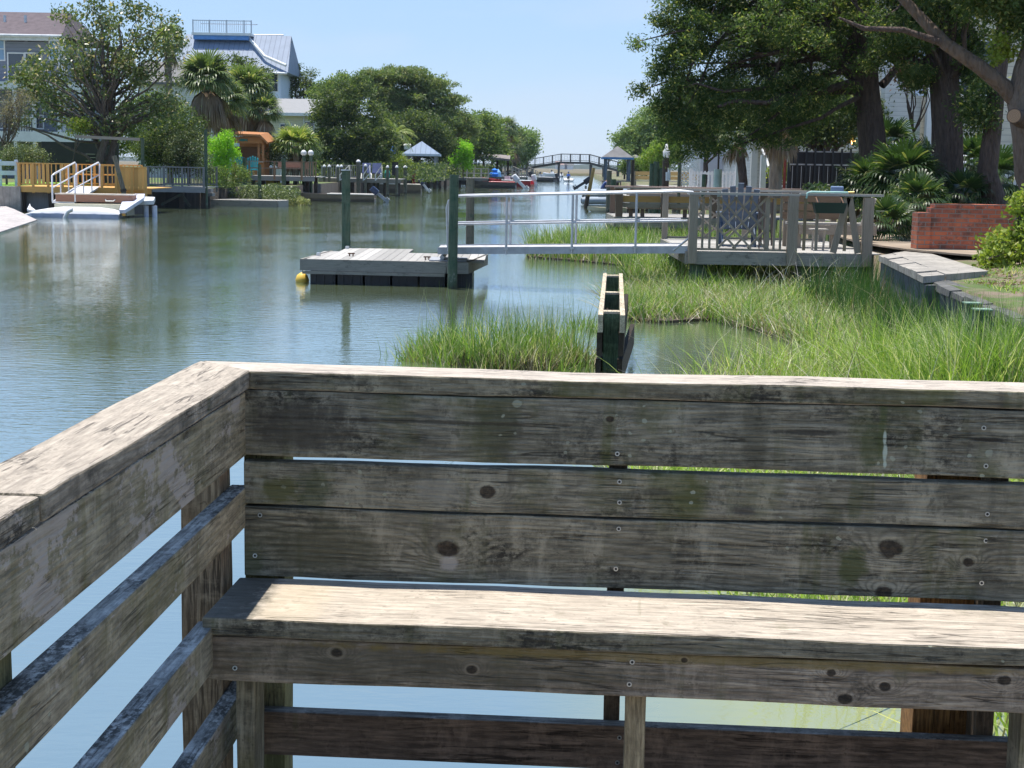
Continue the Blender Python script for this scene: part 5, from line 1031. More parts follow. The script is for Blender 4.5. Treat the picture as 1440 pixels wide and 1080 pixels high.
# ---- grey picket docks with white-capped posts (D 95-105)
gk=plankdock('grey_picket_dock','grey dock with rows of white-capped posts between the brown deck and the moored skiff',xx(446,100),xx(560,100),100,104,1.10,piles=[(xx(u,100),100.2) for u in (450,470,492,515,538,556)])
for (x0_,x1_) in ((xx(446,100),xx(500,100)),): rails(gk,x0_,x1_,103.8,1.1,1.95,[xx(u,103.8) for u in (450,470,490)],GRX,GRV,.14)
cn=0
def capped(u,D,vt,lab,r=.11,m=PILB): 
    p=A(u,vt,D); o=T('capped_post',lab,'post',(p.x,D,0),group='white-capped dock posts on the left bank'); P(o,'shaft',MB().cyl(0,0,-1.2,p.z,r,10),m); P(o,'cap',MB().lathe((0,0,p.z),[(r*1.15,0),(r*1.15,.06),(r*.6,.14),(.001,.17)],10),WHT); return o
for (u,vt,D,lb_) in ((381,236,88.6,'low white-capped post behind the brown deck rail, left of its near twin'),(386,236,88.6,'low white-capped post behind the brown deck rail, right of its near twin'),(456,235,99.5,'leftmost white-capped post of the grey picket dock'),(463,235,99.5,'second white-capped post from the left on the grey picket dock'),
  (475,235,99.5,'third white-capped post, beside the curved white ladder rail'),(480,235,99.6,'fourth white-capped post of the grey picket dock, next to the mossy pile'),(504,228,99.5,'tallest white-capped post, left of the navy lounge chairs'),(514,234,99.5,'white-capped post at the back of the left navy chair'),
  (527,235,103,'small white-capped post between the navy chairs'),(532,235,103,'small white-capped post at the back of the right navy chair'),(545,236,98.5,'thick white-capped green pile left of the black panel'),(558,236,98.5,'thick white-capped green pile right of the black panel'),(570,236,108,'white-capped post left of the red pole'),
  (668,229.5,175,'left globe-capped post under the long low roof'),(673.5,229.5,175,'right globe-capped post under the long low roof')): capped(u,D,vt,lb_,.09 if D<104 and vt!=228 else .13)
bp_=T('privacy_screen','black screen panel hung between two white-capped piles','screen',(xx(552,98.6),98.6,1.9)); P(bp_,'panel',MB().box(-.2,.2,0,.04,-.55,.25),BLKP); P(bp_,'frame',MB().box(-.22,.22,-.01,.05,.252,.30),DKW)
for u,lb_ in ((512,'navy sling lounge chair, left one of the pair on the grey dock'),(526,'navy sling lounge chair, right one of the pair on the grey dock')):
    c=T('lounge_chair',lb_,'chair',(xx(u,101),101,1.10),group='navy lounge chairs'); P(c,'back',MB().bar((0,.0,.35),(.0,.35,1.0),.58,.03),mat('navy sling',(.05,.07,.16),.8)); P(c,'seat',MB().bar((0,-.5,.36),(0,.0,.33),.58,.03),mat('navy sling',(.05,.07,.16)))
    for s in (-1,1): P(c,'leg',MB().bar((s*.3,-.5,.0),(s*.3,-.1,.36),.03,.04),WHT); P(c,'leg',MB().bar((s*.3,.3,.0),(s*.3,-.1,.36),.03,.04),WHT)
for u0,u1,lb_ in ((511,520,'white ladder rail in front of the left navy chair'),(528,537,'white ladder rail in front of the right navy chair'),(478,491,'curved white ladder rail by the mossy pile on the grey dock')):
    g=T('ladder_rail',lb_,'rail',(xx(u0,98),98,1.1)); a=A(u0,249,98); b=A(u1,232.5,98); c_=A(u1,250,98)
    PW(g,'rail',MB().tube([a,A(u0,246,98),b,c_],.035,8),WHT); PW(g,'brace',MB().tube([A(u0+1,253,98),A(u1,244,98)],.03,8),WHT); PW(g,'post',MB().tube([a,A(u0,254,98)],.035,8),WHT)
gb_=T('green_tub','teal green round tub standing left of the black panel','tub',(xx(541,100),100,1.1)); P(gb_,'body',MB().lathe((0,0,0),[(.001,0),(.14,.02),(.2,.25),(.16,.5),(.08,.58),(.001,.6)],12),mat('teal plastic',(.02,.22,.17))); P(gb_,'strap',MB().lathe((0,0,.3),[(.205,0),(.21,.02),(.205,.04)],12),BLKP)
um=T('folded_umbrella','closed bright blue parasol standing before the dark trees, left of the blue-roof gazebo','umbrella',(xx(549,122),122,.9)); P(um,'canopy',MB().lathe((0,0,1.55),[(.08,0),(.22,.1),(.19,.7),(.05,1.05),(.001,1.1)],10),mat('blue canvas',(.02,.18,.65),.8)); P(um,'pole',MB().cyl(0,0,0,1.6,.03,8),WHT)
rdp=T('red_pole','tall dark red pole at the stern of the brown skiff','pole',(xx(578,114),114,0)); P(rdp,'shaft',MB().cyl(0,0,-1,1.82,.13,10),mat('dark red paint',(.28,.02,.025))); P(rdp,'cap',MB().cyl(0,0,1.822,1.9,.15,10),mat('dark red paint',(.28,.02,.025)))
def workdock(name,label,u0,u1,D,z,n,bits=True,m=GRX):
    o=plankdock(name,label,xx(u0,D),xx(u1,D),D,D+4,z,piles=[(xx(u0+(u1-u0)*k/n,D),D+.2) for k in range(n+1)])
    PW(o,'rail_cap',MB().box(xx(u0,D),xx(u1,D),D+3.5,D+3.7,z+.85,z+.92),m); PW(o,'mid_rail',MB().box(xx(u0,D),xx(u1,D),D+3.58,D+3.63,z+.4,z+.48),m)
    for k in range(n+1): PW(o,'post',MB().box(xx(u0+(u1-u0)*k/n,D+3.6)-.07,xx(u0+(u1-u0)*k/n,D+3.6)+.07,D+3.5,D+3.7,z,z+.85),m)
    return o
workdock('gazebo_dock','dark piled dock carrying the blue-roof gazebo',560,622,135,.95,8)
workdock('long_dock','long low grey dock right of the blue-roof gazebo',622,682,150,.9,6)
workdock('canal_dock','furthest grey dock under the long low roof on the left bank',664,735,178,.9,7)
sr=T('long_roof_shelter','long low grey-brown roof in two pieces over the red boat berth','shelter',(xx(686,178),178,.9))
for u0,u1 in ((661,674),(676.5,712)): PW(sr,'roof',MB().add([(xx(u0,178),177,3.05),(xx(u1,178),177,2.9),(xx(u1,178),180,3.35),(xx(u0,178),180,3.5),(xx(u0,178),177,2.85),(xx(u1,178),177,2.7),(xx(u1,178),180,3.15),(xx(u0,178),180,3.3)],[(0,1,2,3),(7,6,5,4),(0,4,5,1),(1,5,6,2),(2,6,7,3),(3,7,4,0)]),mat('grey brown roofing',(.22,.19,.17)))
for u in (664,675,694,709): PW(sr,'post',MB().box(xx(u,178)-.13,xx(u,178)+.13,178.4,178.7,-1,2.9),DKW)
pr=T('peaked_roof_shelter','brown peaked-roof boathouse at the left foot of the footbridge','shelter',(xx(708,205),205,.9))
PW(pr,'roof',MB().add([(xx(697,205),203,2.9),(xx(720,205),203,2.6),(xx(720,205),208,2.6),(xx(697,205),208,2.9),(xx(707,205),203,3.95),(xx(707,205),208,3.95)],[(0,4,5,3),(4,1,2,5),(0,1,4),(3,5,2),(0,3,2,1)]),mat('brown roofing',(.14,.095,.075)))
for u in (699,718): PW(pr,'post',MB().box(xx(u,205)-.15,xx(u,205)+.15,203.2,203.5,-1,2.7),DKW)
for k,(u0,u1,D,lb_) in enumerate(((716,732,195,'pale railed ramp sloping to the water, left one by the footbridge'),(737,751,205,'pale railed ramp sloping to the water, right one by the footbridge'))):
    g=T('float_ramp',lb_,'ramp',(xx(u0,D),D,.9)); a=Vector((xx(u0,D),D,1.1)); b=Vector((xx(u1,D),D,.5))
    PW(g,'deck',MB().bar(a,b,1.0,.12),DT)
    for dz in (.55,1.0): PW(g,'rail',MB().tube([a+Vector((0,-.5,dz)),b+Vector((0,-.5,dz))],.05,6),DT)
    for f in (0,.25,.5,.75,1): PW(g,'post',MB().tube([a.lerp(b,f)+Vector((0,-.5,0)),a.lerp(b,f)+Vector((0,-.5,1.0))],.05,6),DT)
bt=T('tarpaulin_heap','crumpled bright blue cover on the dock behind the red boat','cover',(xx(690.5,172),172,.9)); import bmesh as _bm
mb=MB(); 
P(bt,'cover',MB().lathe((0,0,0),[(.55,0),(.62,.3),(.35,.55),(.42,.75),(.001,.95)],6,False),mat('blue canvas',(.02,.18,.65))); P(bt,'fold',MB().lathe((.4,0,0),[(.4,0),(.3,.5),(.001,.9)],7,False),mat('pale blue canvas',(.25,.5,.8)))
# ================================================================ left bank houses
def gable(par,nm,x0,x1,y0,y1,ze,zr,m,ov=.4,th=.15):
    ym=(y0+y1)/2; return PW(par,nm,MB().add([(x0-ov,y0-ov,ze),(x1+ov,y0-ov,ze),(x1+ov,y1+ov,ze),(x0-ov,y1+ov,ze),(x0-ov,ym,zr),(x1+ov,ym,zr)]+[(x0-ov,y0-ov,ze-th),(x1+ov,y0-ov,ze-th),(x1+ov,y1+ov,ze-th),(x0-ov,y1+ov,ze-th)],[(0,1,5,4),(2,3,4,5),(1,2,5),(3,0,4),(6,9,8,7),(0,6,7,1),(1,7,8,2),(2,8,9,3),(3,9,6,0)]),m)
h1=T('grey_house','slate-grey house with purple-brown shingle roof and white trim at the far left','house',(-29,92,.9))
D=92; GSD=sidingmat('slate siding',(.19,.21,.26),.2); PUR=mat('purple brown shingles',(.115,.09,.095),.9,.25,3,bump=.01)
def zz_(v,D,u=60): return A(u,v,D).z
ze=zz_(50,D,30); zr=zz_(16,D+4,30)
PW(h1,'wall',MB().box(xx(-60,D),xx(92,D),92,101,.8,ze-.35),GSD)
PW(h1,'roof',MB().add([(xx(-66,D),91.4,ze),(xx(96,D),91.4,ze),(xx(96,D),101.6,ze),(xx(-66,D),101.6,ze),(xx(-60,D),96.5,zr),(xx(74,D),96.5,zr)],[(0,1,5,4),(2,3,4,5),(1,2,5),(3,0,4),(3,2,1,0)]),PUR)
PW(h1,'soffit',MB().box(xx(-66,D),xx(96,D),91.35,92,ze-.3,ze-.02),mat('grey white trim',(.62,.64,.64)))
for u in (3,84): window(h1,xx(u,D),92,zz_(84,D,u),.75,1.25,WHT,mat('pale blue pane',(.22,.34,.48),.15))
PW(h1,'corner_board',MB().box(xx(90,D),xx(94,D),91.95,92.1,.8,ze-.36),WHT)
for (v0,v1) in ((186,200),(118,128)): PW(h1,'white_band',MB().box(xx(-60,D),xx(130,D),89.8,91.9,zz_(v1,D),zz_(v0,D)),WHT)
for u in (9,40,66,100,128): PW(h1,'porch_post',MB().box(xx(u,D)-.09,xx(u,D)+.09,89.85,90.05,.8,zz_(120,D)),WHT)
mb=MB(); x=xx(40,D)
while x<xx(66,D): mb.box(x,x+.04,89.8,89.84,zz_(186,D),zz_(168,D)); x+=.15
PW(h1,'porch_railing',mb.box(xx(40,D),xx(66,D),89.78,89.86,zz_(168,D),zz_(166,D)),WHT)
PW(h1,'dark_undercroft',MB().box(xx(60,72),xx(166,72),72,72.2,.82,zz_(199,72)),mat('black boards',(.018,.018,.022),.7,.2))
mb=MB()
for k in range(6): mb.box(xx(121,71.9),xx(134,71.9),71.9,71.99,1.45+k*.16,1.47+k*.16)
PW(h1,'louvre',mb,mat('grey strip',(.45,.42,.4)))
h2=T('metal_roof_house','tall white house with a blue-white standing-seam roof and a railed roof deck','house',(-26,140,.9))
D=138; MR=seamroof('pale metal roof',(.24,.29,.37)); 
def P_(u,v,D): return A(u,v,D)
x0=xx(262,D);x1=xx(399,D); ze=zz_(98,D,340); zr=zz_(50,D+4,370)
PW(h2,'wall',MB().box(xx(262,D),xx(392,D),138.4,146,.8,ze),mat('pale blue white wall',(.62,.70,.80),.6,.04))
PW(h2,'roof',MB().add([(xx(240,D),137.6,ze-.2),(xx(404,D),137.6,ze-.2),(xx(399,D),142,zr),(xx(250,D),142,zr),(xx(404,D),147,ze-.2),(xx(240,D),147,ze-.2)],[(0,1,2,3),(3,2,4,5),(1,4,2),(0,3,5),(0,5,4,1)]),MR)
PW(h2,'hip_trim',MB().tube([A(346,49,141.5),A(372,79,138.8),A(386,85,138.2),A(402,92,137.6)],.14,6),WHT)
zd=zz_(47.5,139,300)
PW(h2,'roof_deck',MB().box(xx(266,139),xx(349,139),140.4,144,zd,zd+.22),WHT); PW(h2,'deck_band',MB().box(xx(268,139),xx(345,139),140.5,143.8,zd-.38,zd-.003),mat('blue band',(.10,.25,.55)))
mb=MB(); x=xx(268,139)
while x<xx(342,139): mb.box(x,x+.03,140.45,140.48,zd+.28,zd+1.25); x+=.17
PW(h2,'deck_pickets',mb,mat('grey white rail',(.5,.53,.58)))
PW(h2,'deck_rail',MB().box(xx(268,139),xx(349,139),140.43,140.5,zd+1.25,zd+1.32),mat('grey white rail',(.5,.53,.58))); PW(h2,'deck_rail',MB().box(xx(268,139),xx(349,139),143.8,143.88,zd+1.25,zd+1.32),mat('grey white rail',(.5,.53,.58)))
for u in (268,291,315,339,349): PW(h2,'deck_post',MB().box(xx(u,139)-.05,xx(u,139)+.05,140.4,140.5,zd+.22,zd+1.35),mat('grey white rail',(.5,.53,.58)))
for u in (355,364): PW(h2,'dark_column',MB().box(xx(u,137)-.08,xx(u,137)+.08,137,137.2,.8,6.5),mat('navy column',(.03,.06,.16)))
PW(h2,'lower_wing',MB().box(xx(276,137),xx(368,137),137.3,138.39,.8,7.2),mat('blue white siding',(.45,.56,.75),.6,.04))
for u in (300,330): window(h2,xx(u,137),137.3,zz_(178,137,u),1.0,1.6)
h3=T('cream_house','cream house with a low pale grey roof between the palms and the dark oaks','house',(-20,130,.9))
D=128; ze=zz_(159,D,420); zr=zz_(139,D+4,420)
PW(h3,'wall',MB().box(xx(366,D),xx(444,D),128,136,.8,ze-.15),sidingmat('cream siding',(.62,.60,.44),.2))
PW(h3,'roof',MB().add([(xx(360,D),127.5,ze),(xx(450,D),127.5,ze),(xx(452,D),132,zr),(xx(372,D),132,zr),(xx(460,D),137,ze),(xx(360,D),137,ze)],[(0,1,2,3),(3,2,4,5),(1,4,2),(0,3,5),(0,5,4,1)]),mat('pale grey roofing',(.27,.27,.27),.8,.06))
PW(h3,'fascia',MB().box(xx(360,D),xx(450,D),127.4,127.49,ze-.25,ze),WHT)
for u in (396,404): window(h3,xx(u,D),128,zz_(192,D,u),.42,1.0,WHT,mat('dark pane',(.06,.08,.12),.1))
h4=T('white_shed','small white hut between the bar hut and the spiky bright palm','shed',(xx(381,95),95,.9)); PW(h4,'wall',MB().box(xx(372,95),xx(392,95),95,97,.8,3.0),WHT); PW(h4,'roof',MB().box(xx(371,95),xx(393,95),94.8,97.2,3.003,3.12),ROOFG); PW(h4,'door',MB().box(xx(375,95),xx(379,95),94.95,94.998,.85,2.5),mat('dark recess',(.03,.03,.03)))
gs=T('green_roof_house','white house glimpsed through the magnolia and palms behind the grey deck','house',(-22,110,.9)); PW(gs,'wall',MB().box(xx(195,110),xx(285,110),110,118,.8,7.5),WSD); gable(gs,'roof',xx(195,110),xx(285,110),110,118,7.5,9.2,ROOFG)
for u in (215,250): window(gs,xx(u,110),110,3.4,1,1.5)

# gutters, downpipes, vents and a few more windows on the left bank houses
GUT=mat('gutter white',(.55,.57,.58),.5)
PW(h1,'gutter',MB().tube([(xx(-66,92),91.25,zz_(50,92,30)-.06),(xx(97,92),91.25,zz_(50,92,30)-.06)],.09,8),GUT); PW(h1,'downpipe',MB().tube([(xx(88,92),91.9,zz_(50,92,30)-.1),(xx(88,92),91.9,1.0)],.05,8),GUT)
for u in (20,48): PW(h1,'roof_vent',MB().cyl(xx(u,95),94.2,8,zz_(30,94.2,u)+.35,.09,8),mat('galvanised',(.5,.52,.54)))
for u in (28,52): window(h1,xx(u,92),92,zz_(112,92,u),.9,1.5,WHT,GLS)
for u in (10,50): window(h1,xx(u,92),92,zz_(180,92,u),1.1,1.5,WHT,GLS)
PW(h2,'ridge_cap',MB().tube([A(349,50,142.2),A(399,50,142.2)],.12,6),WHT); PW(h2,'gutter',MB().tube([(xx(262,138),137.5,zz_(98,138,340)-.28),(xx(403,138),137.5,zz_(98,138,340)-.28)],.10,8),WHT)
for u in (285,345,380): window(h2,xx(u,138),138.4,zz_(128,138,u),1.0,1.5,WHT,GLS)
PW(h3,'downpipe',MB().tube([(xx(425,128),127.9,zz_(159,128,420)-.2),(xx(425,128),127.9,1.0)],.05,8),GUT)
window(h3,xx(432,128),128,zz_(192,128,432),.8,1.2,WHT,GLS)
# ================================================================ vegetation
def unit(v): return v/np.maximum(np.linalg.norm(v,axis=1,keepdims=True),1e-9)
def leafquads(c,d,l,w,rng,fold=.0):
    """c centres, d directions, l lengths, w widths -> rhombic leaves"""
    n=len(c); r=unit(rng.normal(size=(n,3))); s=unit(np.cross(d,r)); l=l[:,None]; w=w[:,None]
    up=np.cross(s,d)
    V=np.stack([c-d*l*.5,c+s*w*.5+up*fold*w,c+d*l*.5,c-s*w*.5+up*fold*w],1).reshape(-1,3); F=np.arange(n*4).reshape(-1,4); return V,F
def foliage(name,blobs,nclump,per,cr,lsz,seed,droop=0,flat=1.0,asp=.45,shell=.55,out=.5,floor=None):
    rng=np.random.default_rng(seed); vol=np.array([b[3]*b[4]*b[5] for b in blobs]); vol=vol**.75; vol/=vol.sum(); CC=[];LV=[];
    for b,f in zip(blobs,vol):
        n=max(2,int(round(nclump*f))); q=unit(rng.normal(size=(n,3))); rad=(shell+(1-shell)*rng.random(n))**1.0*rng.uniform(.75,1.08,n); cc=np.array(b[:3])+q*rad[:,None]*np.array(b[3:6]); CC.append(cc)
    CC=np.concatenate(CC); 
    if floor is not None: CC=CC[CC[:,2]>floor]
    n=len(CC); sc=rng.uniform(.6,1.35,n); cnt=(per*sc*sc*rng.uniform(.7,1.2,n)).astype(int); idx=np.repeat(np.arange(n),cnt); m=len(idx)
    g=rng.normal(size=(m,3))*.5; g=np.clip(g,-1.1,1.1); g[:,2]*=flat; pos=CC[idx]+g*cr*sc[idx][:,None]; 
    d=unit(rng.normal(size=(m,3))+g*out+np.array([0,0,-droop])); l=lsz*rng.uniform(.6,1.35,m)
    V,F=leafquads(pos,d,l,l*asp*rng.uniform(.8,1.2,m),rng,.15); return npmesh(name,V,F),CC
def limb(mb,a,b,r0,r1,rng,sag=.12,n=5,k=6):
    a=np.array(a,float); b=np.array(b,float); L=np.linalg.norm(b-a); o=rng.normal(size=3)*L*sag; o[2]=abs(o[2])*.6; pts=[];rs=[]
    for i in range(n+1):
        t=i/n; p=a*(1-t)+b*t+o*math.sin(math.pi*t)+rng.normal(size=3)*L*.018*(0<i<n); pts.append(tuple(p)); rs.append(r0*(1-t)**.8+r1*(1-(1-t)**.8))
    mb.tube(pts,rs,k,cap=False)
    return pts
def tree(name,label,cat,base,h,blobs,leaf,bark,nclump=60,per=120,cr=.5,lsz=.1,r=.15,seed=1,trunks=1,nb=24,tops=None,group=None,droop=0,flat=1,asp=.45,shell=.55,lean=(0,0),hb=.35,floor=None,out=.5,crown='crown'):
    """base world xy and z; blobs (x,y,z,rx,ry,rz) relative to the base"""
    rng=np.random.default_rng(seed+100); t=T(name,label,cat,base,group=group)
    me,CC=foliage(crown,blobs,nclump,per,cr,lsz,seed,droop,flat,asp,shell,out,floor); link(crown,me,leaf,t)
    if bark is None: return t
    cen=np.array([blobs[0][0],blobs[0][1],0]); 
    for k in range(trunks):
        mb=MB(); a=(rng.uniform(-.1,.1)+k*.28*(1 if trunks>1 else 0)-.14*(trunks-1),rng.uniform(-.1,.1),-.1); b=(lean[0]+rng.uniform(-.3,.3)*(trunks>1)+k*.5*(trunks>1),lean[1],h*rng.uniform(.72,.85))
        pts=limb(mb,a,b,r,r*.25,rng,.035,8,10); P(t,'trunk',mb,bark)
        mb=MB(); sel=rng.choice(len(CC),min(nb,len(CC)),replace=False)
        for i in sel:
            z=CC[i][2]; f=np.clip(hb+ (z/h-hb)*.6 + rng.uniform(-.1,.1),hb*.8,.95); j=min(int(f*8),7); q=np.array(pts[j]); rr=r*(1-j/8)*.45+.012
            limb(mb,q,CC[i],rr,.008,rng,.1,5,5)
        if mb.v: P(t,'branches',mb,bark)
    return t
def barkmat(name,a,b,sc=3):
    t=NT(name); o=t.obj(); n=t.noise(t.map(o,(sc*2,sc*2,sc*.45)),3,7,.7,.4); w_=t.vor(t.map(o,(sc*3,sc*3,sc*.7)),4); c=t.mix(t.rng(n,.3,.7),b,a); c=t.mix(t.rng(w_,.0,.35,.6,0),c,tuple(k*.4 for k in b))
    return t.done(t.bsdf(c,.95,t.bump(t.ma('ADD',n,w_),.9,.05)))
BK=barkmat('grey brown bark',(.20,.165,.13),(.09,.07,.055)); BKD=barkmat('dark cedar bark',(.15,.105,.085),(.06,.042,.035),2); BKP=barkmat('palm trunk',(.33,.28,.21),(.18,.15,.11),1.2)
L_MAG=leafm('magnolia leaf',(.05,.085,.024),(.19,.24,.075),(.55,.46,.28),rough=.35,spec=.5,f3=.13,trans=.3); L_OAK=leafm('live oak leaf',(.065,.11,.03),(.20,.28,.085),(.36,.40,.14),trans=.45); L_OAKD=leafm('dark oak leaf',(.036,.062,.022),(.125,.175,.06),(.28,.30,.11),trans=.45)
L_PIN=leafm('pine needle',(.10,.15,.055),(.25,.31,.12),(.38,.37,.18),trans=.4); L_LIM=leafm('lime green leaf',(.20,.42,.02),(.38,.66,.05),(.5,.72,.1),trans=.45); L_YG=leafm('yellow green leaf',(.17,.25,.035),(.32,.38,.06),(.42,.42,.12),trans=.4)
L_FAR=leafm('pale green leaf',(.13,.20,.065),(.29,.39,.15),(.4,.46,.2)); L_CED=leafm('cedar spray',(.030,.065,.022),(.15,.22,.065),(.40,.40,.15),trans=.5,f3=.14); L_SHR=leafm('grey green leaf',(.06,.09,.035),(.16,.20,.08),(.45,.47,.33)); L_PLM=leafm('palm frond',(.06,.10,.035),(.18,.24,.09),(.36,.36,.18),rough=.4,f3=.15); L_PLY=leafm('bright palm frond',(.12,.19,.045),(.27,.33,.09),(.42,.42,.16),rough=.4,f3=.2)
L_DED=leafm('dead palm frond',(.16,.10,.06),(.34,.24,.15),(.42,.34,.24),trans=.2); L_SAW=leafm('saw palmetto frond',(.022,.05,.018),(.065,.115,.04),(.2,.22,.09),rough=.4,f3=.12); L_BRN=leafm('dry brown needle',(.13,.06,.03),(.26,.14,.08),trans=.2)
def at(u,D,z=.85): return (xx(u,D),D,z)
def rb(D,u0,v0,*bl):
    """blobs given in photo pixels (u,v,ru,rv[,depth radius]) around a base (u0) at depth D"""
    o=[]; bx=xx(u0,D)
    for b in bl: p=A(b[0],b[1],D); o.append((p.x-bx,b[5] if len(b)>5 else 0,p.z-v0,b[2]/2150*D,(b[4] if len(b)>4 else b[2]/2150*D),b[3]/2150*D))
    return o
def rtree(name,label,u0,D,blobs,leaf,bark,zb=.85,**k):
    B=rb(D,u0,zb,*blobs); h=max(b[2]+b[5] for b in B); return tree(name,label,'shrub' if 'shrub' in name or 'bush' in name else 'tree',at(u0,D,zb),h,B,leaf,bark,**k)
# ---- left group
rtree('magnolia_tree','big spreading magnolia with glossy sparse leaves behind the yellow deck',150,67,[(140,95,75,70,2.4),(70,110,55,50,1.8),(200,90,55,75,1.8),(150,20,85,45,2.2),(40,120,38,38,1.2),(245,60,25,50,1.0),(90,150,60,30,1.5),(190,165,55,35,1.5),(230,150,40,45,1.2),(30,165,28,22,.8)],L_MAG,BK,zb=.9,nclump=175,per=80,cr=.42,lsz=.17,r=.17,trunks=2,nb=46,seed=3,asp=.5,shell=.25,hb=.22)
rtree('evergreen_shrub','broad dark green shrub filling the gap behind the old grey deck',240,69.5,[(235,205,45,32,1.3),(262,190,28,38,1.0),(205,215,25,20,.8),(250,225,38,15,1.2)],L_OAKD,BK,nclump=120,per=170,cr=.38,lsz=.12,r=.06,nb=10,seed=5)
rtree('flowering_bush','grey-green bush with pale flecks between the dark shrub and the tall green pile',262,68.5,[(262,208,26,26,.8),(285,225,14,26,.6)],L_SHR,BK,nclump=60,per=110,cr=.3,lsz=.09,r=.04,nb=8,seed=6)
rtree('lime_shrub','vivid lime-green rounded shrub between the tall green pile and the bar hut',314,74,[(314,216,20,28,.7),(308,232,22,20,.7),(322,200,13,16,.5),(300,210,12,18,.5)],L_LIM,BK,nclump=75,per=170,cr=.26,lsz=.085,r=.05,nb=8,seed=8,shell=.35)
rtree('green_shrub','dull green undergrowth below the lime shrub',318,72.5,[(312,250,30,14,.5),(335,248,16,14,.5)],L_OAK,None,nclump=40,per=130,cr=.25,lsz=.08,seed=9)
rtree('flowering_bush','small pale green bush in front of the black boards, far left',32,62,[(30,216,32,18,.8),(12,225,18,14,.6),(58,222,18,12,.5)],L_SHR,BK,zb=.9,nclump=60,per=120,cr=.25,lsz=.075,r=.03,nb=10,seed=11)
rtree('bare_shrub','sparse brownish twiggy shrub on the far left before the white band',12,63.5,[(12,155,26,36,.9),(30,140,20,20,.7)],leafm('dry twig leaf',(.14,.12,.08),(.3,.27,.2)),BK,zb=.9,nclump=50,per=60,cr=.35,lsz=.07,r=.05,nb=30,seed=12,shell=.2)
rtree('yellow_shrub','yellow-leaved shrub under the magnolia in front of the black boards',103,66,[(103,178,22,12,.5),(120,170,14,10,.4)],L_YG,BK,nclump=22,per=90,cr=.25,lsz=.1,r=.03,nb=6,seed=13)
rtree('hedge_shrub','mid-green leafy shrub behind the dark shrub, above the old grey deck',205,78,[(200,165,45,35,1.2),(240,175,30,40,1.0),(170,190,30,25,1.0)],L_OAK,BK,nclump=110,per=130,cr=.4,lsz=.13,r=.1,nb=12,seed=14)
# palms
def fan(mbv,base,d,R,n,rng,droop,spread=1.15,petiole=.5,wd=.035):
    d=d/np.linalg.norm(d); up=np.array([0,0,1.]); s=np.cross(d,up); s=s/(np.linalg.norm(s)+1e-9); nrm=np.cross(s,d)
    hub=base+d*petiole*R+np.array([0,0,-droop*.10*R])
    V,F=mbv
    k=len(V); w0=s*.012; V+= [base-w0,base+w0,hub+w0*.6,hub-w0*.6]; F.append((k,k+1,k+2,k+3))
    for i in range(n):
        a=(i/(n-1)-.5)*2*spread*1.25; L=R*(.62+.38*math.cos(a*.8))*rng.uniform(.85,1.08); dd=d*math.cos(a)+s*math.sin(a)+nrm*(.12*math.cos(a*2)-.1); dd=dd/np.linalg.norm(dd)
        p1=hub+dd*L*.55; p2=p1+(dd*.75+np.array([0,0,-droop*rng.uniform(.5,1.2)]))*L*.30; p3=p2+(dd*.4+np.array([0,0,-droop*1.6*rng.uniform(.5,1.2)]))*L*.22
        sd=np.cross(dd,nrm); sd=sd/(np.linalg.norm(sd)+1e-9)*wd*.5*R; k=len(V)
        V+=[hub-sd*.3,hub+sd*.3,p1+sd,p1-sd,p2+sd*.7,p2-sd*.7,p3+sd*.12,p3-sd*.12]; F+= [(k,k+1,k+2,k+3),(k+3,k+2,k+4,k+5),(k+5,k+4,k+6,k+7)]
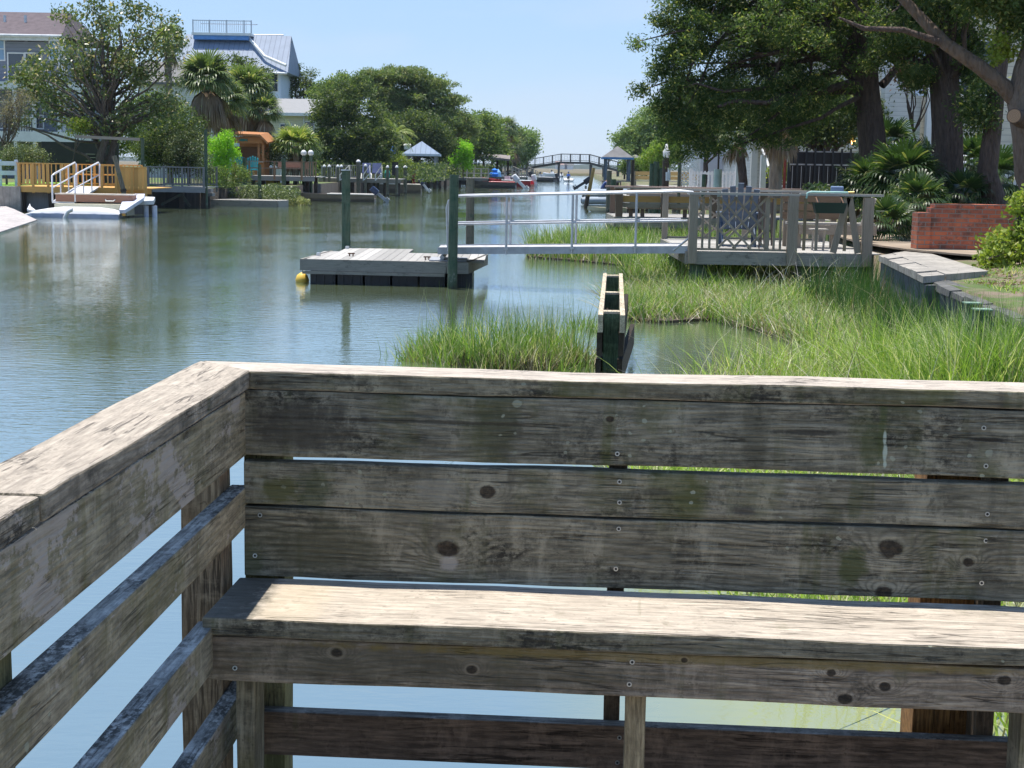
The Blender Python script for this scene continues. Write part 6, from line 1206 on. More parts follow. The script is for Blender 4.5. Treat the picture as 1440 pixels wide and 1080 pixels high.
def palm(name,label,base,h,R,nf,seed,leafmat=L_PLM,skirt=10,tr=.16,lean=(0,0),feather=False,group=None,boots=True,low=-.55,trunk_m=BKP,nseg=20):
    rng=np.random.default_rng(seed); t=T(name,label,'palm' if h>1.2 else 'palmetto',base,group=group)
    top=np.array([lean[0],lean[1],h]); G=([],[]); Dd=([],[])
    for i in range(nf):
        az=i*2.39996+rng.uniform(-.3,.3); el=math.asin(np.clip(low+(1-low)*((i+.5)/nf)**.8*.98,-.98,.98)); d=np.array([math.cos(az)*math.cos(el),math.sin(az)*math.cos(el),math.sin(el)])
        if feather:
            V,F=G; n=22; prev=top.copy(); dirv=d.copy(); 
            for j in range(n):
                nx=prev+dirv*R/n*1.7; dirv=dirv+np.array([0,0,-.085]); dirv/=np.linalg.norm(dirv); s=np.cross(dirv,[0,0,1.]); s/=np.linalg.norm(s)+1e-9; L=.42*R*math.sin(math.pi*min(1,(j+2)/(n+2)))**.6
                k=len(V); w0=s*.015; V+=[prev-w0,prev+w0,nx+w0,nx-w0]; F.append((k,k+1,k+2,k+3))
                for sg in (-1,1):
                    for q in (0,.5):
                        p=prev*(1-q)+nx*q; tip=p+s*sg*L*.75+dirv*L*.45+np.array([0,0,-L*rng.uniform(.25,.7)]); k=len(V); wv=dirv*.022*R/1.5; V+=[p-wv,p+wv,tip+wv*.1,tip-wv*.1]; F.append((k,k+1,k+2,k+3))
                prev=nx
        else: fan(G,top+d*.05,d,R*rng.uniform(.85,1.1),nseg,rng,.55 if el<.5 else .25,wd=.07)
    for i in range(skirt):
        az=rng.uniform(0,6.28); el=rng.uniform(-1.45,-.75); d=np.array([math.cos(az)*math.cos(el),math.sin(az)*math.cos(el),math.sin(el)]); fan(Dd,top+np.array([0,0,-.12]),d,R*rng.uniform(.8,1.15),12,rng,.8,spread=.6,wd=.07)
    link('fronds',npmesh('fronds',np.array(G[0]),np.array(G[1])),leafmat,t)
    if skirt: link('dead_fronds',npmesh('dead_fronds',np.array(Dd[0]),np.array(Dd[1])),L_DED,t)
    if h>.4:
        mb=MB(); n=14; pts=[(lean[0]*(i/n)**1.5,lean[1]*(i/n)**1.5,-.1+(h+.1)*i/n) for i in range(n+1)]; mb.tube(pts,[tr*(1.25 if i==0 else 1.0)*(1+.07*(i%2)) for i in range(n+1)],12)
        if boots:
            for i in range(int(h*9)):
                z=h*(.35+.65*i/(h*9)); a=i*2.4; f=z/h; mb.bar((lean[0]*f**1.5+math.cos(a)*tr*.9,lean[1]*f**1.5+math.sin(a)*tr*.9,z-.02),(lean[0]*f**1.5+math.cos(a)*tr*1.5,lean[1]*f**1.5+math.sin(a)*tr*1.5,z+.22),.05,.03)
        P(t,'trunk',mb,trunk_m)
    return t
def rpalm(label,u,D,vtop,Rpx,nf,seed,zb=.85,name='palmetto_palm',**k):
    return palm(name,label,at(u,D,zb),A(u,vtop,D).z-zb,Rpx/2150*D/1.25,int(nf*1.35),seed,**k)
rpalm('tall palm whose bright tuft shows just above the magnolia',238,82,58,26,26,21,skirt=6,leafmat=L_PLY)
rpalm('dark palm with a big shaggy brown skirt of dead fronds beside the magnolia',290,80,112,42,34,22,skirt=46,low=-.35)
rpalm('palm in the middle of the cluster, left of the bar hut',314,84,140,36,30,23,skirt=14)
rpalm('palm standing over the bar hut roof with grey-green drooping fans',346,93,128,42,36,24,skirt=16)
rpalm('rightmost palm of the cluster, drooping over the white hut',370,92,156,27,24,25,skirt=14)
rpalm('short palm with spiky yellow-green crown right of the bar hut',414,90,206,35,34,26,skirt=8,leafmat=L_PLY,low=-.2)
rpalm('feathery queen palm with arching pale fronds behind the blue parasol',553,130,190,26,16,27,feather=True,skirt=0,leafmat=L_PLY,name='queen_palm',boots=False,low=-.1)
rpalm('tall dark palm against the sky near the far end of the left bank trees',705,215,178,19,30,28,skirt=14,nseg=14)
rpalm('lower palm just right of the tall dark one at the far left treeline',716,220,205,17,26,29,skirt=10,nseg=14)
rtree('low_palm_shrub','dark broad-leaved shrub with pale flecks under the short spiky palm',385,91,[(390,215,28,16,.9),(365,215,14,14,.6),(430,215,22,16,.8)],L_SHR,None,nclump=60,per=90,cr=.35,lsz=.14,seed=30)
# trees behind
rtree('cedar_tree','dark cedar rising left in front of the metal-roofed house',345,128,[(345,95,26,18,1.5),(350,115,30,18,1.8),(335,86,12,8,.7),(365,103,16,10,1)],L_OAKD,BKD,nclump=60,per=90,cr=.6,lsz=.22,r=.15,nb=16,seed=31,flat=.7)
rtree('cedar_tree','dark flat-topped cedar above the cream house',413,145,[(413,112,38,20,1.8),(430,122,22,14,1.2),(395,100,18,12,1),(410,130,30,12,1.5),(420,92,12,7,.6)],L_OAKD,BKD,nclump=75,per=90,cr=.55,lsz=.2,r=.18,nb=24,seed=32,flat=.6,shell=.35)
def LO(label,u0,D,bl,leaf=L_OAK,**k):
    kk=dict(nclump=150,per=130,cr=.0044*D,lsz=.0017*D,r=.22,nb=24,flat=.7); kk.update(k); kk['nclump']=int(kk['nclump']*1.7); kk['per']=int(kk['per']*.62); return rtree('live_oak' if leaf in (L_OAK,L_OAKD) else ('pine_tree' if leaf is L_PIN else 'leafy_tree'),label,u0,D,bl,leaf,BK,**kk)
LO('dense dark oak overhanging the cream house corner and the white-capped posts',495,112,[(492,175,52,55,3.2),(470,150,38,30,2.2),(520,205,45,38,2.6),(462,190,20,38,1.6),(485,225,48,22,2.5),(500,125,25,18,1.4)],L_OAKD,nclump=330,per=170,seed=41)
LO('mid-green oak rounding out behind the dense dark one, left of the tall pine',470,135,[(468,135,35,25,2.2),(490,122,35,18,2),(462,155,20,20,2)],L_OAK,nclump=110,seed=42)
LO('tall broad pine with layered tops, highest crown of the left bank behind the blue gazebo',590,150,[(570,108,45,16,3),(525,108,22,12,1.6),(610,120,32,16,2.4),(575,138,60,20,3),(638,140,18,8,1.4),(560,165,50,26,3),(620,160,30,18,2),(540,130,40,20,2.5)],L_PIN,nclump=380,per=170,seed=43,flat=.45,asp=.3,lsz=.34,shell=.2,r=.28,nb=50,hb=.3)
LO('dark-hearted oak directly behind the blue-roof gazebo',585,142,[(580,190,45,38,3),(545,205,30,34,2.2),(615,200,28,32,2)],L_OAKD,nclump=210,per=160,seed=44)
LO('pale green pine with a leaning bare trunk right of the blue-roof gazebo',628,158,[(640,165,32,18,2),(625,185,26,16,2),(655,180,26,20,2),(640,140,16,10,1)],L_PIN,nclump=110,per=110,seed=45,flat=.5,shell=.2,r=.24,nb=30)
LO('soft green oak right of the leaning pine on the left bank',655,176,[(655,195,38,32,3),(680,190,30,34,2.4),(640,215,30,20,2.4)],L_OAK,nclump=180,seed=46)
LO('yellow-green sunlit tree behind the long low roof',688,190,[(688,195,25,30,2.4),(672,178,22,16,1.8),(700,215,18,16,1.8)],leafm('sunlit yellow oak',(.10,.17,.03),(.22,.30,.06),(.3,.35,.1)),nclump=110,seed=47)
rtree('lime_bush','bright lime-green small tree beside the leaning pine trunk',647,146,[(650,212,14,14,1),(640,222,9,12,.7),(655,226,9,10,.7)],L_LIM,BK,nclump=45,per=120,cr=.4,lsz=.2,r=.07,seed=48,nb=8)
rtree('yellow_bush','small yellow-green bush left of the leaning pine trunk',621,147,[(620,208,9,10,.7),(617,222,10,10,.7)],L_YG,None,nclump=24,per=90,cr=.4,lsz=.2,seed=49)
LO('last pale green tree on the left bank, above the footbridge ramp',738,235,[(738,205,18,24,2.4),(725,215,20,20,2.2),(715,200,14,20,1.6)],L_FAR,nclump=120,seed=50)
LO('dark rounded tree between the far palms and the last pale tree',722,225,[(722,190,12,12,1.2),(712,215,16,18,1.6)],L_OAKD,nclump=50,seed=51)
rtree('garden_bush','yellow-green bush at the foot of the dark oak by the blue parasol',562,116,[(560,229,14,9,.7),(572,233,12,8,.6)],L_YG,None,nclump=30,per=90,cr=.3,lsz=.15,seed=52)
# right far
LO('large soft green tree across the canal above the blue-eaved gazebo',915,180,[(915,185,32,34,3),(890,200,25,26,2.2),(935,170,28,30,2.6),(880,212,14,14,1.2),(925,215,30,24,2.6)],L_FAR,nclump=260,per=150,seed=55)
rtree('garden_bush','yellow-green bush behind the white lamp pile on the right bank',935,110,[(930,215,24,20,1.2),(915,228,20,14,1),(950,205,14,18,.8)],leafm('sunlit bush leaf',(.13,.22,.03),(.28,.40,.07),(.4,.42,.15),trans=.4),None,nclump=110,per=110,cr=.35,lsz=.15,seed=56)
rtree('garden_bush','greenish bush at the foot of the blue-eaved gazebo',885,160,[(888,232,16,10,1.2),(905,236,14,8,1)],L_OAK,None,nclump=40,per=100,cr=.5,lsz=.24,seed=57)
LO('far dark oak low behind the right bank bushes',975,120,[(965,200,30,30,2.4),(990,185,35,35,2.8)],L_OAKD,nclump=130,seed=58)
# ---- near cedars on the right
def gzr(x,y): return ground_r(x,y)
def bigtrunk(t,pts,rs,m,n=18,name='trunk'):
    return P(t,name,MB().tube(pts,rs,n,cap=True),m)
def cedar(label,u0,D,blobs,seed,trunkpx,vt_,nclump,per,cr=.30,lsz=.105,limbs=(),leaf=L_CED):
    x=xx(u0,D); zb=gzr(x,D)-.05; t=T('cedar_tree',label,'tree',(x,D,zb)); B=rb(D,u0,zb,*blobs)
    me,CC=foliage('crown',B,nclump,per,cr,lsz,seed,.25,.75,.34,.15,.6); link('crown',me,leaf,t)
    rng=np.random.default_rng(seed); top=A(u0+trunkpx[1],vt_,D); r=trunkpx[0]/2150*D/2; H=top.z-zb
    pts=[(0,0,-.2),(0,0,.1),(.0,0,.6)]+[((top.x-x)*f+rng.uniform(-.04,.04),rng.uniform(-.05,.05),.6+(H-.6)*f) for f in (.15,.3,.45,.6,.8,1)]
    mb=MB(); rs=[r*1.7,r*1.25,r*1.02,r,r*.98,r*.95,r*.85,r*.7,r*.45]; n=26; vs=[];fs=[]
    for i,(p,rr) in enumerate(zip(pts,rs)):
        for k in range(n):
            a=2*math.pi*k/n; q=rr*(1+.10*math.sin(a*5+seed+i*.15)+.06*math.sin(a*9+i*.3)); vs.append((p[0]+q*math.cos(a),p[1]+q*math.sin(a),p[2]))
    for i in range(len(pts)-1):
        for k in range(n): fs.append((i*n+k,i*n+(k+1)%n,(i+1)*n+(k+1)%n,(i+1)*n+k))
    P(t,'trunk',mb.add(vs,fs,True),BKD)
    mb=MB()
    for i in rng.choice(len(CC),min(70,len(CC)),replace=False):
        j=rng.integers(5,9); limb(mb,pts[j],CC[i],r*.22,.008,rng,.08,6,6)
    P(t,'branches',mb,BKD)
    for (u1,v1,u2,v2,r1,r2,nm,dy) in limbs:
        a=A(u1,v1,D)-t.location; b=A(u2,v2,D+dy)-t.location; mb=MB(); limb(mb,a,b,r1,r2,rng,.03,7,12); P(t,nm,mb,BKD)
    return t
cedar('largest cedar, its dense dark crown reaching furthest left over the canal',1228,33,[(1080,40,120,90,2.6),(960,55,55,75,1.4),(1010,140,60,75,1.4),(1120,120,100,60,2.0),(970,190,42,40,.9),(925,28,30,18,.5),(1040,-60,140,70,2.6),(1200,20,110,70,2.2),(905,62,28,9,.35),(1090,180,60,30,1.2),(905,120,12,24,.3),(950,120,30,60,.7),(925,90,20,40,.5),(985,0,50,50,1.2),(1000,215,28,14,.6),(940,150,26,50,.6),(960,222,24,12,.5)],61,(36,-28),-70,780,180,cr=.24,lsz=.085,limbs=[(1215,120,1010,150,.09,.03,'limb',-1),(1210,60,1060,75,.10,.03,'limb',-.5),(1240,120,1290,60,.09,.03,'limb',.5)])
cedar('second cedar, straight dark trunk rising behind the brick wall',1326,31.5,[(1330,0,95,60,1.8),(1270,60,70,50,1.4),(1360,70,50,30,1.0),(1300,-70,130,60,2.2),(1290,110,36,22,.7),(1372,120,26,30,.7)],62,(40,-4),-70,330,230,cr=.27,lsz=.085,limbs=[(1330,95,1240,75,.08,.03,'limb',0)])
# right-hand tree with low branch and sawn stub
x=xx(1466,26); t=T('oak_tree','thick trunk at the right edge with a long low branch and a pale sawn stub','tree',(x,26,1.25)); rng=np.random.default_rng(5)
def rel(u,v,D): return A(u,v,D)-t.location
P(t,'trunk',MB().tube([(.15,0,-.3),(.12,0,.3),rel(1462,240,26),rel(1458,190,26),rel(1452,140,26),rel(1458,100,26),rel(1476,40,26),rel(1484,-60,26)],[.58,.46,.42,.40,.42,.38,.34,.3],20),barkmat('smooth grey bark',(.22,.17,.13),(.12,.09,.07),1.5))
P(t,'branch',MB().tube([rel(1440,150,26),rel(1412,122,26),rel(1375,92,26),rel(1330,62,26.2),rel(1295,25,26.4),rel(1262,-10,26.5),rel(1240,-40,26.5)],[.18,.135,.12,.105,.09,.075,.06],14),MC['branch bark'] if 'branch bark' in MC else barkmat('branch bark',(.20,.14,.10),(.10,.07,.05),1.5))
P(t,'branch',MB().tube([rel(1330,62,26.2),rel(1270,42,26.1),rel(1215,40,26),rel(1180,25,26)],[.07,.05,.04,.02],10),BKD)
s0=rel(1438,168,25.7); s1=rel(1426,163,25.35); o=P(t,'sawn_stub',MB().tube([s0,s1],[.15,.125],16),BKD)
tt=NT('sawn wood'); d_=tt.n('ShaderNodeVectorMath',{0:tt.obj(),1:tuple(s1)},operation='DISTANCE').outputs['Value']; cc=tt.mix(tt.rng(tt.ma('SINE',tt.ma('MULTIPLY',d_,260)),-1,1),(.42,.28,.17),(.30,.18,.10)); P(o,'cut_face',MB().tube([s1-(s1-s0).normalized()*-.002,s1+(s1-s0).normalized()*.006],[.112,.11],16),tt.done(tt.bsdf(cc,.9)))
me,CC=foliage('crown',rb(26,1452,1.25,(1400,-20,90,45,1.5),(1430,30,50,30,1.0),(1340,-60,90,40,1.4)),170,200,.27,.09,77,.2,.8,.4,.2,.6); link('crown',me,L_CED,t)
me,CC=foliage('young_leaves',rb(26,1452,1.25,(1398,80,22,16,.3),(1388,60,14,10,.3)),16,60,.14,.07,78,0,1,.6); link('young_leaves',me,L_YG,t,label='patch of sunlit yellow-green leaves')
x=xx(1398,30); t2=T('slim_tree','slim dark leaning trunk between the second cedar and the right edge trunk','tree',(x,30,gzr(x,30)-.05))
P(t2,'trunk',MB().tube([Vector((0,0,0)),A(1388,245,30)-t2.location,A(1396,180,30)-t2.location,A(1402,120,30)-t2.location,A(1410,60,30)-t2.location,A(1418,-40,30)-t2.location],[.26,.20,.175,.16,.15,.12],14),BKD)
me,CC=foliage('crown',rb(30,1398,t2.location.z,(1410,-30,40,40,.8),(1375,150,26,40,.5)),60,200,.27,.09,79,.2,.8,.4,.2,.6); link('crown',me,L_CED,t2)
# dry needle patches hanging in the boughs, orange palm skirt, palms under the cedar
rpalm('palm with a pale trunk and orange dead skirt under the cedar',1082,41,158,44,26,81,zb=1.0,skirt=18,boots=False,tr=.17,trunk_m=BKP)
rpalm('palm with thin drooping fans and a dark trunk, under the cedar boughs',1040,47,188,30,20,82,zb=1.0,skirt=8,tr=.13,trunk_m=BKD,boots=False,lean=(-.3,0))
rtree('understorey_tree','shadowy leafy tree behind the pale-trunked palm, over the white stairs',1150,47,[(1130,165,60,38,1.6),(1175,150,50,45,1.4),(1090,150,50,40,1.4),(1215,170,30,30,.8),(1180,190,40,18,.9)],L_OAKD,BKD,zb=1.0,nclump=150,per=120,cr=.36,lsz=.13,r=.13,nb=24,seed=83)
rtree('understorey_tree','dark leafy tree hanging over the pale board wall behind the first cedar crown',985,58,[(990,180,34,32,1.2),(1015,150,50,34,1.6),(965,150,30,40,1.2)],L_OAKD,BKD,zb=1.0,nclump=120,per=130,cr=.38,lsz=.13,r=.12,nb=16,seed=84,lean=(0,0))
rtree('dry_bough_shrub','reddish dry foliage hanging between the two cedar trunks',1283,36,[(1290,105,24,18,.5),(1275,92,14,12,.4)],L_BRN,BKD,zb=1.2,nclump=24,per=90,cr=.2,lsz=.08,r=.04,nb=8,seed=85)
rtree('yellow_shrub','bright yellow-green shrub below the white stair rail',1098,50,[(1100,244,16,11,.4),(1090,232,10,10,.3)],L_YG,None,zb=1.0,nclump=24,per=90,cr=.18,lsz=.09,seed=86)
# saw palmettos
for k,(u,D,vt,R,nf,lb_) in enumerate([(1212,31.0,262,54,26,'largest saw palmetto, its fans spreading left over the black fence'),(1262,30.0,250,62,30,'tall dense palmetto at the foot of the first cedar trunk'),(1240,26.6,315,46,22,'low palmetto with bright fans beside the bench end of the deck'),(1283,27.5,285,50,26,'palmetto filling the shade left of the brick wall'),
   (1355,34,232,52,24,'palmetto between the second cedar and the slim trunk'),(1395,33,250,50,22,'palmetto in front of the iron fence, right of the slim trunk base'),(1300,33,240,50,26,'palmetto pressed between the two cedar trunks'),(1235,35,205,48,22,'upper palmetto high against the first cedar trunk'),(1345,30,275,44,22,'palmetto rising just behind the top of the brick wall')]):
    x=xx(u,D); zb=gzr(x,D)-.03; palm('saw_palmetto',lb_,(x,D,zb),max(.15,A(u,vt,D).z-zb),R/2150*D/1.3,nf,90+k,leafmat=L_SAW,skirt=6 if k in (0,1,3) else 2,tr=.08,boots=False,low=-.5,group='saw palmettos under the cedars')
# yellow-green shrub in front of the brick wall
rtree('garden_shrub','yellow-green leafy shrub leaning over the ground at the right edge, before the brick wall',1425,20.5,[(1425,345,45,24,.5),(1450,325,28,28,.4),(1400,362,28,14,.35),(1440,290,14,14,.2)],L_YG,BK,zb=.95,nclump=95,per=60,cr=.13,lsz=.075,r=.02,nb=40,seed=99,asp=.5,shell=.2)
# ---------------------------------------------------------------- grasses
def inpoly(p,poly):
    x,y=p[:,0],p[:,1]; c=np.zeros(len(p),bool); n=len(poly); j=n-1
    for i in range(n):
        xi,yi=poly[i]; xj,yj=poly[j]; k=((yi>y)!=(yj>y))&(x<(xj-xi)*(y-yi)/(yj-yi+1e-12)+xi); c^=k; j=i
    return c
def sample(poly,n,rng):
    P0=np.array(poly); lo=P0.min(0); hi=P0.max(0); out=[]; tot=0
    while tot<n: q=lo+rng.random((n*2,2))*(hi-lo); q=q[inpoly(q,poly)]; out.append(q); tot+=len(q)
    return np.concatenate(out)[:n]
def grassmesh(name,pts,h,w,seed,lean=.35,z0=-.05,curl=.5,segs=4):
    rng=np.random.default_rng(seed); n=len(pts); h=np.asarray(h); az=rng.uniform(0,2*math.pi,n); d=np.stack([np.cos(az),np.sin(az),np.zeros(n)],1); ln=np.abs(rng.normal(0,lean,n)); fa=rng.uniform(0,2*math.pi,n); s=np.stack([np.cos(fa),np.sin(fa),np.zeros(n)],1)
    b=np.concatenate([pts,np.full((n,1),z0)],1) if np.isscalar(z0) else np.concatenate([pts,z0[:,None]],1); V=[]
    cu=curl*rng.random(n)**1.5
    for k in range(segs+1):
        t=k/segs; wd=w*(1-t**1.6)*.5+.0004; c=b+np.array([0,0,1])*((h*(t-cu*.45*t**3))[:,None])+d*(h*(ln*t+cu*.9*t**2.6))[:,None]; V+=[c-s*(wd if np.isscalar(wd) else wd[:,None]),c+s*(wd if np.isscalar(wd) else wd[:,None])]
    V=np.stack(V,1).reshape(-1,3); m=2*(segs+1); q=[(2*k,2*k+1,2*k+3,2*k+2) for k in range(segs)]; F=(np.arange(n)[:,None,None]*m+np.array(q)[None]).reshape(-1,4)
    return npmesh(name,V,F)
def noise2(p,sc,seed):
    r=np.random.default_rng(seed); o=np.zeros(len(p))
    for k in range(5): a=r.uniform(0,6.28); f=sc*r.uniform(.6,1.8); o+=np.sin((p[:,0]*math.cos(a)+p[:,1]*math.sin(a))*f+r.uniform(0,6))
    return o/5
GRS=leafm('cordgrass blade',(.07,.15,.028),(.36,.52,.12),(.62,.60,.40),rough=.4,trans=.4,f3=.22,sc=1.2); GRT=leafm('tan grass blade',(.16,.13,.065),(.46,.40,.25),(.60,.56,.45),rough=.6,trans=.3,f3=.35); GRD=leafm('bright grass blade',(.12,.22,.035),(.52,.66,.15),(.70,.66,.40),rough=.45,trans=.42,f3=.18)
rng=np.random.default_rng(11)
def wp(*l): return [tuple(W(u,v)[:2]) for u,v in l]
def clump(name,label,poly,n,hr,w,m,seed,dens=True,lean=.3,z0=-.12,curl=.5,dome=None):
    p=sample(poly,n,np.random.default_rng(seed)); k=noise2(p,3.0,seed)
    if dens: keep=(k+np.random.default_rng(seed+1).uniform(-.55,.75,len(p)))>-.15; p=p[keep]; k=k[keep]
    h=(hr[0]+(hr[1]-hr[0])*np.random.default_rng(seed+2).random(len(p)))*(1+.25*k)
    if dome: h=h*np.clip(1.25-.75*(((p[:,0]-dome[0])/dome[2])**2+((p[:,1]-dome[1])/dome[3])**2),.35,1.3)
    return one(name,grassmesh(name,p,h,w,seed,lean,z0,curl),m,label,'grass',kind='stuff')
c0=W(705,500); th_=np.linspace(0,2*math.pi,22,endpoint=False)
def ell(cx,cy,rx,ry,seed,j=.18): r=np.random.default_rng(seed); return [(cx+rx*math.cos(a)*(1+r.uniform(-j,j)),cy+ry*math.sin(a)*(1+r.uniform(-j,j))) for a in th_]
clump('marsh_grass','clump of green and tan marsh grass in the water just beyond the railing, left of the timber groin',ell(-.15,15.9,.95,.75,1),3400,(.28,.70),.012,GRS,201,lean=.22,dome=(-.1,15.9,1.0,.9))
clump('marsh_grass','tan dead stems mixed into the near water clump left of the timber groin',ell(-.1,15.7,.95,.7,2),1600,(.12,.42),.010,GRT,202,lean=.5)
clump('marsh_grass','thin fringe of grass on the right side of the near water clump, touching the groin',ell(.55,15.3,.32,.7,3),420,(.2,.5),.011,GRS,203,lean=.18)
clump('marsh_grass','sparse thin grass at the left tip of the near water clump',ell(-1.1,15.9,.35,.5,4),260,(.15,.42),.010,GRS,204,lean=.25)
clump('marsh_grass','small clump growing against the left side of the timber groin',ell(.93,19.2,.26,.6,5),520,(.18,.42),.014,GRS,205,lean=.3)
MUD=mat('marsh mud',(.075,.055,.038),.75,.4,5,bump=.03)
G2=[(1.28,20.3),(1.95,19.9),(2.6,20.4),(3.1,18.8),(3.4,17.2),(4.2,16.8),(4.85,16.5),(5.0,19),(5.55,24),(6.2,30),(6.7,41),(2.2,41.5),(1.6,40),(.4,37.5),(.25,34.2),(1.5,32.8),(2.6,31),(1.85,27),(1.5,24),(1.3,22)]
struct('marsh_mud',MB().prism([(a+.05,b+.12) for a,b in G2],-1.2,.035),MUD)
def zone(name,label,poly,n,hr,w,m,seed,**k): return clump(name,label,poly,n,hr,w,m,seed,z0=.0,**k)
F1=[p for p in G2[:9]]+[(5.6,25.2),(2.0,25.8),(1.5,24),(1.3,22)]
zone('marsh_grass','lush green marsh grass filling the inlet in front of the lattice-railed deck',F1,15000,(.22,.50),.013,GRS,210,lean=.4,curl=.9)
zone('marsh_grass','flattened tan stems lying along the muddy front edge of the marsh by the deck',F1,9000,(.15,.45),.012,GRT,211,lean=.8,curl=.9)
F2=[(2.0,25.8),(5.6,25.2),(6.2,30),(6.7,41),(2.2,41.5),(1.6,40),(.4,37.5),(.25,34.2),(1.5,32.8),(2.6,31),(1.9,27)]
zone('marsh_grass','band of green marsh grass beyond the gangway and under the bench-back dock',F2,17000,(.35,.75),.020,GRS,212,lean=.3)
zone('marsh_grass','brownish grass tufts fringing the water behind the gangway',F2,5000,(.2,.5),.02,GRT,213,lean=.6)
F3=[(1.95,14.3),(2.1,14.6),(2.6,15.3),(3.1,16.0),(3.5,17.0),(4.2,16.8),(4.85,16.4),(4.5,12),(4.2,8),(4.1,3.6),(2.4,3.7),(1.75,4.9),(1.35,5.9),(.95,7.2),(.62,8.6),(.75,10.2),(1.2,12.2)]
clump('marsh_grass','tall bright marsh grass on the right directly beyond the bench back',F3,13000,(.36,.72),.012,GRD,214,lean=.42,curl=1.0,z0=-.15)
clump('marsh_grass','dry straw stems tangled low in the grass on the right beyond the bench',F3,4500,(.2,.6),.009,GRT,215,lean=.7,z0=-.1)
clump('marsh_grass','upright green grass coloured darker for the shade beside the stained seawall',[(4.0,9),(4.55,12.5),(5.1,18.5),(5.5,23.6),(4.3,23),(3.9,17.5),(3.7,12)],5200,(.5,.95),.012,leafm('shade-toned grass blade',(.03,.085,.02),(.10,.2,.05),(.25,.2,.12),f3=.1),216,lean=.15,curl=.3)  # darker blade colour stands for the shade along the seawall
# individual dead stalks
p=sample(F3,120,np.random.default_rng(9)); one('dead_stalks',grassmesh('dead_stalks',p,np.random.default_rng(3).uniform(.9,1.35,len(p)),.008,301,.25,-.1,.8),GRT,'scattered tall bleached seed stalks standing above the right-hand marsh grass','grass',kind='stuff')
p=sample([(3.6,22.6),(5.2,22.6),(5.3,23.7),(3.6,23.7)],60,np.random.default_rng(9)); one('dead_stalks',grassmesh('dead_stalks',p,np.random.default_rng(3).uniform(.6,1.0,len(p)),.010,302,.4,0,1.0),leafm('bleached stalk',(.5,.47,.42),(.68,.66,.62)),'bleached arching seed stalks in front of the deck fascia','grass',kind='stuff')
# ground tufts and litter on the right bank, groundcover on the left bank
def gtuft(poly,n,hr,w,m,seed,name,label,zf,lean=.5):
    p=sample(poly,n,np.random.default_rng(seed)); k=noise2(p,4,seed); p=p[k>.0]; z=np.array([zf(a,b) for a,b in p]); h=np.random.default_rng(seed).uniform(hr[0],hr[1],len(p)); return one(name,grassmesh(name,p,h,w,seed,lean,z,.5,2),m,label,'grass',kind='stuff')
gtuft([(4.9,12),(5.3,18),(6.0,20.3),(7.2,21),(9,21),(9,12)],9000,(.03,.08),.012,GRD,401,'short_grass','short patchy lawn grass on the ground right of the seawall',gzr)
rng=np.random.default_rng(6); p=sample([(5.0,11),(5.4,18),(6.2,20.4),(9.5,22.3),(12,31),(6.6,31),(8.5,27),(7.5,24),(6,20.3),(9,11)],7000,rng); z=np.array([gzr(a,b) for a,b in p])+.015; c=np.column_stack([p,z]); d=unit(np.column_stack([rng.normal(size=(len(p),2)),rng.normal(size=len(p))*.25])); l=rng.uniform(.03,.09,len(p)); V,F=leafquads(c,d,l,l*.4,rng); one('leaf_litter',npmesh('leaf_litter',V,F),L_DED,'brown fallen leaves scattered over the sandy ground under the cedars','leaves',kind='stuff')
def cover(name,label,poly,z0,h,n,ls,m,seed):
    rng=np.random.default_rng(seed); p=sample(poly,n,rng); c=np.column_stack([p,z0+h*rng.random(n)**.7*(1+.3*noise2(p,2,seed))]); d=unit(rng.normal(size=(n,3))+np.array([0,0,.6])); l=ls*rng.uniform(.6,1.3,n); V,F=leafquads(c,d,l,l*.4,rng); return one(name,npmesh(name,V,F),m,label,'groundcover',kind='stuff')
cover('groundcover','grey-green flecked groundcover sloping down behind the low grey float',[(xx(290,74),73.7),(xx(398,74),72.3),(xx(418,74),73),(xx(425,78),77),(xx(385,80),80),(xx(292,80),80)],.05,.75,16000,.13,L_SHR,501)
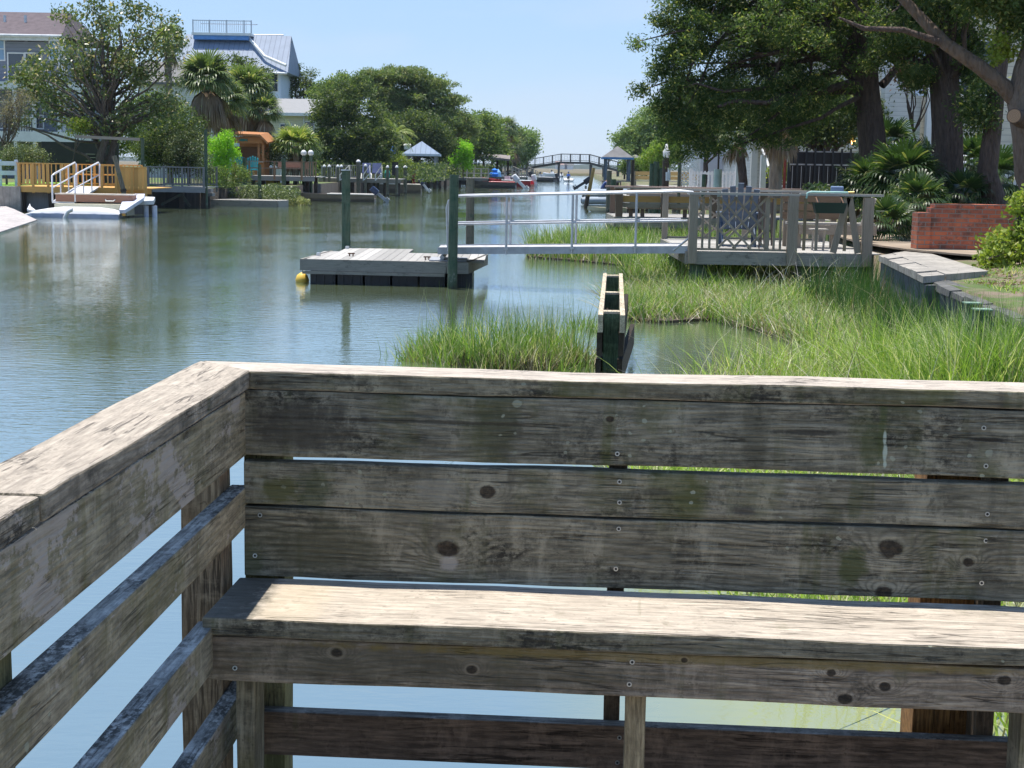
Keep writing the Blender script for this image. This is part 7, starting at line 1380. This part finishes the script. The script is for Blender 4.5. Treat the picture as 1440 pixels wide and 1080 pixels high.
cover('groundcover','yellowish low grass tuft at the bow of the long brown flat boat',[(xx(410,74),72.8),(xx(436,74),73.6),(xx(428,78),76),(xx(410,78),76)],.0,.35,1500,.14,leafm('straw tuft',(.2,.22,.08),(.42,.42,.22)),502)
cover('undergrowth','tangled green undergrowth below the oaks behind the left bank docks',[(xx(430,108),106),(xx(600,108),106),(xx(640,150),148),(xx(700,175),178),(xx(690,190),190),(xx(420,115),116)],.8,1.3,16000,.26,L_OAKD,503)
cover('undergrowth','dark low undergrowth beneath the right bank cedars beyond the fence',[(7.2,33),(14,33),(15,37.5),(8,43),(7.4,40)],1.0,.7,7000,.14,L_SAW,504)

rg=np.random.default_rng(77)
p=sample(ell(.0,15.8,1.0,.7,8),110,rg); one('tall_stems',grassmesh('tall_stems',p,rg.uniform(.6,.95,len(p)),.008,311,.12,-.1,.15),GRS,'few tall thin stems rising out of the near clump left of the groin','grass',kind='stuff')
p=sample([(3.2,11.5),(4.4,11.5),(4.6,14.6),(3.2,14.6)],2600,rg); one('marsh_grass',grassmesh('marsh_grass',p,rg.uniform(.6,1.0,len(p)),.012,312,.35,-.1,.8),GRD,'tallest bright grass hiding the feet of the green square piles by the seawall','grass',kind='stuff')

clump('marsh_grass','dark old stems crowding the foot of the near water clump beside the groin',ell(.1,15.6,.85,.55,12),2600,(.10,.34),.012,leafm('dark old stem',(.03,.03,.018),(.10,.09,.05),(.3,.26,.16),trans=.1),220,lean=.3)

p=sample([(3.45,11.9),(4.55,11.9),(4.6,12.8),(3.6,12.8)],1500,rg); one('marsh_grass',grassmesh('marsh_grass',p,rg.uniform(.85,1.2,len(p)),.013,313,.22,-.1,.7),GRS,'stand of tall upright grass right in front of the two green square piles','grass',kind='stuff')
# ================================================================ haze over the far water
t=NT('haze air'); t.t.links.new(t.n('ShaderNodeVolumePrincipled',{'Color':(.74,.85,1.0,1),'Density':.00011,'Anisotropy':.2}).outputs[0],t.out.inputs['Volume'])
hz_=one('haze',MB().box(-3500,3500,-200,3300,-2.8,18.5),t.m,'thin pale air over the canal and far marsh','haze',kind='stuff')
